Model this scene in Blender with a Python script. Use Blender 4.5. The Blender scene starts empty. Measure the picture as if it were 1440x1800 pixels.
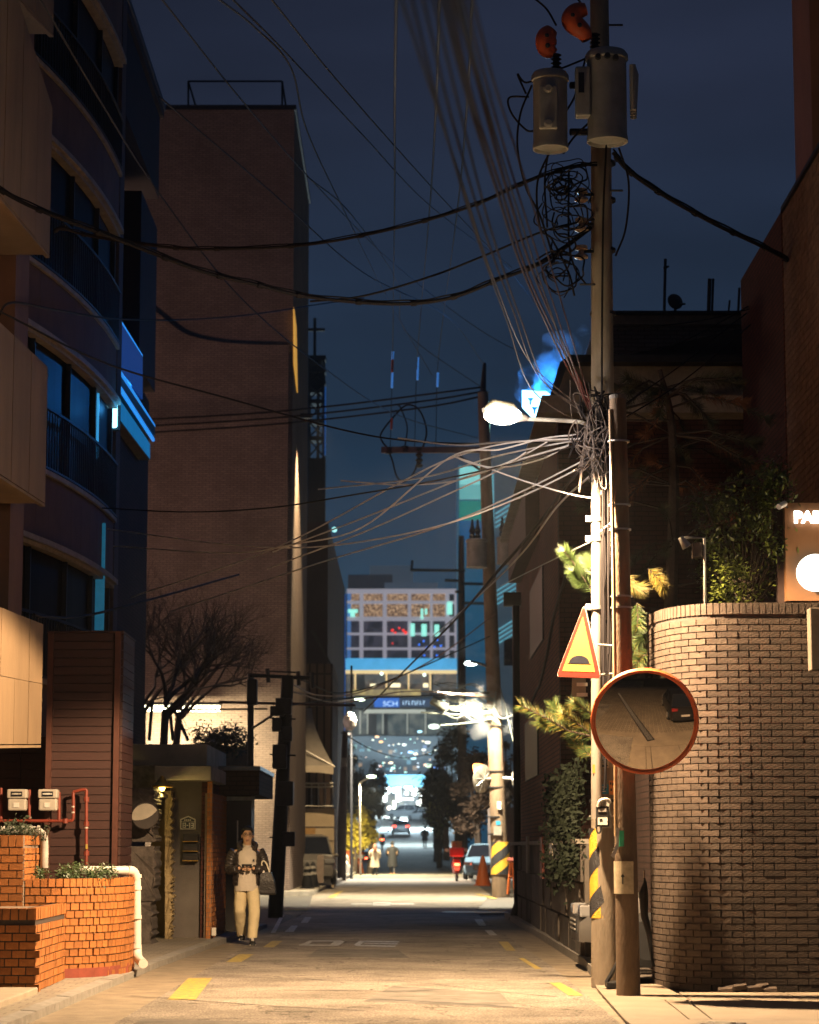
import bpy, bmesh, math, random
from mathutils import Vector, Matrix, noise as mnoise
random.seed(7)
R = math.radians
sc = bpy.context.scene
col = sc.collection
# ---------------------------------------------------------------- camera
CZ = 1.45; TH = math.atan(590/4250); CT, ST = math.cos(TH), math.sin(TH)
cam = bpy.data.cameras.new('camera'); camo = bpy.data.objects.new('camera', cam); col.objects.link(camo)
cam.sensor_fit = 'VERTICAL'; cam.sensor_height = 36; cam.lens = 85
cam.clip_start = .1; cam.clip_end = 6000
camo.location = (0, 0, CZ); camo.rotation_euler = (R(90)+TH, 0, 0)
cam.dof.use_dof = True; cam.dof.focus_distance = 28; cam.dof.aperture_fstop = 2.8
sc.camera = camo
# ---------------------------------------------------------------- world, moon, exposure
w = bpy.data.worlds.new('World'); sc.world = w; w.use_nodes = True
nt = w.node_tree; nt.nodes.clear()
out = nt.nodes.new('ShaderNodeOutputWorld'); bg = nt.nodes.new('ShaderNodeBackground')
sky = nt.nodes.new('ShaderNodeTexSky'); sky.sky_type = 'NISHITA'; sky.sun_disc = False
sky.sun_elevation = R(-4.5); sky.sun_rotation = R(10)
tcw = nt.nodes.new('ShaderNodeTexCoord'); sep = nt.nodes.new('ShaderNodeSeparateXYZ')
ramp = nt.nodes.new('ShaderNodeValToRGB')
e = ramp.color_ramp.elements
e[0].position = 0.0; e[0].color = (.0040, .026, .054, 1)
e[1].position = .40; e[1].color = (.0115, .0145, .0290, 1)
for pos, c in ((.06, (.0045, .028, .056, 1)), (.13, (.0045, .020, .044, 1)), (.2, (.0075, .0175, .038, 1)), (.30, (.0118, .0165, .034, 1))):
    q = ramp.color_ramp.elements.new(pos); q.color = c
nz = nt.nodes.new('ShaderNodeTexNoise'); nz.inputs['Scale'].default_value = 3.2; nz.inputs['Detail'].default_value = 5
mp = nt.nodes.new('ShaderNodeMapping'); mp.inputs['Scale'].default_value = (1, 1, 4)
mr = nt.nodes.new('ShaderNodeMapRange'); mr.inputs[1].default_value = .35; mr.inputs[2].default_value = .75
mr.inputs[3].default_value = .78; mr.inputs[4].default_value = 1.5
mul = nt.nodes.new('ShaderNodeVectorMath'); mul.operation = 'SCALE'
addn = nt.nodes.new('ShaderNodeVectorMath'); addn.operation = 'ADD'
ssc = nt.nodes.new('ShaderNodeVectorMath'); ssc.operation = 'SCALE'; ssc.inputs['Scale'].default_value = .05
L = nt.links.new
L(tcw.outputs['Generated'], sep.inputs[0]); L(sep.outputs['Z'], ramp.inputs[0])
L(tcw.outputs['Generated'], mp.inputs[0]); L(mp.outputs[0], nz.inputs['Vector']); L(nz.outputs['Fac'], mr.inputs[0])
L(ramp.outputs['Color'], mul.inputs[0]); L(mr.outputs[0], mul.inputs['Scale'])
L(sky.outputs[0], ssc.inputs[0]); L(ssc.outputs[0], addn.inputs[0]); L(mul.outputs[0], addn.inputs[1])
L(addn.outputs[0], bg.inputs['Color']); bg.inputs['Strength'].default_value = 1.15
L(bg.outputs[0], out.inputs['Surface'])
sl = bpy.data.lights.new('moon', 'SUN'); sl.energy = .004; sl.angle = R(12); sl.color = (.7, .8, 1)
slo = bpy.data.objects.new('moon', sl); col.objects.link(slo); slo.rotation_euler = (R(40), 0, R(-30))
sc.render.engine = 'CYCLES'
sc.view_settings.view_transform = 'Standard'; sc.view_settings.look = 'None'
sc.view_settings.exposure = 0; sc.view_settings.gamma = 1; sc.view_settings.use_curve_mapping = False
sc.cycles.max_bounces = 8; sc.cycles.sample_clamp_indirect = 3; sc.cycles.use_denoising = True
# ---------------------------------------------------------------- geometry helpers
def P(px, py, Y):
    u = (px-720)/4250; v = (900-py)/4250
    s = Y/(CT - v*ST)
    return Vector((u*s, Y, CZ + (ST+v*CT)*s))
def G(px, py, z=0.0):
    u = (px-720)/4250; v = (900-py)/4250
    s = (z-CZ)/(ST+v*CT)
    return Vector((u*s, (CT-v*ST)*s, z))
def ZH(py, Y): return P(720, py, Y).z
def XH(px, py, Y): return P(px, py, Y).x
def terr(Y):
    t = [(0, 0), (140, 0), (200, 1.25), (250, 2.9), (330, 6.2), (420, 10.5), (900, 34), (4000, 34)]
    for (a, h), (b, k) in zip(t, t[1:]):
        if a <= Y <= b: return h+(k-h)*(Y-a)/(b-a)
    return 0 if Y < 0 else 34

MATS = {}
def mat(name, colr, rough=.7, var=.25, scale=6, bump=.0, metal=0, emit=None, es=1, ctype='noise', rnd=0, bscale=None, spec=.4, c2=None, stretch=(1, 1, 1), trans=0):
    if name in MATS: return MATS[name]
    m = bpy.data.materials.new(name); m.use_nodes = True; n = m.node_tree; N = n.nodes; l = n.links.new
    b = N['Principled BSDF']; b.inputs['Roughness'].default_value = rough; b.inputs['Metallic'].default_value = metal
    b.inputs['Specular IOR Level'].default_value = spec
    tc = N.new('ShaderNodeTexCoord'); mpn = N.new('ShaderNodeMapping'); mpn.inputs['Scale'].default_value = stretch
    l(tc.outputs['Object'], mpn.inputs[0])
    no = N.new('ShaderNodeTexNoise'); no.inputs['Scale'].default_value = scale; no.inputs['Detail'].default_value = 6; no.inputs['Roughness'].default_value = .65
    l(mpn.outputs[0], no.inputs['Vector'])
    rp = N.new('ShaderNodeMapRange'); rp.inputs[1].default_value = .3; rp.inputs[2].default_value = .7
    l(no.outputs['Fac'], rp.inputs[0])
    mx = N.new('ShaderNodeMix'); mx.data_type = 'RGBA'
    c = tuple(colr); lo = tuple(x*(1-var) for x in c); hi = tuple(min(1, x*(1+var)) for x in c)
    if c2: lo, hi = c, tuple(c2)
    mx.inputs['A'].default_value = lo+(1,); mx.inputs['B'].default_value = hi+(1,)
    l(rp.outputs[0], mx.inputs['Factor']); cur = mx.outputs['Result']
    if rnd:
        oi = N.new('ShaderNodeObjectInfo'); r2 = N.new('ShaderNodeMapRange'); r2.inputs[3].default_value = 1-rnd; r2.inputs[4].default_value = 1+rnd*.6
        l(oi.outputs['Random'], r2.inputs[0]); vm = N.new('ShaderNodeVectorMath'); vm.operation = 'SCALE'
        l(cur, vm.inputs[0]); l(r2.outputs[0], vm.inputs['Scale']); cur = vm.outputs[0]
    l(cur, b.inputs['Base Color'])
    if bump:
        nb = N.new('ShaderNodeTexNoise'); nb.inputs['Scale'].default_value = bscale or scale*5; nb.inputs['Detail'].default_value = 4
        l(mpn.outputs[0], nb.inputs['Vector'])
        bp = N.new('ShaderNodeBump'); bp.inputs['Strength'].default_value = bump; bp.inputs['Distance'].default_value = .02
        l(nb.outputs['Fac'], bp.inputs['Height']); l(bp.outputs[0], b.inputs['Normal'])
    if emit:
        b.inputs['Emission Color'].default_value = tuple(emit)+(1,); b.inputs['Emission Strength'].default_value = es
    if trans: b.inputs['Transmission Weight'].default_value = trans
    MATS[name] = m; return m
def brickmat(name, c1, c2, cm, bw=.21, rh=.067, ms=.008, rough=.85, axis='auto', bias=0, off=.5, bump=.6):
    if name in MATS: return MATS[name]
    m = bpy.data.materials.new(name); m.use_nodes = True; n = m.node_tree; N = n.nodes; l = n.links.new
    b = N['Principled BSDF']; b.inputs['Roughness'].default_value = rough; b.inputs['Specular IOR Level'].default_value = .25
    tc = N.new('ShaderNodeTexCoord'); sp = N.new('ShaderNodeSeparateXYZ'); l(tc.outputs['Object'], sp.inputs[0])
    ad = N.new('ShaderNodeMath'); ad.operation = 'ADD'; l(sp.outputs[0], ad.inputs[0]); l(sp.outputs[1], ad.inputs[1])
    cb = N.new('ShaderNodeCombineXYZ')
    if axis == 'ground': l(sp.outputs[0], cb.inputs[0]); l(sp.outputs[1], cb.inputs[1])
    else: l(ad.outputs[0], cb.inputs[0]); l(sp.outputs[2], cb.inputs[1])
    bt = N.new('ShaderNodeTexBrick'); bt.inputs['Scale'].default_value = 1; bt.inputs['Brick Width'].default_value = bw; bt.inputs['Row Height'].default_value = rh
    bt.inputs['Mortar Size'].default_value = ms; bt.inputs['Mortar Smooth'].default_value = .1; bt.offset = off; bt.inputs['Bias'].default_value = bias
    bt.inputs['Color1'].default_value = tuple(c1)+(1,); bt.inputs['Color2'].default_value = tuple(c2)+(1,); bt.inputs['Mortar'].default_value = tuple(cm)+(1,)
    l(cb.outputs[0], bt.inputs['Vector'])
    no = N.new('ShaderNodeTexNoise'); no.inputs['Scale'].default_value = .5; no.inputs['Detail'].default_value = 8; no.inputs['Roughness'].default_value = .7
    l(tc.outputs['Object'], no.inputs['Vector'])
    mrr = N.new('ShaderNodeMapRange'); mrr.inputs[1].default_value = .3; mrr.inputs[2].default_value = .7; mrr.inputs[3].default_value = .75; mrr.inputs[4].default_value = 1.2
    l(no.outputs['Fac'], mrr.inputs[0]); vm = N.new('ShaderNodeVectorMath'); vm.operation = 'SCALE'
    l(bt.outputs['Color'], vm.inputs[0]); l(mrr.outputs[0], vm.inputs['Scale']); l(vm.outputs[0], b.inputs['Base Color'])
    bp = N.new('ShaderNodeBump'); bp.invert = True; bp.inputs['Strength'].default_value = bump; bp.inputs['Distance'].default_value = .015
    l(bt.outputs['Fac'], bp.inputs['Height']); l(bp.outputs[0], b.inputs['Normal'])
    MATS[name] = m; return m

class MB:
    def __init__(s): s.v = []; s.f = []
    def add(s, vs, fs):
        o = len(s.v); s.v += [tuple(a) for a in vs]; s.f += [tuple(i+o for i in f) for f in fs]; return s
    def hexa(s, p):   # p: 4 bottom ccw, 4 top ccw
        return s.add(p, [(3, 2, 1, 0), (4, 5, 6, 7), (0, 1, 5, 4), (1, 2, 6, 5), (2, 3, 7, 6), (3, 0, 4, 7)])
    def box(s, x0, x1, y0, y1, z0, z1):
        return s.hexa([(x0, y0, z0), (x1, y0, z0), (x1, y1, z0), (x0, y1, z0), (x0, y0, z1), (x1, y0, z1), (x1, y1, z1), (x0, y1, z1)])
    def obox(s, c, ax, ay, az, hx, hy, hz):   # oriented box
        c = Vector(c); ax = Vector(ax).normalized()*hx; ay = Vector(ay).normalized()*hy; az = Vector(az).normalized()*hz
        return s.hexa([c-ax-ay-az, c+ax-ay-az, c+ax+ay-az, c-ax+ay-az, c-ax-ay+az, c+ax-ay+az, c+ax+ay+az, c-ax+ay+az])
    def slab(s, pts, t):   # polygon pts extruded by vector t
        t = Vector(t); pts = [Vector(p) for p in pts]; n = len(pts)
        return s.add(pts+[p+t for p in pts], [tuple(range(n))[::-1], tuple(range(n, 2*n))]+[(i, (i+1) % n, (i+1) % n+n, i+n) for i in range(n)])
    def poly(s, pts): return s.add(pts, [tuple(range(len(pts)))])
    def tube(s, pts, r, n=6, caps=True):
        pts = [Vector(p) for p in pts]; m = len(pts)
        rr = r if isinstance(r, (list, tuple)) else [r]*m
        up = Vector((0, 0, 1)); vs = []; prev = None
        for i, p in enumerate(pts):
            d = (pts[min(i+1, m-1)]-pts[max(i-1, 0)])
            if d.length < 1e-9: d = Vector((0, 0, 1))
            d.normalize()
            if prev is None:
                a = d.cross(up) if abs(d.z) < .95 else d.cross(Vector((0, 1, 0)))
            else: a = prev - d*prev.dot(d)
            if a.length < 1e-6: a = d.orthogonal()
            a.normalize(); prev = a; b = d.cross(a)
            for k in range(n):
                t = 2*math.pi*k/n; vs.append(p+(a*math.cos(t)+b*math.sin(t))*rr[i])
        fs = [(i*n+k, i*n+(k+1) % n, (i+1)*n+(k+1) % n, (i+1)*n+k) for i in range(m-1) for k in range(n)]
        if caps: fs += [tuple(range(n))[::-1], tuple(range((m-1)*n, m*n))]
        return s.add(vs, fs)
    def lathe(s, c, prof, n=20, axis=(0, 0, 1)):   # prof: (r, h)
        c = Vector(c); A = Vector(axis).normalized(); a = A.orthogonal().normalized(); b = A.cross(a)
        vs = [c+A*h+(a*math.cos(2*math.pi*k/n)+b*math.sin(2*math.pi*k/n))*max(r, 1e-4) for r, h in prof for k in range(n)]
        m = len(prof)
        fs = [(i*n+k, i*n+(k+1) % n, (i+1)*n+(k+1) % n, (i+1)*n+k) for i in range(m-1) for k in range(n)]
        fs += [tuple(range(n))[::-1], tuple(range((m-1)*n, m*n))]
        return s.add(vs, fs)
    def ball(s, c, r, n=10, sc3=(1, 1, 1)):
        c = Vector(c); m = max(4, n//2); vs = []
        for i in range(m+1):
            t = math.pi*i/m
            for k in range(n):
                f = 2*math.pi*k/n
                vs.append(c+Vector((math.sin(t)*math.cos(f)*r*sc3[0], math.sin(t)*math.sin(f)*r*sc3[1], -math.cos(t)*r*sc3[2])))
        fs = [(i*n+k, i*n+(k+1) % n, (i+1)*n+(k+1) % n, (i+1)*n+k) for i in range(m) for k in range(n)]
        return s.add(vs, fs)
    def mesh(s, name, m=None, smooth=False):
        me = bpy.data.meshes.new(name); me.from_pydata(s.v, [], s.f); me.validate()
        if m: me.materials.append(m)
        if smooth:
            me.polygons.foreach_set('use_smooth', [True]*len(me.polygons))
            try: me.set_sharp_from_angle(angle=R(40))
            except Exception: pass
        me.update(); return me
    def build(s, name, m, parent=None, smooth=False, label=None, kind=None, bevel=0):
        o = bpy.data.objects.new(name, s.mesh(name, m, smooth)); link(o, parent)
        if label: o['label'] = label
        if kind: o['kind'] = kind
        if bevel:
            bv = o.modifiers.new('bevel', 'BEVEL'); bv.width = bevel; bv.segments = 2; bv.limit_method = 'ANGLE'
        return o
def wloc(p):
    M = Matrix.Identity(4); q = p
    while q is not None:
        M = Matrix.Translation(q.location) @ M if q.type == 'EMPTY' else M
        q = q.parent
    return M
def link(o, parent=None):
    col.objects.link(o)
    if parent is not None and parent is not False:
        o.parent = parent; o.matrix_parent_inverse = wloc(parent).inverted()
def tag(o, label, cat, group=None):
    o['label'] = label; o['category'] = cat
    if group: o['group'] = group
    return o
def thing(name, label, cat, loc=(0, 0, 0), group=None):
    o = bpy.data.objects.new(name, None); o.location = loc; o.empty_display_size = .2; col.objects.link(o)
    return tag(o, label, cat, group)
def struct(name, mb, m, smooth=False): return mb.build(name, m, kind='structure', smooth=smooth)
def copy_tree(o, delta, label=None, group=None):
    c = o.copy(); col.objects.link(c); c.location = Vector(o.location)+Vector(delta)
    if label: c['label'] = label
    if group: c['group'] = group
    def rec(src, dst):
        for ch in list(src.children):
            d = ch.copy(); col.objects.link(d); d.parent = dst; rec(ch, d)
    rec(o, c); return c
def inst(name, me, parent, loc, rot=(0, 0, 0), scale=None):
    o = bpy.data.objects.new(name, me); o.location = loc; o.rotation_euler = rot
    if scale: o.scale = scale
    link(o, parent); return o
def catmull(pts, k=8):
    pts = [Vector(p) for p in pts]
    if len(pts) < 3: return pts
    q = [pts[0]*2-pts[1]]+pts+[pts[-1]*2-pts[-2]]; o = []
    for i in range(1, len(q)-2):
        for j in range(k):
            t = j/k; a, b, c, d = q[i-1:i+3]
            o.append(.5*((2*b)+(c-a)*t+(2*a-5*b+4*c-d)*t*t+(3*b-a-3*c+d)*t**3))
    return o+[pts[-1]]
def sagline(a, b, sag, n=16):
    a = Vector(a); b = Vector(b)
    return [a.lerp(b, i/n)-Vector((0, 0, sag*4*(i/n)*(1-i/n))) for i in range(n+1)]
# brick walls: individual bricks along a plan path
def brick_wall(root, path, z0, z1, m, mm, bw=.19, bh=.057, mo=.01, depth=.09, limit=290, cap=False, ztop=None, zbot=None, key=None, skip=None, proud=.006, capm=None, jit=.003, cap_h=.1):
    path = [Vector((p[0], p[1], 0)) for p in path]
    seg = [0]
    for a, b in zip(path, path[1:]): seg.append(seg[-1]+(b-a).length)
    tot = seg[-1]
    def at(s):
        s = min(max(s, 0), tot)
        for i in range(len(path)-1):
            if s <= seg[i+1]+1e-9:
                t = (s-seg[i])/(seg[i+1]-seg[i]); p = path[i].lerp(path[i+1], t); d = (path[i+1]-path[i]).normalized(); return p, d
        return path[-1], (path[-1]-path[-2]).normalized()
    zt = ztop or (lambda s: z1); zb = zbot or (lambda s: z0)
    # backing (mortar), inner side to the left of the path direction
    mb = MB(); n = max(2, int(tot/.08)); A = []; 
    for i in range(n+1):
        s = tot*i/n; p, d = at(s); a2, d2 = at(s-.05); a3, d3 = at(s+.05); d = (d2+d3).normalized(); nin = Vector((-d.y, d.x, 0))
        f = p+nin*.008; k = p+nin*(depth+.05)
        A.append((f, k, zb(s)-.02, zt(s)-.004))
    vs = []; fs = []
    for f, k, za, zc in A: vs += [(f.x, f.y, za), (f.x, f.y, zc), (k.x, k.y, zc), (k.x, k.y, za)]
    for i in range(n):
        a = i*4; b = a+4
        fs += [(a, b, b+1, a+1), (a+1, b+1, b+2, a+2), (a+2, b+2, b+3, a+3), (a+3, b+3, b, a)]
    fs += [(0, 1, 2, 3), (n*4+3, n*4+2, n*4+1, n*4)]
    mb.add(vs, fs).build('mortar', mm, root)
    # bricks
    me = MB().box(-bw/2, bw/2, 0, depth, -bh/2, bh/2).mesh('brick', m)
    L = []; row = 0; z = z0+bh/2
    while z < z1+.001:
        off = (row % 2)*(bw+mo)/2; s = -off+bw/2
        while s < tot+bw/2:
            a = max(s-bw/2, 0); b = min(s+bw/2, tot)
            if b-a > bw*.25:
                sm = (a+b)/2
                topz = zt(sm)-(cap_h+mo if cap else 0)
                if z+bh/2 <= topz+.002 and z-bh/2 >= zb(sm)-.03 and not (skip and skip(sm, z)):
                    L.append((sm, z, (b-a)/bw, 1, 0))
            s += bw+mo
        z += bh+mo; row += 1
    if cap:
        s = bh/2
        while s < tot:
            L.append((s, zt(s)-cap_h/2, bh/bw, cap_h/bh, 1)); s += bh+mo
    if key: L.sort(key=lambda q: -key(*at(q[0])[0][:2], q[1]))
    rest = MB(); cnt = 0
    for s, z, fx, fz, cp in L:
        p, d = at(s); nin = Vector((-d.y, d.x, 0)); rz = math.atan2(d.y, d.x)
        j = random.uniform(-jit, jit); q = p-nin*(proud+j)
        if cnt < limit:
            o = inst('brick', me, root, (q.x, q.y, z), (0, 0, rz), (fx, 1, fz)); cnt += 1
        else:
            rest.obox(Vector((q.x, q.y, z))+nin*depth/2, d, nin, (0, 0, 1), bw/2*fx, depth/2, bh/2*fz)
    if rest.v: rest.build('brick_courses', m, root, kind='stuff')
# foliage: leaf quads in clumps
def leaves(mb, c, rad, n, ls, clumps=14, cr=.35, seed=0, flat=1):
    rnd = random.Random(seed); c = Vector(c); cl = []
    for _ in range(clumps):
        while 1:
            p = Vector((rnd.uniform(-1, 1), rnd.uniform(-1, 1), rnd.uniform(-1, 1)))
            if p.length < 1: break
        cl.append((Vector((p.x*rad[0], p.y*rad[1], p.z*rad[2])), rnd.uniform(.6, 1.2)*cr))
    for _ in range(n):
        q, r = rnd.choice(cl); d = Vector((rnd.gauss(0, 1), rnd.gauss(0, 1), rnd.gauss(0, 1)))*r*.62
        p = c+q+Vector((d.x*rad[0], d.y*rad[1], d.z*rad[2])) if False else c+q+d
        a = Vector((rnd.gauss(0, 1), rnd.gauss(0, 1), rnd.gauss(0, .7))).normalized(); b = a.orthogonal().normalized()
        s = ls*rnd.uniform(.6, 1.3)
        mb.add([p-a*s, p-b*s*.42, p+a*s, p+b*s*.42], [(0, 1, 2, 3)])
def branch(mb, p, d, ln, r, depth, rnd, spread=.6, n=4, up=.1, tips=None):
    pts = [Vector(p)]; dd = Vector(d).normalized(); k = 4
    for i in range(k):
        dd = (dd+Vector((rnd.gauss(0, .14), rnd.gauss(0, .14), rnd.gauss(0, .14)+up*.3))).normalized(); pts.append(pts[-1]+dd*ln/k)
    mb.tube(pts, [r*(1-.45*i/k) for i in range(k+1)], 5 if r > .012 else 3, caps=False)
    if tips is not None and depth <= 1: tips += pts[2:]
    if depth > 0:
        for j in range(n):
            q = pts[rnd.choice([2, 3, 4, 4])] if j else pts[-1]
            nd = (dd+Vector((rnd.gauss(0, spread), rnd.gauss(0, spread), rnd.gauss(0, spread)*.8+up))).normalized()
            branch(mb, q, nd, ln*rnd.uniform(.55, .85), r*rnd.uniform(.45, .62), depth-1, rnd, spread, n, up, tips)
def skin(name, joints, edges, m, parent=None, sub=2, root=0, label=None):
    me = bpy.data.meshes.new(name); me.from_pydata([j[0] for j in joints], edges, [])
    me.materials.append(m)
    o = bpy.data.objects.new(name, me); link(o, parent)
    md = o.modifiers.new('skin', 'SKIN'); md.use_smooth_shade = True
    if not me.skin_vertices: me.attributes.new  # created by modifier below
    if len(me.skin_vertices) == 0:
        bm = bmesh.new(); bm.from_mesh(me); bm.verts.layers.skin.verify(); bm.to_mesh(me); bm.free()
    for i, j in enumerate(joints):
        r = j[1]; me.skin_vertices[0].data[i].radius = (r, r) if not isinstance(r, tuple) else r
        me.skin_vertices[0].data[i].use_root = (i == root)
    s = o.modifiers.new('subsurf', 'SUBSURF'); s.levels = s.render_levels = sub
    if label: o['label'] = label
    return o
def text_obj(body, name, m, parent, loc, rot, size, ext=.01, alignx='LEFT', sx=1, bev=0, off=0):
    cu = bpy.data.curves.new(name, 'FONT'); cu.body = body; cu.size = size; cu.extrude = ext; cu.align_x = alignx
    cu.bevel_depth = bev; cu.offset = off; cu.materials.append(m)
    t_ = bpy.data.objects.new(name, cu); col.objects.link(t_); dg = bpy.context.evaluated_depsgraph_get(); dg.update()
    me = bpy.data.meshes.new_from_object(t_.evaluated_get(dg)); bpy.data.objects.remove(t_)
    o = bpy.data.objects.new(name, me); o.location = loc; o.rotation_euler = rot; o.scale = (sx, 1, 1); link(o, parent); return o
def lamp(kind, name, loc, energy, colr, parent=None, size=.3, rot=(0, 0, 0), spot=None, blend=.5):
    l = bpy.data.lights.new(name, kind); l.energy = energy; l.color = colr
    if kind == 'AREA': l.size = size; l.shape = 'DISK'
    else: l.shadow_soft_size = size
    if spot: l.spot_size = R(spot); l.spot_blend = blend
    o = bpy.data.objects.new(name, l); o.location = loc; o.rotation_euler = rot
    link(o, parent); return o
# ---------------------------------------------------------------- materials
asph = mat('asphalt', (.24, .21, .175), .92, .38, .8, .8, bscale=160, spec=.15)
asph2 = mat('asphalt_dark', (.08, .075, .07), .75, .3, 1.5, .5, bscale=200, spec=.35)
conc = mat('concrete', (.25, .225, .19), .85, .28, 2.2, .35, bscale=60)
concd = mat('concrete_dark', (.12, .11, .10), .85, .3, 2.5, .3, bscale=50)
kerbm = mat('kerb_stone', (.24, .225, .2), .8, .25, 8, .3)
yellp = mat('yellow_paint', (.42, .31, .05), .6, .35, 9, .2)
whitep = mat('white_paint', (.55, .53, .48), .6, .35, 14, .2)
for pm in (yellp, whitep):
    n = pm.node_tree; b_ = n.nodes['Principled BSDF']; src = b_.inputs['Base Color'].links[0].from_socket
    no = n.nodes.new('ShaderNodeTexNoise'); no.inputs['Scale'].default_value = 16; no.inputs['Detail'].default_value = 8; no.inputs['Roughness'].default_value = .75; tcp = n.nodes.new('ShaderNodeTexCoord'); n.links.new(tcp.outputs['Object'], no.inputs['Vector'])
    mr_ = n.nodes.new('ShaderNodeMapRange'); mr_.inputs[1].default_value = .47; mr_.inputs[2].default_value = .60; n.links.new(no.outputs['Fac'], mr_.inputs[0])
    mx_ = n.nodes.new('ShaderNodeMix'); mx_.data_type = 'RGBA'; mx_.inputs['B'].default_value = (.20, .17, .12, 1); n.links.new(src, mx_.inputs['A']); n.links.new(mr_.outputs[0], mx_.inputs['Factor']); n.links.new(mx_.outputs['Result'], b_.inputs['Base Color'])
mort = mat('mortar', (.20, .15, .11), .9, .2, 20)
mortd = mat('mortar_dark', (.055, .042, .036), .9, .2, 20)
orbr = mat('orange_brick', (.34, .125, .030), .75, .22, 14, .35, rnd=.22)
drbr = mat('brown_brick', (.088, .064, .046), .8, .45, 10, .4, bscale=70, rnd=.34, c2=(.045, .030, .023))
slatm = mat('red_brown_siding', (.045, .017, .013), .6, .25, 8, .2, rnd=.14, stretch=(1, 1, 12))
slatt = mat('red_brown_trim', (.08, .028, .018), .55, .2, 8)
panelm = mat('travertine_panel', (.17, .115, .065), .75, .2, 1.6, .25, bscale=30, rnd=.1, stretch=(1, 1, .35))
panel2 = mat('dull_panel', (.125, .068, .04), .75, .22, 1.5, .2, rnd=.08)
steel = mat('galvanised_steel', (.45, .43, .4), .45, .15, 20, metal=.7)
darkm = mat('dark_metal', (.02, .02, .022), .5, .2, 8, metal=.3)
blackm = mat('black_rubber', (.012, .012, .013), .6, .2, 9)
pvc = mat('white_pvc', (.62, .58, .52), .4, .08, 5)
polec = mat('pole_concrete', (.19, .155, .115), .85, .25, 7, .4, bscale=70, stretch=(1, 1, .25))
polew = mat('pole_concrete_brown', (.14, .095, .06), .85, .3, 6, .5, bscale=60, stretch=(1, 1, .3))
stonem = mat('rough_stone', (.085, .07, .06), .9, .5, 7, 1.0, bscale=14)
stoney = mat('tan_stone', (.30, .23, .12), .9, .4, 12, 1.0, bscale=22)
glassd = mat('dark_glass', (.010, .012, .018), .09, .2, 2, spec=.22)
glassb = mat('window_glass', (.03, .035, .045), .1, .2, 2, spec=.6)
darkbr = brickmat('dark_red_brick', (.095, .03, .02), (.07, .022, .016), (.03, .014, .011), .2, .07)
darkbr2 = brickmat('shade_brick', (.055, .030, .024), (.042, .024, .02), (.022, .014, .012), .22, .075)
towbr = brickmat('tower_brick', (.19, .140, .115), (.15, .112, .094), (.095, .068, .058), .22, .07, .010, bump=.6)
litbr = brickmat('tan_brick', (.21, .14, .10), (.16, .105, .08), (.08, .055, .045), .3, .09, .012)
# ---------------------------------------------------------------- ground
def gp(*p): return [G(a, b) for a, b in p]
def sheet(pts, z=0): return [Vector((p.x, p.y, z)) for p in pts]
g = MB(); Ys = [-60, 0, 40, 90, 140, 170, 200, 225, 250, 290, 330, 375, 420, 600, 900, 4000]
for a, b in zip(Ys, Ys[1:]):
    g.poly([(-1500, a, terr(a)-.02), (1500, a, terr(a)-.02), (1500, b, terr(b)-.02), (-1500, b, terr(b)-.02)])
struct('ground', g, mat('ground_earth', (.06, .055, .05), .9, .3, .5, .3))
# road: left and right edge by Y
edge = [(-5, -2.5, 1.75), (20, -2.45, 1.75), (30, -2.45, 1.75), (40, -2.4, 1.62), (52, -2.35, 1.5), (58, -2.4, 1.6), (76, -3.0, 2.5), (90, -2.9, 2.6), (140, -2.9, 3.0)]
rd = MB()
def rough(p, k): return p
for (a, l0, r0), (b, l1, r1) in zip(edge, edge[1:]):
    n = max(1, int((b-a)/1.0)) if a < 60 else 4
    for i in range(n):
        t0, t1 = i/n, (i+1)/n; ya, yb = a+(b-a)*t0, a+(b-a)*t1
        w0 = .03*mnoise.noise((ya, 0, 0)); w1 = .03*mnoise.noise((yb, 0, 0))
        rd.poly([(l0+(l1-l0)*t0+w0, ya, .004), (r0+(r1-r0)*t0-w0, ya, .004), (r0+(r1-r0)*t1-w1, yb, .004), (l0+(l1-l0)*t1+w1, yb, .004)])
for a, b in zip(Ys[4:13], Ys[5:13]):
    rd.poly([(-3.2, a, terr(a)+.004), (3.6, a, terr(a)+.004), (3.6, b, terr(b)+.004), (-3.2, b, terr(b)+.004)])
# asphalt material with patches, cracks and wear
m = asph; N = m.node_tree.nodes; l = m.node_tree.links.new
b_ = N['Principled BSDF']; tc = N.new('ShaderNodeTexCoord')
vo = N.new('ShaderNodeTexVoronoi'); vo.feature = 'DISTANCE_TO_EDGE'; vo.inputs['Scale'].default_value = .55
nw = N.new('ShaderNodeTexNoise'); nw.inputs['Scale'].default_value = 2.2; nw.inputs['Detail'].default_value = 7
ml = N.new('ShaderNodeVectorMath'); ml.operation = 'MULTIPLY_ADD'; ml.inputs[1].default_value = (.9, .9, .9)
l(tc.outputs['Object'], nw.inputs['Vector']); l(nw.outputs['Color'], ml.inputs[0]); l(tc.outputs['Object'], ml.inputs[2]); l(ml.outputs[0], vo.inputs['Vector'])
cr = N.new('ShaderNodeMapRange'); cr.inputs[1].default_value = 0; cr.inputs[2].default_value = .014; cr.inputs[3].default_value = .35; cr.inputs[4].default_value = 1
l(vo.outputs['Distance'], cr.inputs[0])
sp_ = N.new('ShaderNodeTexNoise'); sp_.inputs['Scale'].default_value = 55; sp_.inputs['Detail'].default_value = 3; l(tc.outputs['Object'], sp_.inputs['Vector'])
sm = N.new('ShaderNodeMapRange'); sm.inputs[1].default_value = .35; sm.inputs[2].default_value = .7; sm.inputs[3].default_value = .45; sm.inputs[4].default_value = 1.75
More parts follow.
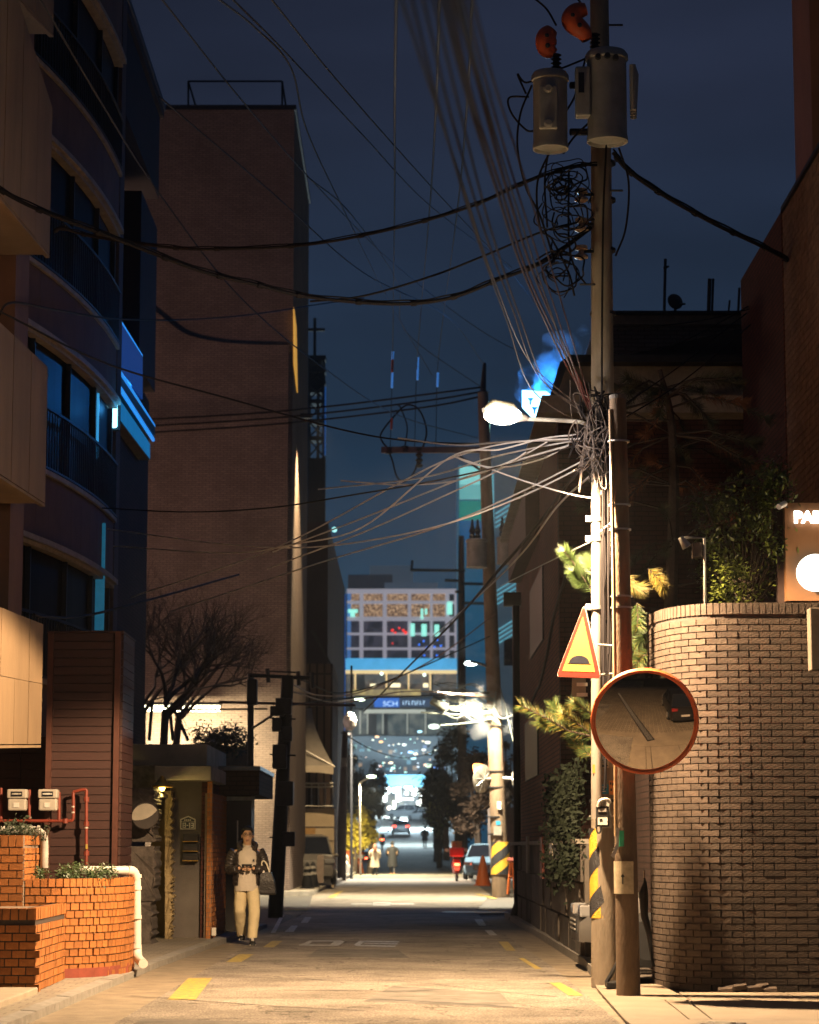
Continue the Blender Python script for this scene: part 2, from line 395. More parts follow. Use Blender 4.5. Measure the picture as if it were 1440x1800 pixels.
l(sp_.outputs['Fac'], sm.inputs[0]); mm_ = N.new('ShaderNodeMath'); mm_.operation = 'MULTIPLY'; l(cr.outputs[0], mm_.inputs[0]); l(sm.outputs[0], mm_.inputs[1])
src = b_.inputs['Base Color'].links[0].from_socket; vv = N.new('ShaderNodeVectorMath'); vv.operation = 'SCALE'
l(src, vv.inputs[0]); l(mm_.outputs[0], vv.inputs['Scale']); l(vv.outputs[0], b_.inputs['Base Color'])
struct('road', rd, asph)
# cross street
cs = MB(); cs.poly([(-60, 57.5, -.004), (-2.0, 57.5, -.004), (-2.0, 74.5, -.004), (-60, 74.5, -.004)])
cs.poly([(1.0, 57, -.008), (40, 57, -.008), (40, 73, -.008), (1.0, 73, -.008)])
struct('side_street', cs, mat('side_street_asphalt', (.085, .078, .07), .8, .3, 1.5, .4, bscale=150))
# gutters (concrete strips flush beside the asphalt)
gt = MB()
for a, b in ((-5, 20), (20, 30), (30, 38.7), (38.7, 52)):
    kl = {-5: -3.25, 20: -3.2, 30: -3.08, 38.7: -2.8, 52: -2.5}; gt.poly([(kl[a], a, -.004), (-2.3, a, -.004), (-2.3, b, -.004), (kl[b], b, -.004)])
    kr = {-5: 1.9, 20: 1.98, 30: 2.14, 38.7: 2.1, 52: 2.0}; gt.poly([(1.4, a, -.004), (kr[a], a, -.004), (kr[b], b, -.004), (1.4, b, -.004)])
struct('gutter', gt, mat('gutter_concrete', (.22, .18, .13), .85, .3, 3, .6, bscale=90))
# pavements
pav = MB()
def pave(mb, outer, inner_x, z, a, b): pass
KL = [(-5, -3.25), (20, -3.2), (26, -3.13), (30, -3.08), (38.7, -2.8), (45, -2.62)]
lp = MB()
for (a, xa), (b, xb) in zip(KL, KL[1:]):
    za = .05+.0*a; lp.hexa([(-9, a, -.2), (xa-.14, a, -.2), (xb-.14, b, -.2), (-9, b, -.2), (-9, a, .12), (xa-.14, a, .07), (xb-.14, b, .07), (-9, b, .12)])
struct('left_pavement', lp, brickmat('paving_tile', (.27, .24, .19), (.23, .2, .165), (.13, .11, .09), .2, .2, .006, axis='ground', bump=.3))
def kerb_run(name, pts, z, wdt, side, m=kerbm, step=1.0):
    n = 0
    root = bpy.data.objects.new(name, None); col.objects.link(root); root['kind'] = 'structure'
    for (a, xa), (b, xb) in zip(pts, pts[1:]):
        k = max(1, int((b-a)/step))
        for i in range(k):
            y0 = a+(b-a)*i/k+.004; y1 = a+(b-a)*(i+1)/k-.004; x0 = xa+(xb-xa)*i/k; x1 = xa+(xb-xa)*(i+1)/k; dz = random.uniform(-.004, .004)
            MB().hexa([(x0-wdt if side < 0 else x0, y0, -.1), (x0 if side < 0 else x0+wdt, y0, -.1), (x1 if side < 0 else x1+wdt, y1, -.1), (x1-wdt if side < 0 else x1, y1, -.1),
                       (x0-wdt if side < 0 else x0, y0, z+dz), (x0 if side < 0 else x0+wdt, y0, z+dz-.01), (x1 if side < 0 else x1+wdt, y1, z+dz-.01), (x1-wdt if side < 0 else x1, y1, z+dz)]).build('kerb_stone', m, root)
kerb_run('left_kerb', [(19, -3.2), (26, -3.13), (30, -3.08), (38.7, -2.8), (45, -2.62)], .08, .14, -1)
kerb_run('right_kerb', [(25.9, 2.0), (30, 2.14), (38.7, 2.1), (51.5, 2.0)], .10, .14, 1)
rp_ = MB(); rp_.hexa([(2.2, 26.4, -.2), (9, 26.4, -.2), (9, 51.5, -.2), (2.1, 51.5, -.2), (2.2, 26.4, .06), (9, 26.4, .06), (9, 51.5, .06), (2.1, 51.5, .06)])
struct('right_pavement', rp_, brickmat('paving_dark', (.12, .10, .085), (.10, .085, .07), (.05, .045, .04), .3, .3, .008, axis='ground', bump=.3))
# foreground forecourt, right: cast slabs with ring grip marks
fm = mat('forecourt_concrete', (.21, .17, .125), .8, .2, 1.4, .3, bscale=80)
n = fm.node_tree; N = n.nodes; l = n.links.new; b_ = N['Principled BSDF']; tc = N.new('ShaderNodeTexCoord')
vo = N.new('ShaderNodeTexVoronoi'); vo.inputs['Scale'].default_value = 4.5; vo.inputs['Randomness'].default_value = 0; vo.voronoi_dimensions = '2D'
l(tc.outputs['Object'], vo.inputs['Vector']); rr = N.new('ShaderNodeValToRGB'); el = rr.color_ramp.elements
el[0].position = .22; el[0].color = (1, 1, 1, 1); el[1].position = .28; el[1].color = (.25, .25, .25, 1)
for q, c in ((.34, .25), (.40, 1)): x = el.new(q); x.color = (c, c, c, 1)
l(vo.outputs['Distance'], rr.inputs[0]); src = b_.inputs['Base Color'].links[0].from_socket
sx = N.new('ShaderNodeSeparateXYZ'); l(tc.outputs['Object'], sx.inputs[0]); lt = N.new('ShaderNodeMath'); lt.operation = 'LESS_THAN'; lt.inputs[1].default_value = 19.5; l(sx.outputs[1], lt.inputs[0])
mx = N.new('ShaderNodeMix'); mx.data_type = 'RGBA'; mx.inputs['A'].default_value = (1, 1, 1, 1); l(lt.outputs[0], mx.inputs['Factor']); l(rr.outputs[0], mx.inputs['B'])
mv = N.new('ShaderNodeVectorMath'); mv.operation = 'MULTIPLY'; l(src, mv.inputs[0]); l(mx.outputs['Result'], mv.inputs[1]); l(mv.outputs[0], b_.inputs['Base Color'])
fc = bpy.data.objects.new('forecourt', None); col.objects.link(fc); fc['kind'] = 'structure'
def slabp(pts): MB().slab([(x, y, .008) for x, y in pts], (0, 0, .022)).build('slab', fm, fc, bevel=.004)
A = [G(1040, 1742), G(1105, 1800)]
xa0, ya0 = G(1040, 1741)[:2]; 
slabp([(1.80, 20.6), (2.33, 20.6), (2.40, 23.2), (1.92, 25.3)])
slabp([(1.93, 25.32), (2.41, 23.22), (2.66, 23.2), (2.62, 25.9), (1.95, 25.9)])
slabp([(2.345, 20.6), (2.52, 20.6), (2.60, 23.18), (2.415, 23.18)])
slabp([(2.535, 20.6), (3.7, 20.6), (3.7, 24.4), (2.675, 24.4)])
slabp([(3.715, 20.6), (5.3, 20.6), (5.3, 24.4), (3.715, 24.4)])
slabp([(-.6, 15.2), (1.79, 15.2), (1.79, 19.9), (-.6, 19.9)])
slabp([(1.80, 15.2), (8, 15.2), (8, 20.58), (1.80, 20.58)])
slabp([(-2.4, 5), (8, 5), (8, 15.15), (-2.4, 15.15)])
# trench drain across the forecourt behind the photographer side of the mirror
dr = thing('trench_drain', 'long narrow metal drain grate running across the concrete forecourt', 'drain', (3, 15, 0))
MB().obox((.75, 15.35, .032), (.38, 1, 0), (-1, .38, 0), (0, 0, 1), 5.15, .18, .004).build('channel', darkm, dr)
gb = MB().box(-.12, .12, -.012, .012, 0, .012).mesh('grate_bar', steel)
for i in range(146):
    t = -5.1+i*.07; v = Vector((.75, 15.35, .036))+Vector((.38, 1, 0)).normalized()*t; inst('grate_bar', gb, dr, v, (0, 0, math.atan2(1, .38)-R(90)))
# road markings
def mark(name, pts, m, z=.008, label=None):
    mb = MB(); mb.poly([G(a, b, z) for a, b in pts]); o = mb.build(name, m, kind='structure'); return o
YM = [[(294, 1757), (344, 1757), (373, 1719), (331, 1719)], [(397, 1691), (424, 1691), (447, 1677), (421, 1677)], [(462, 1665), (482, 1665), (497, 1654), (478, 1654)],
      [(965, 1727), (986, 1727), (1026, 1750), (1001, 1750)], [(911, 1684), (920, 1684), (953, 1703), (941, 1703)], [(876, 1655), (893, 1655), (907, 1671), (890, 1671)],
      [(575, 1578), (586, 1578), (604, 1566), (597, 1566)], [(540, 1600), (500, 1600), (501, 1598), (541, 1598)], [(833, 1571), (842, 1571), (876, 1579), (868, 1580)]]
for p in YM: mark('yellow_dash', p, yellp)
for p in [[(500, 1638), (516, 1638), (524, 1627), (513, 1627)], [(529, 1622), (541, 1622), (548, 1612), (536, 1612)], [(834, 1616), (848, 1616), (855, 1627), (842, 1627)], [(852, 1635), (864, 1635), (875, 1644), (861, 1644)],
          [(618, 1589.5), (728, 1589.5), (728, 1588), (618, 1588)], [(656, 1591.5), (686, 1591.5), (687, 1586), (656, 1586)]]: mark('white_dash', p, whitep)
# worn lettering on the road: a closed loop with stems, and a three-barred comb
lt1 = MB()
def gq(pts, z=.008): lt1.poly([G(a, b, z) for a, b in pts])
gq([(545, 1653), (600, 1653), (606, 1655), (548, 1655)]); gq([(525, 1660), (597, 1661), (594, 1662.5), (526, 1662)]); gq([(545, 1653), (552, 1653), (541, 1661), (526, 1661)]); gq([(588, 1654), (606, 1655), (596, 1662), (580, 1661)])
gq([(633, 1653.5), (702, 1655), (702, 1656.5), (632, 1655)]); gq([(640, 1657), (700, 1658.5), (698, 1659.8), (640, 1658.2)]); gq([(624, 1661), (697, 1662.5), (694, 1664), (626, 1662.8)]); gq([(632, 1653.5), (642, 1654), (632, 1662), (622, 1661)])
lt1.build('road_lettering', whitep, kind='structure')
# dark seams / patch joints on the asphalt
sm_ = MB()
for pts in ([(300, 1712), (560, 1722), (700, 1724), (890, 1744), (980, 1752)], [(230, 1750), (480, 1768), (640, 1776)], [(640, 1768), (655, 1757), (780, 1762), (900, 1770), (935, 1776), (945, 1788)], [(500, 1740), (690, 1742), (760, 1741)], [(580, 1725), (590, 1712), (605, 1700)]):
    q = catmull([G(a, b, .0085) for a, b in pts], 8)
    for a, b in zip(q, q[1:]):
        wv = .018+.016*abs(mnoise.noise(a*3)); sm_.poly([a+Vector((0, -wv, 0)), b+Vector((0, -wv, 0)), b+Vector((0, wv, 0)), a+Vector((0, wv, 0))])
sm_.build('tar_seam', mat('tar', (.018, .016, .015), .6), kind='structure')
pt_ = MB(); 
for pts in ([(690, 1733), (880, 1745), (905, 1772), (640, 1760)], [(560, 1668), (700, 1670), (720, 1684), (540, 1682)], [(250, 1790), (430, 1796), (480, 1800), (235, 1800)]): pt_.poly([G(a, b, .0062) for a, b in pts])
pt_.build('asphalt_patch', mat('asphalt_patch', (.17, .155, .135), .9, .4, 2.5, .8, bscale=120, spec=.15), kind='structure')
mh = thing('manhole_cover', 'round iron manhole cover in the lit road at the junction', 'manhole', G(845, 1604))
c = G(835, 1604, .006); MB().lathe(c, [(.75, 0), (.75, .012), (.6, .012), (.6, .006), (.57, .006), (.57, .014), (0, .014)], 28).build('cover', steel, mh)
# corner island at the far side of the junction, left, and far pavements
MB().hexa([(-7, 74.6, -.1), (-3.35, 74.6, -.1), (-2.95, 76, -.1), (-7, 76, -.1), (-7, 74.6, .13), (-3.35, 74.6, .13), (-2.95, 76, .13), (-7, 76, .13)]).hexa([(-7, 76, -.1), (-2.95, 76, -.1), (-2.95, 138, -.1), (-7, 138, -.1), (-7, 76, .13), (-2.95, 76, .13), (-2.95, 138, .13), (-7, 138, .13)]).build('far_left_pavement', conc, kind='structure')
MB().box(3.1, 9, 80, 138, -.1, .1).build('far_right_pavement', concd, kind='structure')
# parking apron left, behind the walking man
MB().poly([(-9, 45, .004), (-2.5, 45, .004), (-2.35, 57.5, .004), (-9, 57.5, .004)]).build('apron', asph2, kind='structure')
mark('white_line', [(476, 1640), (484, 1640), (500, 1608), (494, 1608)], whitep, .012)
# ---------------------------------------------------------------- street lamp on the near pole (key light)
WARM = (1.0, .67, .37)
LX, LY, LZ = P(884, 727, 24.38)
sl_ = thing('street_lamp', 'bright warm street lamp on a long arm from the near utility pole', 'street lamp', (LX, LY, LZ))
arm = catmull([P(1046, 762, 25.4), P(1030, 745, 25.2), P(1000, 740, 25.2), P(960, 738, 25.1), P(920, 736, 25.0)], 6)
MB().tube(arm, .022, 8).build('arm', mat('lamp_grey', (.3, .28, .25), .5), sl_)
MB().tube([P(925, 735, 25.0), P(912, 733, 24.95), P(896, 723, 24.9), P(865, 718, 24.85), P(850, 722, 24.8)], [.03, .06, .10, .10, .03], 12).build('lamp_head', mat('lamp_grey', (.3, .28, .25), .5), sl_, smooth=True)
MB().ball((LX, LY, LZ-.02), .13, 14, (1.5, 1, .72)).build('lamp_bowl', mat('lamp_glow', (1, .9, .7), .3, emit=(1, .80, .5), es=120), sl_, smooth=True)
lamp('SPOT', 'bulb', (LX, LY, LZ-.22), 8800, WARM, sl_, .10, spot=150, blend=.10)
lamp('POINT', 'bulb_side_glow', (LX-.02, LY-.05, LZ-.17), 130, (.95, .85, .85), sl_, .06)
# second street lamp: cool white, behind the steam by the second pole
S2 = P(828, 1166, 70.4)
s2 = thing('street_lamp', 'cool white street lamp glowing behind steam beside the second utility pole', 'street lamp', S2)
MB().tube(catmull([P(864, 1176, 74), P(848, 1168, 71.5), P(828, 1163, 69)]), .04, 6).build('arm', steel, s2)
MB().ball(S2, .13, 12, (1.5, 1, .6)).build('lamp_bowl', mat('cool_glow', (1, 1, 1), .3, emit=(.8, 1, .9), es=14), s2, smooth=True)
lamp('SPOT', 'bulb', S2-Vector((0, 0, .3)), 14000, (1, .86, .60), s2, .2, spot=124, blend=.2)
# third: slim lamp post by the far trees
b3 = Vector((P(634, 1500, 129).x, 129, 0)); t3 = P(632, 1376, b3.y)
s3 = thing('street_lamp', 'slim grey lamp post with short arm in front of the yellow lit tree', 'street lamp', b3)
MB().tube([b3, t3], .055, 8).build('post', steel, s3); e3 = P(653, 1365, b3.y)
MB().tube([t3, P(642, 1370, b3.y), e3], .05, 6).build('arm', steel, s3)
MB().ball(e3, .13, 10, (2, 1, .6)).build('lamp_bowl', mat('cool_glow2', (1, 1, 1), .3, emit=(.85, 1, .7), es=9), s3, smooth=True)
lamp('SPOT', 'bulb', e3-Vector((0, 0, .35)), 11000, (1, .85, .5), s3, .2, spot=160)
# lamps whose pools of light show on the far road: on the pole past the awning
s4b = Vector((-3.6, 112, 0)); s4 = thing('street_lamp', 'street lamp on a thin dark pole beyond the corner awning', 'street lamp', s4b)
MB().tube([s4b, s4b+Vector((0, 0, 8.2))], .07, 8).build('post', blackm, s4)
MB().tube([s4b+Vector((0, 0, 8.1)), s4b+Vector((1.2, 0, 8.3))], .04, 6).build('arm', steel, s4)
MB().ball(s4b+Vector((1.3, 0, 8.25)), .16, 10, (1.6, 1, .5)).build('lamp_bowl', mat('cool_glow2', (1, 1, 1), .3), s4, smooth=True)
lamp('SPOT', 'bulb', s4b+Vector((1.3, 0, 7.9)), 22000, (1, .9, .72), s4, .2, spot=150)
# added globe lamp, unseen behind the corner house, to brighten the tall brick block
gq_ = Vector((-12.5, 62, 0)); gl5 = thing('fill_globe_lamp', 'added unseen globe lamp brightening the brick block from the side street', 'lamp', gq_)
MB().tube([gq_, gq_+Vector((0, 0, 8.6))], .07, 8).build('post', darkm, gl5); MB().ball(gq_+Vector((0, 0, 8.9)), .25, 14).build('globe', mat('globe_glow', (1, .8, .6), .4, emit=(1, .6, .35), es=8), gl5, smooth=True)
lamp('POINT', 'bulb', gq_+Vector((.5, 1.2, 8.9)), 2000, (1, .56, .40), gl5, 1.3)
# wall lamp between the stone balcony boxes, just left of the picture
wq_ = Vector((-5.1, 24.0, 7.75)); wl5 = thing('wall_lamp', 'warm wall lamp under the upper stone balcony box at the left edge', 'lamp', wq_)
MB().lathe(wq_, [(.05, .12), (.12, .05), (.14, -.02)], 14).build('cowl', darkm, wl5); MB().ball(wq_-Vector((0, 0, .05)), .08, 10).build('bulb_glass', mat('globe_glow', (1, .8, .6)), wl5)
lamp('POINT', 'bulb', wq_-Vector((-.1, 0, .14)), 55, (1, .46, .2), wl5, .08)
# ================================================================ LEFT SIDE
# ---------- orange brick planters
pl = thing('brick_planter', 'curved orange brick planter with bushy plants on top and a white pipe at its end', 'planter', (-3.5, 27, 0))
pp = [(XH(px, 1600, Y), Y) for px, Y in ((44, 26.08), (80, 26.1), (110, 26.16), (140, 26.3), (168, 26.5), (192, 26.75), (212, 27.1), (226, 27.5), (234, 28), (236, 28.7))]
brick_wall(pl, pp, .06, 1.12, orbr, mort, bw=.098, bh=.069, mo=.012, depth=.07, limit=295, cap=True, proud=.013, jit=.005, cap_h=.085, zbot=lambda s: .0)
MB().slab([(x, y, 1.06) for x, y in pp]+[(-4.6, 28.7, 1.06), (-4.6, 26.1, 1.06)], (0, 0, .02)).build('soil', mat('soil', (.04, .03, .02), .95, .4, 9, .6), pl)
MB().slab([(x+.012, y-.014, .0) for x, y in pp]+[(-4.6, 28.7, 0), (-4.6, 26.1, 0)], (0, 0, .17)).build('plinth', mat('red_plinth', (.22, .05, .03), .8), pl)
pb = thing('brick_planter', 'taller orange brick planter behind and left of the curved one', 'planter', (-4.3, 26, 0))
brick_wall(pb, [(XH(-25, 1500, 25.95), 25.95), (XH(41, 1500, 25.95), 25.95)], .0, 1.58, orbr, mort, bw=.16, bh=.069, mo=.012, depth=.07, limit=180, cap=True, cap_h=.12)
brick_wall(pb, [(XH(41, 1500, 25.95)+.001, 26.03), (XH(68, 1500, 27.5), 27.5)], 1.1, 1.58, orbr, mort, bw=.2, bh=.06, mo=.012, depth=.07, limit=80, cap=True, cap_h=.1)
MB().box(-6, -4.2, 26.1, 27.6, 1.3, 1.52).build('soil', MATS['soil'], pb)
pc = thing('brick_pier', 'low shaded brick pier in the bottom left corner above the pale step', 'pier', (-3.8, 24, 0))
brick_wall(pc, [(XH(-40, 1650, 23.6), 23.6), (XH(62, 1650, 23.6), 23.6), (XH(66, 1650, 24.0), 25.9)], .0, .87, orbr, mortd, bw=.125, bh=.068, mo=.012, depth=.08, limit=200, cap=True, cap_h=.11)
MB().box(-4.6, XH(58, 1650, 23.6)-.12, 23.72, 25.8, .6, .84).build('core', mort, pc)
st = MB().box(-5.5, XH(64, 1740, 23.4), 15, 23.5, -.05, .13).build('stone_step', mat('pale_stone', (.34, .29, .22), .7, .15, 3, .2), bevel=.012); tag(st, 'pale stone step below the shaded brick pier, bottom left', 'step')
# plants on planters
def tuft(name, label, c, rad, n, ls, m, seed, clumps=10, cr=.09):
    mb = MB(); leaves(mb, c, rad, n, ls, clumps, cr, seed)
    rnd = random.Random(seed)
    t = thing(name, label, 'plant', (c[0], c[1], c[2]-.1)); mb.build('foliage', m, t)
    s = MB()
    for _ in range(14):
        x = c[0]+rnd.uniform(-1, 1)*rad[0]; y = c[1]+rnd.uniform(-1, 1)*rad[1]
        s.tube([(x, y, c[2]-.12), (x+rnd.uniform(-.05, .05), y, c[2]+rnd.uniform(0, .12))], .004, 3)
    s.build('stems', mat('twig', (.09, .06, .035), .8), t)
leafg = mat('leaf_green', (.045, .075, .025), .5, .45, 3, spec=.5, rnd=.2)
leafd = mat('leaf_dark', (.03, .042, .022), .55, .4, 3, spec=.4)
q = P(118, 1534, 26.7); tuft('planter_plant', 'leafy low plants trailing over the curved brick planter', (q.x, 26.75, 1.17), (.50, .35, .05), 1500, .022, leafg, 3, 22, .07)
q = P(40, 1452, 26.6); tuft('planter_plant', 'dark weeds on top of the taller brick planter by the grey pipe', (q.x, 26.6, 1.64), (.3, .3, .06), 500, .025, leafd, 4)
# pvc pipes
pr = thing('drain_pipe', 'long white PVC pipe bending down at the right end of the planter', 'pipe', P(240, 1690, 28.3))
pth = [P(140, 1530, 27.8), P(200, 1530, 27.9), P(224, 1530, 28.0)]
el_ = catmull([P(224, 1530, 28), P(235, 1533, 28.05), P(240, 1545, 28.08)], 6)
MB().tube(pth, .05, 14).build('pipe_run', pvc, pr, smooth=True); MB().tube(el_, .056, 14).build('elbow', pvc, pr, smooth=True)
MB().tube([P(240, 1545, 28.08), P(241, 1668, 28.1)], .05, 14).build('downpipe', pvc, pr, smooth=True)
for y_ in (1540, 1561, 1612, 1664): MB().tube([P(240.3, y_-3, 28.08), P(240.3, y_+3, 28.08)], .058, 14).build('collar', pvc, pr, smooth=True)
MB().tube(catmull([P(241, 1668, 28.1), P(243, 1684, 28.0), P(252, 1694, 27.7)], 6), .054, 14).build('outlet', pvc, pr, smooth=True)
pr2 = thing('drain_pipe', 'short grey PVC pipe elbow on the taller brick planter', 'pipe', P(78, 1520, 27.2))
MB().tube(catmull([P(-10, 1459, 26.9), P(40, 1459, 27), P(62, 1460, 27), P(74, 1466, 27.05), P(78, 1480, 27.1), P(78, 1526, 27.1)], 6), .045, 14).build('pipe_run', mat('grey_pvc', (.35, .33, .3), .45), pr2, smooth=True)
MB().tube([P(70, 1459, 27), P(66, 1459, 27)], .052, 14).build('collar', MATS['grey_pvc'], pr2)
# ---------- red-brown timber screen tower
tw = thing('timber_screen', 'tall red-brown slatted timber screen tower left of the gate', 'screen', P(150, 1520, 31))
zt = ZH(1112, 31)
x0, x1 = XH(83, 1300, 31), XH(205, 1300, 31)
MB().box(x0+.05, x1-.02, 31.06, 32.4, 0, zt-.02).build('frame', darkm, tw)
pitch = .109; z = .05; sl0 = MB().box(-(x1-x0)/2+.06, (x1-x0)/2-.05, 0, .03, 0, pitch-.009).mesh('slat', slatm)
while z < zt-.05:
    inst('slat', sl0, tw, ((x0+x1)/2, 31.02+random.uniform(-.004, .004), z)); z += pitch
sl1 = MB().box(0, .03, -.62, .62, 0, pitch-.009).mesh('slat', slatm); z = .05
while z < zt-.05:
    inst('slat', sl1, tw, (x1+.03, 31.72, z)); z += pitch
for xx in (x0+.025, x1+.0): MB().box(xx-.035, xx+.035, 30.97, 31.05, 0, zt+.01).build('corner_post', slatt, tw)
MB().box(x0-.03, x1+.07, 30.98, 32.42, zt, zt+.02).build('top_rail', slatm, tw)
# lower-left siding wall with gas meters
sw = thing('siding_wall', 'dark red siding wall carrying the gas meters and pipes, far left', 'wall', P(40, 1480, 32))
x2 = XH(-40, 1400, 32); x3 = XH(80, 1400, 32)
MB().box(x2, x3+.5, 32.05, 32.3, 0, ZH(1300, 32)).build('backing', mat('wall_maroon', (.05, .022, .02), .8), sw)
s0 = MB().box(0, (x3-x2)*.62, 0, .03, 0, .1).mesh('slat', slatm); z = 0.05
while z < ZH(1300, 32):
    if not (ZH(1432, 32) < z < ZH(1385, 32)-.05): inst('slat', s0, sw, (x2, 32.0, z)); inst('slat', s0, sw, (x2+(x3-x2)*.64, 32.0, z))
    z += .11
redp = mat('red_pipe', (.20, .035, .018), .5, .2, 6)
gm = thing('gas_pipe', 'red gas pipework with white bands running beside the meters', 'pipe', P(100, 1440, 30.85))
for pts in ([(52, 1388), (52, 1440)], [(-10, 1443), (105, 1443)], [(104, 1392), (104, 1443)], [(105, 1443), (122, 1443), (129, 1436), (129, 1392)], [(129, 1392), (150, 1388), (152, 1400), (152, 1450)], [(152, 1450), (152, 1520)], [(2, 1385), (2, 1440)]):
    MB().tube(catmull([P(a, b, 30.85) for a, b in pts], 4), .02, 8).build('pipe_run', redp, gm, smooth=True)
for a, b in ((129, 1418), (129, 1428), (152, 1455)): MB().tube([P(a, b-1.2, 30.85), P(a, b+1.2, 30.85)], .0225, 8).build('white_band', pvc, gm)
for a, b in ((152, 1405), (152, 1448), (152, 1500), (115, 1443)): MB().tube([P(a, b-4, 30.85), P(a, b+4, 30.85)], .035, 8).build('valve', redp, gm)
plate = P(152, 1488, 30.78); MB().box(plate.x-.012, plate.x+.012, 30.80, 30.828, plate.z-.03, plate.z+.03).build('arrow_plate', yellp, gm)
mcas = mat('meter_casing', (.42, .38, .32), .5, .1, 6)
def meter(px, label):
    c = P(px, 1407, 30.80); t = thing('gas_meter', label, 'meter', c, 'gas meters on the siding wall')
    MB().box(c.x-.115, c.x+.115, 30.70, 30.85, c.z-.13, c.z+.02).build('body', mcas, t, bevel=.02)
    MB().box(c.x-.125, c.x+.125, 30.68, 30.85, c.z+.022, c.z+.14).build('hood', mcas, t, bevel=.02)
    MB().box(c.x-.07, c.x+.07, 30.67, 30.70, c.z+.05, c.z+.11).build('window', glassd, t)
    MB().box(c.x-.06, c.x+.06, 30.665, 30.68, c.z+.07, c.z+.09).build('counter', whitep, t)
    MB().box(c.x-.04, c.x+.03, 30.69, 30.702, c.z-.09, c.z-.03).build('seal_label', pvc, t)
meter(32, 'grey gas meter, the left one of the pair on the siding'); meter(86, 'grey gas meter, the right one nearer the red riser pipes')
# ---------- apartment building with stone clad balcony boxes and bowed facade
ap = thing('apartment_building', 'apartment block with stone balcony boxes and bowed glazed bays filling the left edge', 'building', (-6, 34, 0))
def wallbox(ptop_l, ptop_r, pbot_r, pbot_l, Yn, Yf, panels, rows=1):
    # street-facing face from near (left in picture) to far (right); panel grid then soffit and body
    a = P(*ptop_l, Yn); b = P(*ptop_r, Yf); c = P(*pbot_r, Yf); d = P(*pbot_l, Yn)
    xb = (b.x+c.x)/2; a.x = d.x = xb-.12; b.x = c.x = xb
    inn = Vector((-2.5, 0, 0))
    body = MB(); o = Vector((-.03, 0, 0))
    body.hexa([d+o+inn, d+o, c+o, c+o+inn, a+o+inn, a+o, b+o, b+o+inn]); body.build('balcony_box', panelm, ap)
    for i in range(panels):
        for j in range(rows):
            t0 = i/panels+.003; t1 = (i+1)/panels-.003; s0 = j/rows+.002; s1 = (j+1)/rows-.002
            def Q(t, s): return a.lerp(b, t).lerp(d.lerp(c, t), s)
            e = Vector((random.uniform(-.004, .004), 0, 0))
            MB().slab([Q(t0, s0)+e, Q(t1, s0)+e, Q(t1, s1)+e, Q(t0, s1)+e], (-.028, 0, 0)).build('panel', panelm, ap)
    MB().slab([d+Vector((-.0, 0, -.01)), c+Vector((0, 0, -.01)), c+Vector((-.05, 0, -.01)), d+Vector((-.05, 0, -.01))], (0, 0, -.03)).build('drip_edge', panelm, ap)
wallbox((-30, 1045), (77, 1097), (72, 1308), (-30, 1309), 24.2, 28.4, 5, 2)
wallbox((-30, 525), (84, 645), (80, 885), (-30, 800), 24.2, 28.4, 4, 1)
wallbox((-60, -250), (93, 190), (88, 448), (-30, 270), 23.5, 28.4, 5, 1)
wallbox((-60, -700), (96, -60), (95, 60), (-30, -90), 23.5, 28.4, 4, 1)
# recessed wall behind boxes
# bowed facade: arc in plan, bands of spandrels, glass and railings
def arcx(Y): return -4.88 - .0165*(Y-39)**2 if Y < 39 else -4.88
Yarc = [29.6+i*.62 for i in range(17)]
def band(za, zb, m, name, off=0, thick=.12, yy=None):
    yy = yy or Yarc; mb = MB(); 
    for y0, y1 in zip(yy, yy[1:]):
        mb.hexa([(arcx(y0)+off-thick, y0, za), (arcx(y0)+off, y0, za), (arcx(y1)+off, y1, za), (arcx(y1)+off-thick, y1, za), (arcx(y0)+off-thick, y0, zb), (arcx(y0)+off, y0, zb), (arcx(y1)+off, y1, zb), (arcx(y1)+off-thick, y1, zb)])
    return mb.build(name, m, ap)
zs = [ZH(1022, 39), ZH(702, 39), ZH(398, 39), ZH(95, 39)]   # window heads at the far silhouette
FH = 2.9
flo = 0
for k, zh in enumerate(zs):
    zsill = zh-1.95
    # spandrel panels above window head up to next sill
    up = (zs[k+1]-1.95) if k < 3 else zh+6
    for i, (y0, y1) in enumerate(zip(Yarc, Yarc[1:])):
        MB().hexa([(arcx(y0)-.1, y0+.006, zh+.06), (arcx(y0), y0+.006, zh+.06), (arcx(y1), y1-.006, zh+.06), (arcx(y1)-.1, y1-.006, zh+.06), (arcx(y0)-.1, y0+.006, up), (arcx(y0), y0+.006, up), (arcx(y1), y1-.006, up), (arcx(y1)-.1, y1-.006, up)]).build('panel', panel2, ap)
    band(zh, zh+.08, mat('head_mould', (.33, .25, .17), .6), 'head_moulding', .09, .2)
    band(zh-.06, zh, MATS['head_mould'], 'inner_moulding', .03, .14)
    yw = [y for y in Yarc if 31.5 < y]
    band(zsill, zh-.06, mat('facade_glass', (.010, .010, .011), .4, .2, 2, spec=.05), 'glazing', -.12, .05, yw)
    band(zsill, zh-.06, panel2, 'pier', -.03, .1, Yarc[:4])
    for j in range(0, len(yw), 3):
        y = yw[j]; MB().box(arcx(y)-.13, arcx(y)-.05, y-.03, y+.03, zsill, zh-.06).build('mullion', darkm, ap)
    # railing
    band(zsill+.92, zsill+.96, darkm, 'hand_rail', .06, .05, yw); band(zsill+.06, zsill+.09, darkm, 'bottom_rail', .06, .04, yw)
    rb = MB(); y = yw[0]
    while y < yw[-1]: rb.box(arcx(y)+.02, arcx(y)+.04, y-.009, y+.009, zsill+.06, zsill+.94); y += .13
    rb.build('railing_bars', darkm, ap, kind='stuff')
    band(zsill-.02, zsill+.05, MATS['head_mould'], 'sill', .05, .2)
band(0, zs[0]-1.95-.02, panel2, 'base_wall')
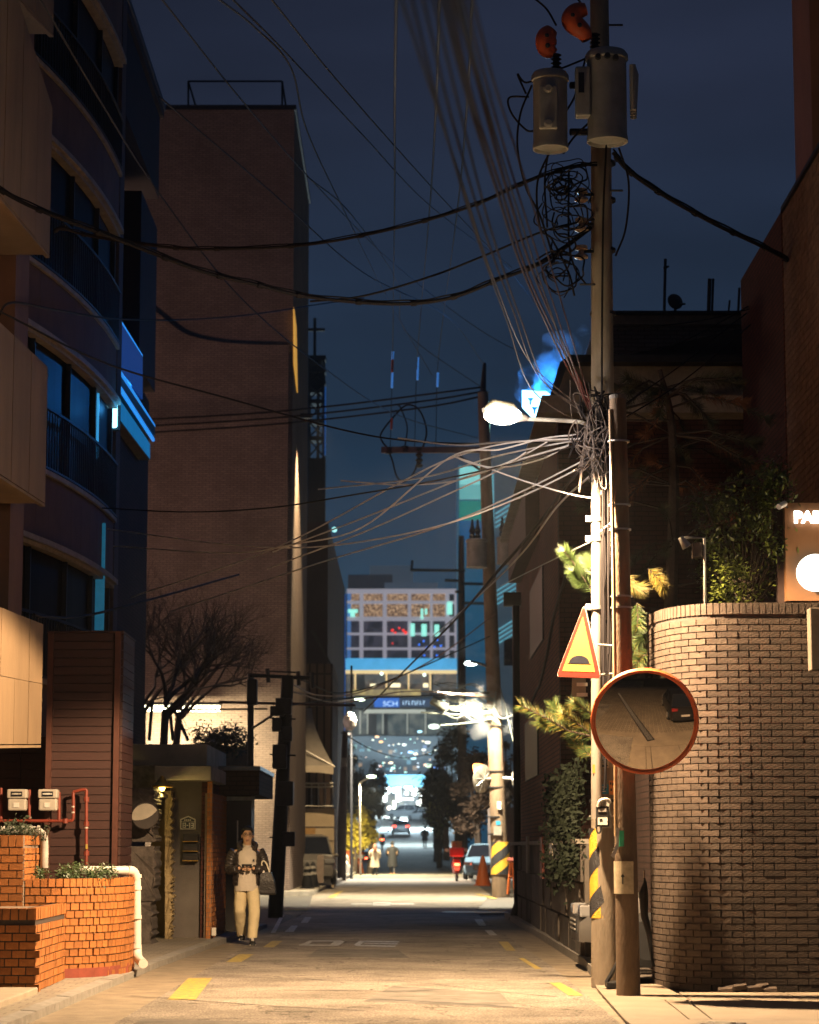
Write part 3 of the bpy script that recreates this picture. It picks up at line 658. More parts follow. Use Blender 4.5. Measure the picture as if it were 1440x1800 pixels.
MB().box(-12, -6.7, 28.4, 39.4, 0, 17).build('core_wall', panel2, ap)
MB().box(-12, -4.75, 28.5, 29.5, ZH(1300, 28.5), 17).build('side_wall', panel2, ap)
# dark flank with pilaster beyond the bow
dk = mat('dark_render', (.022, .014, .013), .85, .25, 2)
MB().box(-9, XH(203, 500, 40.6), 39.6, 40.6, 0, 16.8).build('end_wall', dk, ap)
MB().box(XH(203, 500, 40.6)-.3, XH(216, 500, 41.2), 40.62, 41.2, 0, 17).build('pilaster', mat('dark_pilaster', (.075, .05, .042), .8), ap)
# building B: overhanging dark upper boxes with blue lit balcony
hb = thing('corner_house', 'dark overhanging house with a blue lit balcony edge between block and brick tower', 'building', (-6, 50, 0))
def fbox(name, m, px0, px1, py0, py1, Y, dep, parent, xl=None, bevel=0):
    xa = XH(px0, (py0+py1)/2, Y) if xl is None else xl; xb = XH(px1, (py0+py1)/2, Y)
    return MB().box(xa, xb, Y, Y+dep, ZH(py1, Y), ZH(py0, Y)).build(name, m, parent, bevel=bevel)
Yb = 44
xr = XH(216, 400, Yb)
mb = MB()   # upper overhang: near end px216, far px 280
Yn, Yf = 41.4, None
Xo = XH(279, 350, 50); ynear = 50*(720-279)/(720-215)
MB().box(-9, Xo, 44, 50, ZH(350, 50), ZH(205, 50)).build('upper_storey', dk, hb)
MB().box(-9.2, Xo+.08, 40.5, 50.1, ZH(205, 50)-.02, ZH(196, 50)+.05).build('roof_slab', dk, hb)
MB().box(-9.2, Xo+.1, 40.5, 50.2, ZH(196, 50)+.06, ZH(190, 50)+.12).build('roof_edge', mat('slate_edge', (.05, .05, .06), .6), hb)
MB().box(-9, XH(275, 500, 50), 47, 50, ZH(690, 50), ZH(402, 50)).build('mid_storey', dk, hb)
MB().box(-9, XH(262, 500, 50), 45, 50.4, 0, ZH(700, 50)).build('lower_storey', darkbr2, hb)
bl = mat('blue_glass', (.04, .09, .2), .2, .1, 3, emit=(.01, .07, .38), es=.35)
# balcony glass + two ledges + fascia panel, receding along the street
def strip(name, m, pa, pb, pc, pd, Yn, Yf, t=.06, parent=hb, **k):
    a, b, c, d = P(*pa, Yn), P(*pb, Yf), P(*pc, Yf), P(*pd, Yn)
    return MB().slab([a, b, c, d], (-t, 0, 0)).build(name, m, parent, **k)
strip('balcony_glass', bl, (211, 562), (251, 627), (251, 702), (211, 650), 43.5, 47.0, .04)
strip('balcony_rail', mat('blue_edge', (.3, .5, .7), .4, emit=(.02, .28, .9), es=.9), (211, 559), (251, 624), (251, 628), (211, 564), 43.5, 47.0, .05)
strip('balcony_ledge', darkm, (200, 640), (273, 750), (273, 768), (200, 660), 42.4, 49.2, .3)
strip('ledge_lip', MATS['blue_edge'], (204, 637), (273, 747), (273, 751), (204, 642), 42.4, 49.2, .05)
strip('ledge_lip', MATS['blue_edge'], (198, 655), (272, 771), (272, 776), (198, 662), 42.2, 49.2, .05)
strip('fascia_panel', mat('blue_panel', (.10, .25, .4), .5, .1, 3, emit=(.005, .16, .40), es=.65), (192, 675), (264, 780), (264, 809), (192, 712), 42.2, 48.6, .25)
MB().slab([P(192, 715, 42.2), P(264, 809, 48.6), P(190, 809, 48.6)], (0, 0, .02)).build('soffit', mat('tan_soffit', (.2, .15, .11), .8), hb)
bf = thing('blue_light', 'blue white flood light glowing at the edge of the bowed facade', 'light', P(182, 708, 40.3))
mbf = MB(); c = P(186, 707, 38.8); c.y = 39.9; mbf.box(c.x-.07, c.x+.05, 39.85, 40.0, c.z-.22, c.z+.2).build('lens', mat('blue_flood', (1, 1, 1), .3, emit=(.25, .75, 1), es=5), bf, bevel=.03)
MB().box(c.x-.1, c.x+.08, 40.0, 40.12, c.z-.25, c.z+.23).build('housing', darkm, bf)
lamp('POINT', 'bulb', c+Vector((.25, -.5, 0)), 5, (.05, .4, 1), bf, .08).data.specular_factor = 0
lamp('POINT', 'bulb', P(214, 690, 46), 30, (.02, .3, 1), bf, .2).data.specular_factor = 0
# ---------- tall brick tower block
tb = thing('brick_tower_block', 'tall windowless brick block with its base washed by a light strip', 'building', (-7, 80, 0))
XT = XH(515, 600, 76); zt_ = ZH(193, 76)
MB().box(-16, XT, 76, 87.5, 0, zt_).build('wall', towbr, tb)
MB().box(-16.05, XT+.06, 75.94, 87.6, zt_, zt_+.15).build('coping', darkm, tb)
rl = MB()
for a, b in (((331, 143), (496, 143)), ((331, 143), (331, 190)), ((496, 143), (496, 190)), ((331, 143), (345, 190)), ((496, 143), (503, 190))): rl.tube([P(*a, 77), P(*b, 77)], .035, 5)
rl.build('roof_frame', darkm, tb)
# curved shadow line on the face: added projecting skin whose edge casts it
cv = catmull([P(190, 470, 75.9), P(240, 520, 75.9), P(288, 560, 75.9), P(330, 590, 75.9), P(390, 603, 75.9), P(450, 607, 75.9), P(508, 608, 75.9)], 6)
lo = [Vector((p.x, p.y, 0.0)) for p in (cv[-1], cv[0])]
MB().slab([Vector((p.x, 75.75, p.z)) for p in cv]+[Vector((p.x, 75.75, 0)) for p in lo], (0, .23, 0)).build('shadow_line_skin', towbr, tb)
# slots of warm light on the street side
def sidequad(name, m, px0, px1, pts, X, parent, t=.03, **k):
    vs = []
    for px, py in pts:
        Y = 4250*(-X)/(720-px)*.985 if False else None
    return None
gl = mat('warm_slot', (.8, .5, .15), .5, emit=(1, .5, .08), es=.5)
def onX(px, py, X):   # point on plane x = X (X<0 left, X>0 right)
    u = (px-720)/4250; v = (900-py)/4250; s = X/u
    return Vector((X, (CT-v*ST)*s, CZ+(ST+v*CT)*s))
MB().slab([onX(515.5, 540, XT+.02), onX(520, 575, XT+.02), onX(522, 690, XT+.02), onX(516, 640, XT+.02)], (.03, 0, 0)).build('lit_slot', gl, tb)
ww = thing('wall_washer', 'slim downlight washing the street side of the tall brick block', 'light', (XT+.5, 79, ZH(735, 79)))
MB().box(XT+.12, XT+.5, 78.9, 79.1, ZH(735, 79), ZH(735, 79)+.15).build('housing', darkm, ww)
lamp('SPOT', 'bulb', (XT+.75, 79, ZH(735, 79)-.05), 12000, (1, .72, .38), ww, .1, rot=(R(10), R(-6), 0), spot=84, blend=.6)
# light strip + lower garden wall
ls = thing('light_strip', 'long white fluorescent strip washing the brick wall behind the bare tree', 'light', P(320, 1246, 73))
MB().box(XH(228, 1246, 74.2), XH(386, 1246, 74.2), 74.2, 74.35, ZH(1250, 74.2), ZH(1240, 74.2)).build('tube', mat('strip_glow', (1, 1, 1), .4, emit=(1, .92, .62), es=9), ls)
MB().box(XH(226, 1246, 74.2), XH(388, 1246, 74.2), 74.1, 74.9, ZH(1239, 74.2), ZH(1237, 74.2)+.05).build('hood', darkm, ls)
for px in (250, 300, 350, 378):
    p = P(px, 1262, 73.8); lamp('AREA', 'strip_light', p, 300, (1, .84, .5), ls, 1.0, rot=(R(38), 0, 0))
# ---------- bare trees behind the gate
barkm = mat('bark', (.05, .035, .025), .9, .3, 12, .5)
def baretree(label, pb, H, seed, px, Y, lean=(0, 0), n=4, depth=4, sp=.62):
    rnd = random.Random(seed); b = P(px, 1300, Y); t = thing('bare_tree', label, 'tree', (b.x, Y, 0))
    tr = MB(); tr.tube([(b.x, Y, 0), (b.x+lean[0]*.3, Y, b.z*.7), (b.x+lean[0], Y, b.z+.7)], [.13, .11, .09], 7); tr.build('trunk', barkm, t)
    br = MB()
    for k in range(5):
        a = rnd.uniform(0, 6.28); branch(br, (b.x+lean[0], Y, b.z+.5+k*.12), (math.cos(a)*.75+lean[0], math.sin(a)*.5, 1), H*.36, .06, depth, rnd, sp, n, .12)
    br.build('crown', barkm, t)
baretree('bare leafless tree close against the timber screen, silhouetted by the light strip', 0, 3.9, 11, 250, 60)
baretree('second bare tree with upswept branches nearer the utility pole', 0, 3.4, 23, 298, 62, (.25, 0))
baretree('pale slender bare shrub in front of the light strip', 0, 3.2, 31, 283, 56, (.1, 0), 3, 3, .4)
pp2 = thing('tree_prop', 'dark slanting timber props holding up the bare tree', 'prop', P(320, 1300, 58))
for a, b in (((303, 1240), (331, 1302)), ((298, 1245), (304, 1302)), ((268, 1230), (262, 1302))): MB().tube([P(*a, 58), P(*b, 58)], .045, 5).build('pole', barkm, pp2)
hd = MB(); 
for i in range(9): leaves(hd, P(352+i*9, 1303-4*random.random(), 57), (.25, .3, .25), 260, .05, 8, .2, i)
o = hd.build('roof_hedge', leafd); tag(o, 'low straggly hedge along the wall top below the lit brick', 'hedge')
MB().box(XH(365, 1330, 57.5), XH(440, 1330, 57.5), 57.5, 58.2, 0, ZH(1312, 57.5)).build('garden_wall', mat('tan_wall', (.22, .15, .08), .85, .2, 3, .3)); tag(bpy.data.objects['garden_wall'], 'low tan garden wall behind the gate roof below the hedge', 'wall')
# ---------- gate house
gh = thing('gate_house', 'grey stone gate house with stepped canopies and house number plate', 'building', P(300, 1655, 37))
gwall = mat('grey_wall', (.115, .10, .088), .85, .2, 2.5, .35, bscale=50)
Yg = 37.6
bw_ = mat('blue_reflection', (.1, .3, .6), .4, emit=(.05, .42, .85), es=.7); bw2 = mat('blue_reflection_dim', (.05, .15, .35), .4, emit=(.01, .12, .30), es=.25)
def reflection_strip(label, px, w_, y0_, y1_, m_):  # glowing strip stands in for a reflection in the bowed glass
    xa_ = XH(px, 1000, 38.2); o = MB().box(xa_-.02, xa_+w_/112, 38.15, 38.2, ZH(y1_, 38.2), ZH(y0_, 38.2)).build('facade_reflection', m_); tag(o, label, 'light')
reflection_strip('thin cyan imitated reflection at the window edge level with the stone box bottom', 168, 1.6, 676, 806, bw_)
pass
reflection_strip('pale blue imitated reflection low on the bowed facade, left one', 151, 2, 1040, 1106, bw_); reflection_strip('pale blue imitated reflection low on the bowed facade, right one', 160, 3, 1030, 1108, bw_)
reflection_strip('broad blue imitated reflection in the glass above the timber screen', 171, 14, 920, 1108, mat('blue_reflection_mid', (.05, .2, .4), .4, emit=(.02, .20, .34), es=.35))
fbox('wall', gwall, 297, 364, 1362, 1664, Yg+.3, 2, gh)
fbox('lower_canopy', conc, 272, 371, 1346, 1371, Yg-.9, 3, gh, bevel=.01)
fbox('upper_canopy', conc, 222, 364, 1308, 1346, Yg+.5, 4, gh, bevel=.01)
fbox('stone_facing', stonem, 222, 276, 1346, 1440, Yg+.2, 2, gh)
fbox('recess_wall', mat('ochre_wall', (.30, .22, .10), .8, .2, 5, .3), 265, 300, 1390, 1660, Yg+1.0, .3, gh)
MB().box(XH(205, 1400, 36), XH(280, 1400, 36), 36.0, 38, ZH(1400, 36), ZH(1394, 36)).build('ledge', conc, gh)
# irregular stone pillars (stacked split stones)
def stones(parent, px0, px1, ys, Y, m, dep, seed, amp=.035):
    rnd = random.Random(seed)
    for a, b in zip(ys, ys[1:]):
        z1, z0 = ZH(a, Y), ZH(b, Y); xa, xb = XH(px0, a, Y), XH(px1, a, Y); n = 17; vs = []; 
        prof = [(z0+(z1-z0)*i/n, rnd.uniform(-amp, amp)*(1 if 0 < i < n else .3)) for i in range(n+1)]
        pts = [(xb+e, Y+rnd.uniform(-.02, .02), z) for z, e in prof]+[(xa, Y, z1), (xa, Y, z0)]
        MB().slab(pts, (0, dep, 0)).build('stone', m, parent, bevel=.01)
stones(gh, 232, 272, [1385, 1438, 1480], 35.6, stonem, .8, 5)
stones(gh, 226, 273, [1487.5, 1585], 35.5, stonem, .8, 6); stones(gh, 236, 268, [1586, 1674], 35.4, stonem, .8, 8)
stones(gh, 290, 303, [1390, 1470, 1540, 1568, 1610, 1660], 37.3, stoney, .35, 9, .035)
lm = thing('gate_lamp', 'small brass downlight glowing yellow under the gate canopy', 'lamp', P(284, 1378, 36.6))
c = P(285, 1378, 36.4); MB().lathe(c, [(.02, .12), (.09, .02), (.16, -.02), (.16, -.05), (.03, -.05)], 16).build('shade', mat('brass', (.5, .3, .05), .35, metal=.6), lm, smooth=True)
MB().ball(c+Vector((0, 0, -.06)), .05, 8).build('bulb_glass', mat('gate_glow', (1, .8, .3), .4, emit=(1, .7, .15), es=8), lm)
lamp('POINT', 'bulb', c+Vector((0, -.02, -.16)), 20, (1, .7, .2), lm, .06)
# disc mirror on pillar
dm = thing('round_mirror', 'small round traffic mirror fixed to the rough stone gate pillar', 'mirror', P(255, 1433, 35))
c = P(255, 1433, 35.2); MB().lathe(c, [(.20, -.03), (.205, 0), (.195, .015), (.19, .02)], 32, (.12, -1, -.1)).build('rim', mat('mirror_rim_dark', (.05, .04, .035), .5), dm, smooth=True)
def cap(c, ax, rad, Rs, n=32, k=8):
    A_ = Vector(ax).normalized(); pr_ = []
    for i in range(k+1):
        r = rad*(1-i/k); pr_.append((r, math.sqrt(Rs*Rs-r*r)-math.sqrt(Rs*Rs-rad*rad)))
    return MB().lathe(c, pr_, n, A_)
mirm = mat('mirror_silver', (.75, .73, .70), .05, .04, 3, metal=1)
cap(c+Vector((0, -.02, 0)), (.3, -1, -.55), .187, .8).build('mirror_face', mat('mirror_pale_reflection', (.62, .56, .46), .35, .1, 9, metal=0), dm, smooth=True)  # pale matt colour stands in for the mirror's bright reflection
MB().tube([c, c+Vector((0, .4, 0))], .025, 6).build('bracket', darkm, dm)
# house number plate and letter boxes
pn = thing('house_number_plate', 'dark blue house number plate reading 8-13 on the grey gate wall', 'sign', P(331, 1448, 37.8))
Yp = Yg+.28
def plq(pts, Y): return [P(a, b, Y) for a, b in pts]
MB().slab(plq([(317, 1458), (317, 1440), (331, 1434), (344, 1440), (344, 1458)], Yp-.02), (0, .02, 0)).build('border', pvc, pn)
MB().slab(plq([(319, 1456.2), (319, 1441.3), (331, 1436.2), (342, 1441.3), (342, 1456.2)], Yp-.026), (0, .005, 0)).build('plate', mat('navy_plate', (.012, .018, .03), .4), pn)
MB().slab(plq([(318.5, 1444.6), (318.5, 1444), (342.5, 1444), (342.5, 1444.6)], Yp-.028), (0, .002, 0)).build('divider', pvc, pn)
nm = MB()
def seg(x0_, x1_, y0_, y1_): a_ = P(x0_, y1_, Yp-.034); b_ = P(x1_, y0_, Yp-.034); nm.box(a_.x, b_.x, Yp-.034, Yp-.029, a_.z, b_.z)
T0, T1, Tm = 1446.2, 1455.4, 1450.8
for x_ in (321.0, 325.4): seg(x_, x_+1.7, T0, T1)
for y_ in (T0, Tm-.8, T1-1.6): seg(321.4, 326.8, y_, y_+1.6)
seg(328.2, 331, Tm-.7, Tm+.8); seg(332.8, 334.5, T0, T1); seg(332, 333.2, T0+.6, T0+2)
seg(339.2, 340.9, T0, T1)
for y_ in (T0, Tm-.8, T1-1.6): seg(336, 340.6, y_, y_+1.6)
nm.build('number', mat('number_white', (.75, .74, .7), .5), pn)
nm2 = MB()
for x_ in (324, 327.2, 330.4, 333.6): a_ = P(x_, 1442.6, Yp-.031); nm2.box(a_.x, a_.x+.02, Yp-.031, Yp-.029, a_.z, a_.z+.02)
nm2.build('street_name', pvc, pn)
for i, y_ in enumerate((1472, 1489, 1506)):
    lb = thing('letter_box', ['topmost', 'middle', 'lowest'][i]+' black metal letter box under the 8-13 plate', 'letter box', P(336, y_, 37.6))
    a = P(322, y_+7, Yp-.1); b = P(349, y_-6, Yp-.1)
    MB().box(a.x, b.x, Yp-.16, Yp-.003, a.z, b.z).build('body', mat('black_box', (.02, .018, .017), .35), lb, bevel=.005)
    MB().box(a.x+.02, b.x-.02, Yp-.168, Yp-.16, a.z+.012, a.z+.07).build('flap', mat('black_box2', (.035, .03, .028), .3), lb)
    MB().box(a.x, b.x, Yp-.17, Yp-.158, a.z-.006, a.z+.004).build('edge_trim', mat('brass', (.5, .3, .05), .35, metal=.6), lb)
# brick pillar right of the wall and gate opening
bp2 = thing('brick_gatepost', 'tall orange brick gatepost behind the walking man', 'pillar', P(385, 1650, 38))
brick_wall(bp2, [(XH(363.5, 1500, 37.6), 37.6), (XH(372.5, 1500, 37.6), 37.6)], .05, ZH(1356, 37.6), orbr, mort, bw=.072, bh=.06, mo=.01, depth=.07, limit=80, jit=.004)
brick_wall(bp2, [(XH(372.8, 1500, 37.6), 37.68), (XH(397, 1500, 40.3), 40.3)], .05, ZH(1400, 40.3), orbr, mort, bw=.2, bh=.06, mo=.01, depth=.07, limit=290, jit=.004)
MB().box(XH(363, 1500, 37.6)-.1, XH(374, 1500, 37.7)-.1, 37.8, 40.2, 0, ZH(1356, 37.6)).build('core', darkbr, bp2)
c = P(375.5, 1640, 37.5); MB().box(c.x-.03, c.x+.035, 37.52, 37.6, c.z-.04, c.z+.08).build('white_socket', pvc, bp2)
gw = thing('garden_gate_wall', 'dark brick gate wall with a slim dark door behind the man', 'wall', P(420, 1640, 42))
XW = XH(446, 1500, 41.8)
MB().box(XH(368, 1380, 40.6), XH(477, 1380, 44), 40.5, 44.5, ZH(1400, 42), ZH(1354, 40.5)).build('lintel_wall', darkbr2, gw)
MB().box(XH(366, 1380, 40.6), XH(479, 1380, 44), 40.4, 44.6, ZH(1354, 40.5)+.002, ZH(1350, 40.5)+.03).build('flashing', mat('blue_flashing', (.10, .13, .17), .4), gw)
MB().box(XH(396, 1380, 41.2), XH(446, 1380, 41.5), 41.0, 41.8, 0, ZH(1401, 42)).build('door', mat('black_door', (.016, .014, .015), .4), gw)
MB().box(XH(418, 1380, 40.9)-.01, XH(418, 1380, 40.9)+.01, 40.95, 40.99, .1, 1.9).build('door_pull', steel, gw)
MB().box(XH(399, 1380, 40.9), XH(448, 1380, 40.9), 40.9, 40.97, ZH(1407, 40.9), ZH(1400, 40.9)).build('transom', mat('pale_transom', (.25, .30, .34), .4), gw)
# ---------- dark wrapped pole and steel post at junction left
def pole(name, label, base, top, r0, r1, m, group=None, n=16, cat='pole'):
    t = thing(name, label, cat, base, group); MB().tube([base, top], [r0, r1], n).build('shaft', m, t, smooth=True); return t
b5 = G(484, 1606); b5.y = 51; b5 = Vector((P(484, 1606, 51).x, 51, 0))
bp5 = pole('utility_pole', 'black wrapped utility pole crowded with boxes beside the walking man', b5, P(506, 1188, 51), .16, .13, blackm)
for px, py, w_, h_ in ((499, 1242, .34, .34), (487, 1275, .2, .26), (505, 1290, .22, .3), (492, 1330, .3, .5), (502, 1395, .34, .5), (508, 1475, .26, .3), (488, 1250, .3, .2)):
    c = P(px, py, 50.8); MB().box(c.x-w_/2, c.x+w_/2, 50.65, 50.9, c.z-h_/2, c.z+h_/2).build('equipment_box', mat('box_brown', (.035, .028, .03), .5), bp5, bevel=.02)
for y0, y1 in (((440, 1187), (545, 1192)), ((470, 1175), (472, 1200)), ((524, 1180), (526, 1205)), ((548, 1182), (549, 1210))): MB().tube([P(*y0, 51), P(*y1, 51)], .045, 6).build('crossarm', darkm, bp5)
for py in (1180, 1262, 1326, 1472): MB().tube([P(474, py, 50.9), P(520, py+2, 50.9)], .018, 5).build('foot_peg', darkm, bp5)
sp5 = pole('steel_post', 'slim steel post with a transformer box left of the black pole', Vector((P(439, 1640, 53).x, 53, 0)), P(441, 1184, 53), .075, .07, mat('dull_steel', (.06, .055, .055), .5, metal=.4))
c = P(443, 1217, 52.8); MB().box(c.x-.1, c.x+.12, 52.6, 52.95, c.z-.28, c.z+.28).build('junction_box', darkm, sp5, bevel=.03)
MB().tube([P(441, 1282, 53), P(490, 1250, 51.2)], .03, 5).build('stay_bar', darkm, sp5)
gb_ = thing('pipe_gantry', 'thin horizontal pipe spanning from the steel post over the side street', 'pipe', P(520, 1238, 53))
MB().tube([P(385, 1234, 53), P(625, 1240, 53)], .035, 6).build('pipe_run', mat('copper_paint', (.14, .07, .04), .5), gb_)
MB().tube([P(300, 1248, 53), P(470, 1246, 53)], .025, 6).build('cable_run', blackm, gb_)
# ---------- corner beyond junction: awning, panelled wall, dark block
ab = thing('far_corner_building', 'narrow building with ribbed cladding and pale panelled base past the brick tower', 'building', (-5, 92, 0))
XA = -4.05
MB().box(-14, XH(590, 1300, 96), 92, 99, 0, ZH(1180, 96)).build('ribbed_wall', brickmat('ribbed', (.16, .11, .085), (.13, .09, .07), (.04, .03, .028), .28, 8, .04, off=0), ab)
MB().box(-12, XH(588, 1480, 90), 89.6, 92, 0, ZH(1421, 90)).build('panel_base', mat('cream_wall', (.42, .33, .22), .8, .1, 2), ab)
for i, y_ in enumerate((1453, 1477)): MB().box(-7, XH(588, 1480, 90)+.01, 89.57, 89.6, ZH(y_+1, 90), ZH(y_, 90)).build('panel_joint', concd, ab)
MB().box(XH(533, 1480, 90), XH(555, 1480, 90), 89.55, 89.598, ZH(1490, 90), ZH(1456, 90)).build('wood_panel', mat('wood_panel', (.35, .2, .07), .7), ab)
rl = MB()
for py in (1377, 1383, 1417): rl.tube([P(533, py, 89.7), P(586, py, 89.7)], .035, 5)
for px in (534, 548, 560, 572, 585): rl.tube([P(px, 1377, 89.7), P(px, 1420, 89.7)], .02, 4)
rl.build('balcony_rail', steel, ab)
aw = thing('awning', 'tall pale fabric awning with a scalloped valance over the corner balcony', 'awning', P(560, 1350, 89))
a0, a1, a2, a3 = P(545, 1262, 91), P(533, 1262, 90.5), P(531, 1345, 88.5), P(587, 1346, 88.5)
rows_ = []; 
for i in range(9):
    t = i/8; lx = 533-2*t; rx = 548+39*(t**1.6); py = 1245+101*t; Yk = 91-2.5*t
    rows_.append([P(lx+(rx-lx)*j/8, py+2.5*math.sin(j/8*3.14)*t, Yk-.25*math.sin(j/8*3.14)*(1-t)) for j in range(9)])
mb = MB(); fl = [p for r in rows_ for p in r]; mb.add(fl+[p+Vector((0, .03, 0)) for p in fl], [(i*9+j, i*9+j+1, (i+1)*9+j+1, (i+1)*9+j) for i in range(8) for j in range(8)]+[(81+i*9+j, 81+(i+1)*9+j, 81+(i+1)*9+j+1, 81+i*9+j+1) for i in range(8) for j in range(8)])
mb.build('canopy', mat('awning_cloth', (.24, .21, .18), .85, .15, 3), aw, smooth=True)
MB().slab([P(531, 1346, 88.4), P(587, 1346, 88.4), P(586, 1361, 88.4), P(560, 1358, 88.4), P(531, 1357, 88.4)], (0, .03, 0)).build('valance', mat('valance_cloth', (.45, .38, .3), .85, .1, 3), aw)
MB().tube([P(520, 1310, 89), P(589, 1348, 88.5)], .03, 5).build('front_bar', steel, aw)
db = thing('dark_office_block', 'plain dark block with a small blue edge light below the church tower', 'building', (-8, 110, 0))
MB().box(-20, -3.5, 103, 130, 0, ZH(917, 103)).build('wall', mat('near_black_wall', (.045, .032, .04), .8, .2, .4), db)
MB().slab([P(546, 1108, 101.8), P(588, 1185, 101.8), P(592, 1185, 101.8), P(552, 1108, 101.8)], (0, .1, 0)).build('sloped_gutter', mat('dull_steel', (.06, .055, .055), .5), db)
MB().ball(P(588, 931, 102.9), .12, 8).build('wall_light', mat('teal_dot', (1, 1, 1), .4, emit=(.3, .8, .8), es=1.5), db)
MB().box(-3.5, -3.44, 129.8, 130, 0, 15).build('edge_light', mat('blue_line', (.1, .2, .5), .4, emit=(.01, .09, .35), es=.5), db)
# church tower
ct = thing('church_tower', 'dark lattice church tower topped by a cross above the dark block', 'tower', P(555, 917, 150))
Y = 150; fr = mat('tower_dark', (.03, .028, .035), .7)
xa, xb = XH(541, 800, Y), XH(572, 800, Y)
MB().box(xa, xb, Y, Y+1.2, 0, ZH(805, Y)).build('base_tower', fr, ct)
lat = MB(); zz = [ZH(y_, Y) for y_ in (805, 770, 740, 705, 672, 650, 628)]
for x_ in (xa, xb-.2, (xa+xb)/2): lat.box(x_, x_+.14, Y, Y+.14, zz[0], zz[-1]); lat.box(x_, x_+.14, Y+1, Y+1.14, zz[0], zz[-1])
for i, (za, zb) in enumerate(zip(zz, zz[1:])):
    lat.box(xa, xb, Y-.05, Y+1.2, zb-.15, zb+.12); lat.tube([(xa, Y, za), (xb, Y, zb)], .05, 4); lat.tube([(xb, Y, za), (xa, Y, zb)], .05, 4)
lat.build('lattice', fr, ct); MB().box(xa, xb-.15, Y, Y+1.1, ZH(690, Y), ZH(655, Y)).build('belfry', fr, ct)
MB().box(xa+.05, xb-.25, Y, Y+1, ZH(648, Y), ZH(628, Y)).build('cap', fr, ct)
xc = XH(553, 600, Y); MB().box(xc-.09, xc+.09, Y+.3, Y+.5, ZH(630, Y), ZH(557, Y)).build('cross_upright', fr, ct); MB().box(XH(540, 577, Y), XH(571, 577, Y), Y+.28, Y+.52, ZH(580, Y), ZH(575, Y)).build('cross_arm', fr, ct)
MB().box(xb-.05, xb+.02, Y-.1, Y+.1, ZH(800, Y), ZH(680, Y)).build('blue_edge_light', MATS['blue_line'], ct)
# ================================================================ RIGHT SIDE, NEAR
cable = mat('cable_black', (.012, .010, .011), .75, .2, 8, spec=.15)
cableg = mat('cable_grey', (.40, .38, .38), .45, .2, 8, spec=.5)
B1 = Vector((P(1062, 1738, 25.8).x, 25.8, 0)); T1 = P(1053, -60, 25.6)
up = thing('utility_pole', 'nearest tall concrete utility pole with yellow and black wrap carrying transformers', 'pole', B1)
MB().tube([B1, P(1061, 1000, 25.75), P(1057, 300, 25.65), T1], [.135, .132, .112, .10], 24).build('shaft', polec, up, smooth=True)
wz0, wz1 = ZH(1614, 25.7), ZH(1456, 25.7)
mb = MB(); mb.lathe((B1.x, B1.y, 0), [(.141, wz0), (.141, wz1)], 28); mb.build('yellow_wrap', mat('yellow_wrap', (.62, .36, .03), .5, .15, 30, .8, bscale=90), up, smooth=True)
per = .43; bk = mat('black_wrap', (.02, .02, .024), .5, .2, 30, .8, bscale=90)
for k in range(-3, 5):
    vs = []; fs = []
    n = 36
    for i in range(n+1):
        th = 2*math.pi*i/n; z0 = wz0-.05+k*per+(th/math.pi)*per; z1 = z0+per*.48
        z0 = min(max(z0, wz0), wz1); z1 = min(max(z1, wz0), wz1)
        a = math.pi+th; r_ = .1435
        vs += [(B1.x+r_*math.cos(a), B1.y+r_*math.sin(a), z0), (B1.x+r_*math.cos(a), B1.y+r_*math.sin(a), z1)]
    fs = [(2*i, 2*i+2, 2*i+3, 2*i+1) for i in range(n) if abs(vs[2*i][2]-vs[2*i+1][2])+abs(vs[2*i+2][2]-vs[2*i+3][2]) > .002]
    if fs: MB().add(vs, fs).build('black_stripe', bk, up)
for py in (287, 352, 440, 552, 915, 952, 1000, 1095, 1408): MB().lathe((P(1060, py, 25.7).x, 25.72, 0), [(.137, ZH(py+2, 25.7)), (.141, ZH(py+2, 25.7)), (.141, ZH(py-3, 25.7)), (.137, ZH(py-3, 25.7))], 24).build('steel_band', darkm, up)
for py, s in ((44, 1), (335, 1), (500, -1)): MB().tube([P(1057+s*10, py, 25.6), P(1057+s*38, py, 25.6)], .012, 6).build('step_bolt', darkm, up)
# steel standpipe in front
sp = thing('steel_standpipe', 'pale grey steel pipe strapped to the left of the nearest utility pole', 'pipe', P(1049, 1450, 25.5))
MB().tube([P(1049, 790, 25.45), P(1049, 1440, 25.5)], .058, 18).build('shaft', mat('pale_steel', (.19, .17, .145), .6, .2, 6, .2, stretch=(1, 1, .3)), sp, smooth=True)
MB().ball(P(1049, 790, 25.45), .06, 12, (1, 1, .5)).build('pipe_cap', pvc, sp, smooth=True)
for py in (913, 948, 1068): 
    c = P(1049, py, 25.45); MB().lathe((c.x, c.y, 0), [(.062, c.z-.02), (.064, c.z-.02), (.064, c.z+.02), (.062, c.z+.02)], 16).build('clamp', steel, sp)
    MB().box(c.x-.12, c.x-.05, c.y-.04, c.y+.01, c.z-.03, c.z+.035).build('clamp_bolt', steel, sp, bevel=.008)
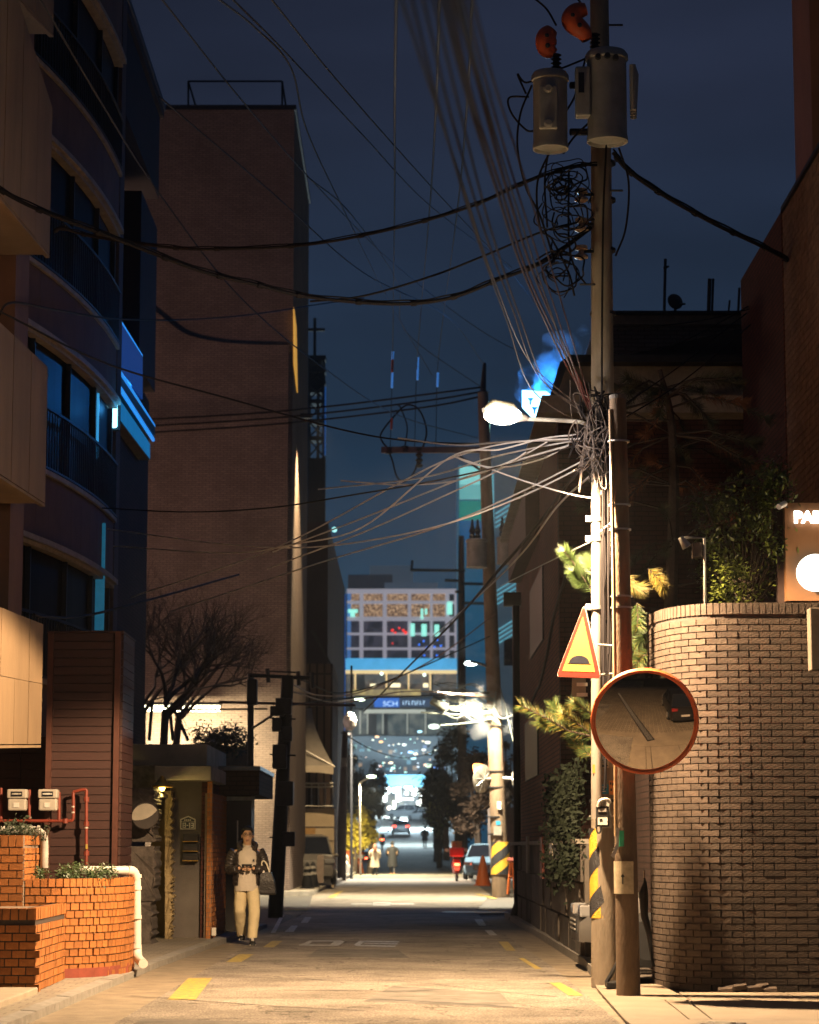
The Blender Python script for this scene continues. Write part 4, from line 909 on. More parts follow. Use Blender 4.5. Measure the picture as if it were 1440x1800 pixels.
# mirror post
B2 = Vector((P(1105, 1756, 23.9).x, 23.9, 0)); T2 = P(1086, 697, 24.2)
mp_ = thing('mirror_post', 'brown concrete post with pasted notice carrying the big traffic mirror', 'pole', B2)
MB().tube([B2, T2], [.118, .084], 22).build('shaft', polew, mp_, smooth=True); MB().lathe(T2, [(.086, -.03), (.088, .01), (.03, .03)], 18).build('top_cap', concd, mp_)
MB().tube([P(1073, 720, 24.15), P(1079, 1000, 24.0), P(1081, 1180, 23.95), P(1083, 1470, 23.85)], .019, 10).build('conduit', mat('tan_conduit', (.40, .28, .16), .5), mp_, smooth=True)
for py in (780, 896, 940, 1060, 1080):
    c = B2.lerp(T2, (1756-py)/1059); MB().lathe(c, [(.1, -.008), (.112, -.008), (.112, .008), (.1, .008)], 18).build('steel_band', steel, mp_)
def wrap(name, m, parent, cx, cy, r, a0, a1, z0, z1, n=8, curl=0, **k):
    vs = []
    for i in range(n+1):
        a = a0+(a1-a0)*i/n; rr_ = r+curl*(abs(i/n-.5)*2)**3
        vs += [(cx+rr_*math.cos(a), cy+rr_*math.sin(a), z0), (cx+rr_*math.cos(a), cy+rr_*math.sin(a), z1)]
    vs += [(x+ (cx-x)*.02, y+(cy-y)*.02, z) for x, y, z in vs]; o = 2*(n+1)
    fs = [(2*i, 2*i+2, 2*i+3, 2*i+1) for i in range(n)]+[(o+2*i, o+2*i+1, o+2*i+3, o+2*i+2) for i in range(n)]
    return MB().add(vs, fs).build(name, m, parent, **k)
cx = P(1105, 1540, 23.93).x
wrap('paper_notice', mat('old_paper', (.50, .42, .28), .8, .25, 14), mp_, P(1103, 1540, 23.93).x, 23.93, .118, R(175), R(292), ZH(1571, 23.9), ZH(1514, 23.9), 10, .014)
ap_ = P(1095, 1545, 23.78); a_ = MB(); a_.box(ap_.x-.006, ap_.x+.006, 23.788, 23.795, ap_.z-.05, ap_.z+.02); a_.poly([(ap_.x-.02, 23.79, ap_.z+.02), (ap_.x+.02, 23.79, ap_.z+.02), (ap_.x, 23.79, ap_.z+.05)])
a_.build('printed_arrow', blackm, mp_)
wrap('green_tape', mat('green_tape', (.01, .22, .12), .5), mp_, P(1104, 1470, 23.93).x, 23.93, .114, R(195), R(245), ZH(1488, 23.9), ZH(1460, 23.9))
MB().slab([P(1083, 1455, 23.8), P(1089, 1455, 23.8), P(1088, 1488, 23.8), P(1079, 1509, 23.78), P(1074, 1504, 23.78), P(1084, 1483, 23.8)], (0, .004, 0)).build('torn_tape', pvc, mp_)
# meter box, stickers, notices on the utility pole
mt = thing('electric_meter', 'black cased electric meter with white label strapped above the striped wrap', 'meter', P(1061, 1435, 25.4))
def pb(name, m, px0, px1, py0, py1, Y, d, parent, **k): return MB().box(XH(px0, (py0+py1)/2, Y), XH(px1, (py0+py1)/2, Y), Y, Y+d, ZH(py1, Y), ZH(py0, Y)).build(name, m, parent, **k)
pb('backboard', mat('grey_board', (.3, .28, .24), .7), 1054, 1075, 1404, 1456, 25.52, .02, mt)
pb('casing', blackm, 1048, 1071, 1417, 1453, 25.42, .1, mt, bevel=.012); pb('window', mat('meter_window', (.28, .26, .24), .2), 1052, 1066, 1421, 1427, 25.41, .012, mt)
pb('label', pvc, 1051, 1068, 1437, 1450, 25.41, .012, mt); pb('label_print', blackm, 1054, 1059, 1439, 1442, 25.405, .005, mt)
MB().tube(catmull([P(1052, 1418, 25.42), P(1055, 1408, 25.4), P(1066, 1405, 25.42), P(1072, 1410, 25.5)]), .018, 8).build('cable_loop', pvc, mt)
MB().tube(catmull([P(1048, 1452, 25.4), P(1050, 1463, 25.4), P(1055, 1463, 25.4), P(1057, 1453, 25.4)]), .009, 6).build('cable_loop', blackm, mt)
MB().box(XH(1040, 1435, 25.5)-.02, XH(1083, 1435, 25.5), 25.55, 25.58, ZH(1436, 25.5), ZH(1433, 25.5)).build('strap', steel, mt)
def stick(name, label, cat, m, px0, px1, py0, py1, off=.006):
    c = P((px0+px1)/2, py0, 25.7); cxp = P(1061, py0, 25.77).x; r_ = .1335+off
    f = lambda px: -math.acos(max(-1, min(1, (P(px, py0, 25.7).x-cxp)/r_)))
    o = wrap(name, m, None, cxp, 25.77, r_, 2*math.pi+f(px0), 2*math.pi+f(px1), ZH(py1, 25.65), ZH(py0, 25.65)); tag(o, label, cat); return o, cxp, r_, f
bs = mat('blue_sticker', (.02, .20, .34), .5, .2, 40); os_ = mat('orange_sticker', (.65, .22, .04), .5, .15, 30)
o, cxp, r_, f = stick('sticker', 'square blue sticker with pale writing on the nearest utility pole', 'sticker', bs, 1052.5, 1069, 1379, 1396)
for i, (a, b, y_) in enumerate(((1055, 1066, 1383), (1059, 1062, 1387), (1057, 1064, 1391))): wrap('print_line', pvc, o, cxp, 25.77, r_+.002, 2*math.pi+f(a), 2*math.pi+f(b), ZH(y_+1, 25.65), ZH(y_-.4, 25.65))
o, cxp, r_, f = stick('sticker', 'torn orange sticker with black letters beside the blue one', 'sticker', os_, 1070, 1082, 1372, 1397)
for a, b, y_ in ((1071, 1074, 1377), (1075.5, 1078, 1378), (1079, 1081.5, 1377), (1072, 1075, 1388), (1078, 1081.5, 1386)): wrap('print_mark', blackm, o, cxp, 25.77, r_+.002, 2*math.pi+f(a), 2*math.pi+f(b), ZH(y_+2.5, 25.65), ZH(y_-2, 25.65))
o, cxp, r_, f = stick('notice', 'scrap of white notice with bold black characters under the triangular sign', 'notice', mat('scrap_paper', (.42, .36, .26), .8, .3, 20), 1056, 1070, 1333, 1350)
for a, b, y0, y1 in ((1057, 1061, 1335, 1336.5), (1057, 1058.3, 1335, 1342), (1059.8, 1061, 1338, 1342), (1057, 1061, 1344, 1349), (1063, 1067.5, 1335, 1336.3), (1064.5, 1066, 1337, 1343), (1063, 1068, 1345, 1346.5)): wrap('print_stroke', blackm, o, cxp, 25.77, r_+.002, 2*math.pi+f(a), 2*math.pi+f(b), ZH(y1, 25.65), ZH(y0, 25.65))
o = pb('sticker', os_, 1041.5, 1049, 1344, 1359, 25.44, .004, None); tag(o, 'small orange yellow sticker near the foot of the pale steel pipe', 'sticker')
# transformers
trm = mat('transformer_grey', (.24, .225, .195), .55, .2, 6, .1)
def transformer(label, cx_, py0, py1, wpx, Y, fins=0, bush=None):
    a = P(cx_, py0, Y); b = P(cx_, py1, Y); r = wpx/2/4250*Y*1.01; t = thing('transformer', label, 'transformer', b)
    h = a.z-b.z
    MB().lathe(b, [(r*.84, .03), (r*.9, .0), (r*.97, .0), (r*.97, .05), (r*.93, .08), (r*.93, h-.1), (r*1.02, h-.09), (r*1.02, h-.04), (r*.9, h)], 30).build('tank', trm, t, smooth=True)
    if bush:
        c = P(bush, py0, Y); 
        pr_ = [(.03, -.03)]
        for i in range(5): pr_ += [(.035, i*.045), (.06, i*.045+.015), (.035, i*.045+.03)]
        MB().lathe(c, pr_, 12).build('bushing', blackm, t, smooth=True)
    for i in range(fins): 
        x = a.x+r+.03; y = Y-.12+i*.1
        MB().tube([(x+.01*i, y, b.z+h*.32), (x+.02*i, y, b.z+h*.82)], .035, 8).build('cooling_fin', trm, t)
    return t, a, b, r, h
t1, a1, b1, r1, h1 = transformer('smaller grey pole transformer hanging left of the nearest pole', 968, 128, 263, 66, 25.1, 0, 978)
c = P(962, 198, 25.1); MB().box(c.x-.10, c.x+.10, 25.1-r1*.96-.03, 25.1-r1*.8, c.z-.24, c.z+.24).build('access_panel', trm, t1, bevel=.02)
for dz in (-.18, .2): MB().lathe(c+Vector((0, -r1*.96-.03, dz)), [(.05, 0), (.05, .02), (.03, .03)], 14, (0, -1, 0)).build('panel_knob', trm, t1)
t2_, a2, b2, r2, h2 = transformer('larger grey pole transformer with cooling fins in front of the pole top', 1068, 92, 250, 76, 25.1, 4, 1046)
for dx, dz in ((-.12, -.12), (-.02, -.11), (.07, -.13)): MB().lathe(Vector((a2.x+dx, 25.1-r2*.9, a2.z+dz)), [(.035, 0), (.03, .04)], 10, (0, -1, 0)).build('bushing_port', blackm, t2_)
MB().box(a2.x-r2-.13, a2.x-r2+.03, 24.95, 25.1, b2.z+.25, a2.z-.2).build('side_cabinet', trm, t2_, bevel=.02)
MB().box(a2.x-r2-.1, a2.x-r2-.04, 24.93, 24.95, b2.z+.5, b2.z+.72).build('cabinet_slot', blackm, t2_)
MB().tube([P(1003, 150, 25.4), P(1050, 150, 25.5)], .04, 6).build('hanger_bracket', darkm, t1); MB().tube([P(1003, 232, 25.4), P(1050, 232, 25.5)], .04, 6).build('hanger_bracket', darkm, t1)
orp = mat('orange_cover', (.42, .07, .02), .5, .2, 9)
def birdcover(label, pts, Y):
    t = thing('insulator_cover', label, 'insulator cover', P(*pts[0], Y)); q = catmull([P(a, b, Y) for a, b in pts], 6)
    MB().tube(q, [.06+.055*math.sin(i/len(q)*3.1) for i in range(len(q))], 12).build('cover', orp, t, smooth=True)
    for i in (len(q)//3, len(q)//2+2): MB().ball(q[i]+Vector((0, -.10, 0)), .028, 8).build('vent_hole', blackm, t)
birdcover('orange insulator cover on top of the smaller transformer', [(974, 95), (962, 85), (961, 65), (970, 52)], 25.05)
birdcover('orange insulator cover beside the pole above the larger transformer', [(1032, 70), (1024, 55), (1006, 38), (1012, 22), (1030, 16)], 25.05)
for py, lab in ((342, 'top'), (394, 'middle'), (442, 'lowest')):
    c = P(1022, py, 25.5); t = thing('insulator', lab+' brown spool insulator on the left of the nearest pole', 'insulator', c, 'spool insulators on the nearest pole')
    MB().lathe(c-Vector((0, 0, .09)), [(.03, 0), (.075, .02), (.07, .05), (.03, .07), (.03, .1), (.07, .11), (.065, .15), (.02, .16)], 14).build('spool', mat('porcelain', (.36, .25, .17), .25), t, smooth=True)
    MB().tube([c, P(1042, py, 25.6)], .02, 6).build('pin', darkm, t)
# bump warning sign
tsn = thing('warning_sign', 'triangular yellow and red road hump warning sign beside the steel pipe', 'sign', P(1018, 1192, 24.6))
SL, SR, STp = P(978, 1190, 24.9), P(1058, 1193, 24.4), P(1028, 1061, 24.58)
S_ = (SR-SL); U_ = STp-(SL+SR)/2; Nn = S_.cross(U_).normalized()
if Nn.y > 0: Nn = -Nn
def S2D(s, t, d=0): return SL+S_*s+U_*t+Nn*d   # s 0..1 along base, t 0..1 up (apex at s=.5)
def tri(ins, rad, d, tk, m, name):
    # inset rounded triangle
    cs = [(0+ins*1.0, 0+ins*.62), (1-ins*1.0, ins*.62), (.5, 1-ins*1.25)]; pts = []
    for i in range(3):
        A_, B_, C_ = Vector(cs[i-1]), Vector(cs[i]), Vector(cs[(i+1) % 3])
        for k in range(6):
            t = k/5; p0 = B_+(A_-B_).normalized()*rad; p1 = B_+(C_-B_).normalized()*rad
            q = p0*(1-t)**2+B_*2*t*(1-t)+p1*t*t; pts.append(S2D(q.x, q.y, d))
    MB().slab(pts, Nn*tk).build(name, m, tsn)
tri(0, .09, -.006, .012, mat('sign_edge', (.55, .5, .45), .4), 'plate')
tri(.012, .085, .007, .002, mat('sign_red', (.26, .022, .014), .4, .1, 5, spec=.5), 'red_border')
tri(.135, .02, .010, .002, mat('sign_yellow', (.34, .20, .05), .4, .08, 5, spec=.5), 'yellow_field')
bp_ = [S2D(.24, .19, .013), S2D(.76, .19, .013)]+[S2D(.5+.22*math.cos(a), .20+.10*math.sin(a), .013) for a in [math.pi*i/12 for i in range(13)]]
MB().slab(bp_, Nn*.002).build('hump_symbol', mat('sign_black', (.015, .016, .025), .4), tsn)
MB().tube([P(1058, 1186, 24.9), P(1085, 1184, 24.2)], .012, 6).build('bracket_arm', steel, tsn); MB().tube([P(1052, 1133, 24.8), P(1080, 1135, 24.2)], .012, 6).build('bracket_arm', steel, tsn)
bpn = thing('sign_backplate', 'small grey metal plate with two bolted straps under the triangular sign', 'bracket', P(1020, 1210, 24.8))
MB().slab([P(1006, 1192, 24.8), P(1030, 1192, 24.9), P(1030, 1225, 24.9), P(1005, 1225, 24.8)], (0, .02, 0)).build('plate', mat('plate_grey', (.18, .16, .13), .6), bpn)
for py in (1203, 1221): MB().slab([P(1014, py-3, 24.78), P(1033, py-3, 24.82), P(1033, py+3, 24.82), P(1014, py+3, 24.78)], (0, .015, 0)).build('strap', pvc, bpn)
# big convex mirror
MC = P(1133.5, 1267.5, 23.45); MN = Vector((-.05, -1, -.27)).normalized()
mm = thing('traffic_mirror', 'large round convex traffic mirror with orange rim on the brown post', 'mirror', MC)
orr = mat('orange_rim', (.62, .12, .03), .4, .1, 6, spec=.5)
Rm = 94.5/4250*23.5
MB().lathe(MC, [(Rm*.55, -.10), (Rm*.93, -.04), (Rm, -.01), (Rm, .02), (Rm*.985, .03), (Rm*.95, .03), (Rm*.945, .01)], 64, MN).build('orange_rim', orr, mm, smooth=True)
cap(MC+MN*.006, MN, Rm*.945, 2.3, 64, 14).build('mirror_face', mat('mirror_acrylic', (.38, .34, .30), .03, .12, 2.2, metal=1), mm, smooth=True)
A_ = MN; a = Vector((0, 0, 1)).cross(A_).normalized()*-1; b = A_.cross(a).normalized()
if b.z < 0: b = -b
hv = []; n = 30
for i in range(n+1):
    th = R(22)+R(136)*i/n; dpt = .10*math.sin(math.pi*i/n)**.6
    for r_, d in ((Rm*.985, .02), (Rm*1.0, .02+dpt), (Rm*.985, .02+dpt), (Rm*.965, .02)): hv.append(MC+a*math.cos(th)*r_+b*math.sin(th)*r_+MN*d)
MB().add(hv, [(i*4+k, i*4+(k+1) % 4, (i+1)*4+(k+1) % 4, (i+1)*4+k) for i in range(n) for k in range(4)]).build('visor', orr, mm, smooth=True)
MB().tube([MC-MN*.08, Vector((B2.x-.05, 23.82, MC.z))], .035, 8).build('bracket', steel, mm)
rh = thing('rear_house', 'pale house across the forecourt reflected in the big mirror', 'building', (0, -10, 0))
MB().box(-14, 14, -13, -10, 0, 9).build('wall', mat('rear_wall', (.16, .12, .09), .85, .3, .6), rh)
for i in range(7):
    for z_ in (1.0, 4.2): wf = MB().box(-11+i*3.3, -9.2+i*3.3, -10, -9.95, z_, z_+1.8).build('window', darkm, rh); MB().box(-10.9+i*3.3, -9.3+i*3.3, -9.95, -9.93, z_+.1, z_+1.7).build('pane', mat('rear_pane', (.4, .3, .15), .5, emit=(.6, .38, .16), es=.5) if (i*3+int(z_)) % 4 == 0 else glassd, wf)
# ---------- curved brick wall
WP = [(2.74, 28.0), (XH(1143, 1400, 26.6), 26.6), (XH(1145, 1400, 26.1), 26.1), (XH(1156, 1400, 25.7), 25.7), (XH(1176, 1400, 25.32), 25.32), (XH(1203, 1400, 25.03), 25.03), (XH(1240, 1400, 24.82), 24.82), (XH(1270, 1400, 24.75), 24.75), (XH(1305, 1400, 24.72), 24.72), (3.75, 24.715), (4.1, 24.715), (4.45, 24.715), (4.75, 24.72)]
q = catmull([(x, y, 0) for x, y in WP[1:]], 5); WPs = [(p.x, p.y) for p in q]
cw = thing('curved_brick_wall', 'high curved wall of dark brown brick with a soldier course, right foreground', 'wall', (3.4, 26, 0))
brick_wall(cw, WPs, .02, 3.94, drbr, mortd, bw=.205, bh=.0565, mo=.0108, depth=.09, limit=299, cap=True, proud=.009, jit=.0015, cap_h=.115, key=lambda x, y, z: (1 if x < 4.2 else 0)-abs(z-2)*.05-(y-24)*.2)
MB().box(2.79, 2.95, 26.6, 34, 0, 3.7).build('rear_return', darkbr2, cw)
db_ = thing('debris', 'broken brick rubble lying at the foot of the curved wall', 'rubble', P(1300, 1745, 24.5))
for i in range(7):
    c = P(1275+i*13, 1745, 24.45+.05*(i % 2)); MB().obox((c.x, c.y, .05+.015*(i % 3)), (1, .4*(i % 3-1), .1), (0, 1, .2), (0, 0, 1), .07, .04, .02).build('brick', drbr, db_)
mbx = pb('wall_box', mat('grey_box', (.10, .08, .06), .6), 1425, 1475, 1068, 1178, 24.45, .2, None, bevel=.01); tag(mbx, 'grey metal box hung on the brick wall at the right edge', 'box')
# ---------- illuminated parking sign pylon
ps = thing('parking_sign', 'brown parking sign panel with glowing white letters and round lamp', 'sign', P(1440, 1055, 26.6))
pnl = mat('sign_brown', (.16, .075, .03), .6, .15, 3)
pb('panel', pnl, 1381, 1560, 884, 1056, 26.6, .35, ps); pb('side_return', mat('sign_dark', (.05, .03, .025), .7), 1366, 1380.6, 887, 1060, 26.75, .2, ps)
glw = mat('letter_glow', (1, 1, 1), .4, emit=(1, .93, .82), es=5)
c = P(1396, 918, 26.56); text_obj('PARKING', 'lettering', glw, ps, c, (R(90), 0, 0), .17, .012, 'LEFT', sx=1.05, off=.010)
c = P(1432.5, 1007.5, 26.5); MB().lathe(c, [(.205, 0), (.205, .06), (.19, .07)], 40, (0, -1, 0)).build('round_lamp', mat('disc_glow', (1, 1, 1), .4, emit=(.92, 1, .92), es=2.6), ps, smooth=True)
lamp('POINT', 'sign_glow', c+Vector((0, -.28, .0)), 26, (1, .68, .36), ps, .2); 
bc = thing('security_camera', 'small white bullet camera left of the parking sign', 'camera', P(1374, 888, 26.5))
MB().tube([P(1369, 891, 26.4), P(1380, 885, 26.5)], .032, 10).build('housing', pvc, bc); MB().tube([P(1378, 887, 26.5), P(1384, 892, 26.6)], .012, 6).build('arm', darkm, bc)
# ---------- brick tower on the right edge, and the smooth wall above
XTo = XH(1384, 700, 30.2); ztp = ZH(372, 30.2)
tr_ = thing('brick_annex', 'brick flank with slanting courses rising above the parking sign', 'building', (XTo, 29, 0))
tbk = mat('annex_brick', (.17, .10, .065), .85, .35, 8, .5, bscale=50, rnd=.22)
brick_wall(tr_, [(XTo, 30.2), (XTo, 27.0)], ZH(1050, 30.2), ztp, tbk, mortd, bw=.215, bh=.078, mo=.012, depth=.09, limit=299, proud=.012, key=lambda x, y, z: y*2-z*.3)
MB().box(XTo+.1, XTo+3, 27.0, 30.2, 0, ztp-.02).build('core', darkbr, tr_)
MB().box(XTo-.03, XTo+3, 30.2, 34, 0, ztp).build('rear_wall', darkbr, tr_)
MB().box(XTo-.03, XTo+3.0, 26.98, 30.22, ztp+.002, ztp+.06).build('coping', darkm, tr_)
uw = MB().box(XH(1404, 100, 34), XH(1404, 100, 34)+4, 33, 34.5, 6, 20).build('high_wall', mat('rust_render', (.30, .13, .06), .85, .15, 1.2, .2)); tag(uw, 'tall smooth rust coloured wall at the top right corner', 'wall')
# ---------- dark house behind
kh = thing('dark_house', 'low dark house with pale brick upper storey and roof aerials behind the pines', 'building', (5, 40, 0))
Yk = 44
pb('upper_storey', brickmat('pale_shade_brick', (.14, .10, .08), (.11, .08, .065), (.06, .045, .035), .24, .075), 1060, 1420, 571, 690, Yk, 6, kh)
pb('fascia', mat('fascia_tan', (.17, .125, .09), .7), 1060, 1420, 551, 570, Yk-.12, .12, kh); pb('roof_edge', darkm, 1055, 1425, 546, 550.5, Yk-.3, 7, kh)
Yr = 39
MB().slab([P(1060, 634, Yr), P(1240, 592, Yr), P(1420, 550, Yr), P(1420, 668, Yr), P(1060, 668, Yr)], (0, 2.5, 0)).build('gable_roof', mat('dark_shingle', (.022, .018, .018), .85, .3, 8, .4), kh)
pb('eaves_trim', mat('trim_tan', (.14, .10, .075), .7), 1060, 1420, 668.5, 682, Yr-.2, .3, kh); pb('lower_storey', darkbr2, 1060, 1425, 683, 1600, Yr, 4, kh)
pb('dark_window', glassd, 1130, 1270, 700, 728, Yr-.02, .02, kh)
an = thing('roof_aerials', 'thin aerials standing on the dark house roof against the sky', 'aerial', P(1200, 546, 45))
for px, py, r_ in ((1170, 455, .03), (1248, 490, .04), (1254, 490, .025), (1300, 506, .025), (1283, 528, .02), (1326, 525, .03), (1310, 532, .02)): MB().tube([P(px-2, 548, 45), P(px, py, 45)], r_, 5).build('mast', darkm, an)
for x0_, y0_, x1_, y1_ in ((1166, 472, 1176, 468), (1322, 530, 1345, 543), (1190, 536, 1205, 534)): MB().tube([P(x0_, y0_, 45), P(x1_, y1_, 45)], .02, 4).build('element', darkm, an)
ds = thing('satellite_dish', 'dark satellite dish between the first two roof aerials', 'dish', P(1187, 545, 45)); c = P(1187, 530, 45)
MB().lathe(c, [(.03, .06), (.12, .03), (.16, 0), (.15, -.01)], 18, (.35, -1, .2)).build('dish', darkm, ds); MB().tube([c, P(1187, 547, 45)], .03, 5).build('stand', darkm, ds)
# ---------- brick house along the street (right, beyond the poles)
ih = thing('street_house', 'red-brown brick house with pale eaves gable and narrow windows beyond the near poles', 'building', (4, 44, 0))
XI = XH(985, 1200, 37); rbk = brickmat('rust_brick', (.20, .065, .035), (.15, .05, .03), (.06, .03, .02), .2, .072, .01)
zg = ZH(735, 37)
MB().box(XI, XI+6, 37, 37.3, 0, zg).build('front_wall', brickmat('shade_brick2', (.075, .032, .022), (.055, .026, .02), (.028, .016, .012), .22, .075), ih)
MB().box(XI, XI+.3, 37.31, 52, 0, ZH(735, 37)).build('street_wall', rbk, ih)
MB().hexa([(XI-.35, 36.4, zg-.02), (XI+7, 36.4, zg-.02), (XI+7, 52.3, zg-.02), (XI-.35, 52.3, zg-.02), (XI-.28, 36.4, zg+.25), (XI+7, 36.4, zg+.25), (XI+7, 52.3, zg+.25), (XI-.28, 52.3, zg+.25)]).build('eaves', mat('grey_eaves', (.30, .26, .2), .7), ih)
MB().hexa([(XI-.05, 36.6, zg+.26), (XI+7, 36.6, zg+.26), (XI+7, 52, zg+.26), (XI-.05, 52, zg+.26), (XI+.12, 36.6, zg+.74), (XI+7, 36.6, zg+.74), (XI+7, 52, zg+.74), (XI+.12, 52, zg+.74)]).build('parapet', mat('grey_plaster', (.21, .18, .14), .8), ih)
MB().hexa([(XI+.0, 36.3, zg+.75), (XI+7, 36.3, zg+.75), (XI+7, 52.5, zg+.75), (XI+.0, 52.5, zg+.75), (XI+.15, 36.3, zg+.86), (XI+7, 36.3, zg+.86), (XI+7, 52.5, zg+.86), (XI+.15, 52.5, zg+.86)]).build('roof', darkm, ih)
def xwin(px0, px1, py0, py1, m, name='window', frame=darkm, proud=.03):
    Y0 = onX(px1, 1400, XI).y; Y1 = onX(px0, 1400, XI).y; ym = (Y0+Y1)/2; z1, z0 = ZH(py0, ym), ZH(py1, ym)
    f = MB().box(XI-proud, XI-.002, Y0, Y1, z0, z1).build(name, frame, ih)
    MB().box(XI-proud-.012, XI-proud-.001, Y0+.12, Y1-.12, z0+.1, z1-.1).build('pane', m, f)
    MB().box(XI-proud-.03, XI-proud-.013, (Y0+Y1)/2-.03, (Y0+Y1)/2+.03, z0+.1, z1-.1).build('glazing_bar', frame, f)
    return f
xwin(936, 959, 1018, 1142, mat('grey_blue_glass', (.04, .055, .07), .12, .3, 1.5, spec=.7)); xwin(926, 948, 1262, 1368, mat('curtain', (.34, .27, .15), .8, .15, 5)); xwin(918, 950, 850, 900, mat('grey_blue_glass', (0, 0, 0)))
for px in (966, 969): pass
pu = thing('downpipe', 'thick black drain pipe running down the far corner of the brick house', 'pipe', onX(908, 1600, XI-.1))
q = onX(909, 1400, XI-.12); MB().tube([(q.x, q.y, .3), (q.x, q.y, ZH(1042, q.y))], .075, 10).build('pipe_run', blackm, pu); MB().tube([(q.x, q.y, .34), (q.x-.12, q.y-.1, .0)], .075, 10).build('shoe', blackm, pu)
MB().box(q.x-.25, q.x+.1, q.y-.1, q.y+.15, ZH(1065, q.y), ZH(1042, q.y)).build('hopper', blackm, pu)
sg = thing('wall_cable', 'slack black cable hanging down the street side of the brick house', 'cable', (XI, 45, 3))
MB().tube(catmull([onX(1010, 960, XI-.1)]+[onX(a, b, XI-.12) for a, b in ((975, 1080), (962, 1150), (950, 1200), (943, 1215), (925, 1260))]), .025, 6).build('cable_run', blackm, sg)
# balcony box upper
fb = MB().box(XI-.25, XI, 42.5, 50, ZH(985, 46), ZH(905, 46)).build('balcony_front', mat('balcony_maroon', (.06, .03, .025), .7), ih)
# retaining wall of stone blocks with ivy
rw = thing('stone_retaining_wall', 'dark stone block retaining wall at the foot of the brick house', 'wall', (2.2, 44, 0))
me = MB().box(0, .12, -.58, .58, 0, .47).mesh('stone_block', mat('dark_block', (.085, .072, .06), .9, .4, 4, .9, bscale=14, rnd=.25))
for row in range(3):
    y = 31.6+(row % 2)*.6
    while y < 51.2:
        inst('stone_block', me, rw, (XI-.13+random.uniform(-.015, .015), y, .02+row*.5)); y += 1.19
MB().box(XI-.06, XI+.2, 31, 51.8, 0, 1.5).build('core', concd, rw)
MB().box(XI-.2, XI+.2, 31, 51.8, 1.5, 1.56).build('coping', conc, rw)
iv = MB(); rnd = random.Random(4)
for i in range(2600):
    y = rnd.uniform(30.9, 37.5); z = rnd.uniform(1.15, 2.6)-abs(rnd.gauss(0, .15)); x = XI-.16+rnd.gauss(0, .07); s = rnd.uniform(.03, .06)
    a_ = Vector((rnd.gauss(0, 1), rnd.gauss(0, 1), rnd.gauss(0, 1))).normalized(); b_ = a_.orthogonal().normalized(); p = Vector((x, y, z)); iv.add([p-a_*s, p-b_*s*.6, p+a_*s, p+b_*s*.6], [(0, 1, 2, 3)])
o = iv.build('ivy', mat('ivy_dark', (.018, .026, .014), .7, .4, 4)); tag(o, 'dark ivy hanging over the stone retaining wall', 'ivy'); o['kind'] = 'stuff'; del o['category']; del o['label']
MB().box(XI-.1, XI+3.0, 30.8, 31.0, 0, 1.3).build('low_wall', mat('low_grey_wall', (.10, .085, .07), .85)); tag(bpy.data.objects['low_wall'], 'low grey end wall behind the parked car', 'wall')
nb = thing('wall_lantern', 'small framed glass lantern box on the stone wall under the ivy', 'lantern', (XI-.2, 37, 1.8))
q = onX(975, 1490, XI-.22); MB().box(q.x-.05, q.x+.05, q.y-.6, q.y+.6, q.z-.18, q.z+.12).build('frame', darkm, nb); MB().box(q.x-.06, q.x-.051, q.y-.4, q.y+.4, q.z-.12, q.z+.06).build('pane', mat('lantern_pane', (.5, .45, .38), .2), nb)
for px, py in ((953, 1505), (928, 1500)): 
    q = onX(px, py, XI-.2); MB().box(q.x-.02, q.x+.02, q.y-.3, q.y+.3, q.z-.35, q.z+.3).build('red_marker', redp if px == 953 else conc, nb)
# ---------- pine sprigs, pine tree, bush
needm = mat('pine_needle', (.05, .085, .022), .5, .4, 4, spec=.4, rnd=.1); needy = mat('pine_needle_yellow', (.17, .13, .025), .55, .3, 4); needd = mat('pine_needle_dark', (.04, .04, .018), .6, .4, 3); needb = mat('needle_brown', (.16, .06, .02), .7, .3, 4)
def needles(mb, axis, n, ln, rnd, wd=.0030):
    q = catmull(axis, 6)
    for _ in range(n):
        t = rnd.random()**.8; i = min(int(t*(len(q)-1)), len(q)-2); p = q[i].lerp(q[i+1], rnd.random()); d = (q[i+1]-q[i]).normalized()
        o_ = Vector((rnd.gauss(0, 1), rnd.gauss(0, 1), rnd.gauss(0, 1))); o_ = (o_-d*o_.dot(d)).normalized(); v = (d*rnd.uniform(.5, 1.3)+o_).normalized()*ln*rnd.uniform(.7, 1.15)
        s = v.cross(Vector((0, 1, 0))).normalized()*wd
        mb.add([p-s, p+s, p+v], [(0, 1, 2)])
def sprig(label, runs, Y, n, ln, seed):
    rnd = random.Random(seed); c = P(*runs[0][0][:2], Y); t = thing('pine_branch', label, 'branch', c); br = MB()
    for ms, cols in (('green_needles', needm), ('yellow_needles', needy)):
        n_ = n*2; mb = MB()
        for k, (pts, mixy) in enumerate([(r[:-1], r[-1]) for r in runs]):
            ax_ = [P(a, b, Y+.06*j*(1 if k % 2 else -1)) for j, (a, b) in enumerate(pts)]
            f = mixy if ms[0] == 'y' else 1-mixy
            needles(mb, ax_, int(n*f*1.1), ln*1.15, rnd)
            if ms[0] == 'g': br.tube(ax_, [.012]*len(ax_), 5)
        if mb.v: mb.build(ms, cols, t)
    br.build('twig', barkm, t)
sprig('bright yellow-green pine branch reaching left from behind the big mirror', [((1045, 1295), (1000, 1285), (960, 1262), (915, 1240), .35), ((1000, 1285), (985, 1262), (972, 1238), .1), ((1040, 1290), (1010, 1268), (990, 1255), .6), ((1040, 1330), (1015, 1310), (1005, 1295), .2), ((1045, 1260), (1025, 1245), (1010, 1235), .3), ((1046, 1312), (1030, 1322), (1020, 1310), .2), ((985, 1280), (962, 1276), (948, 1268), .2)], 26.3, 420, .11, 2)
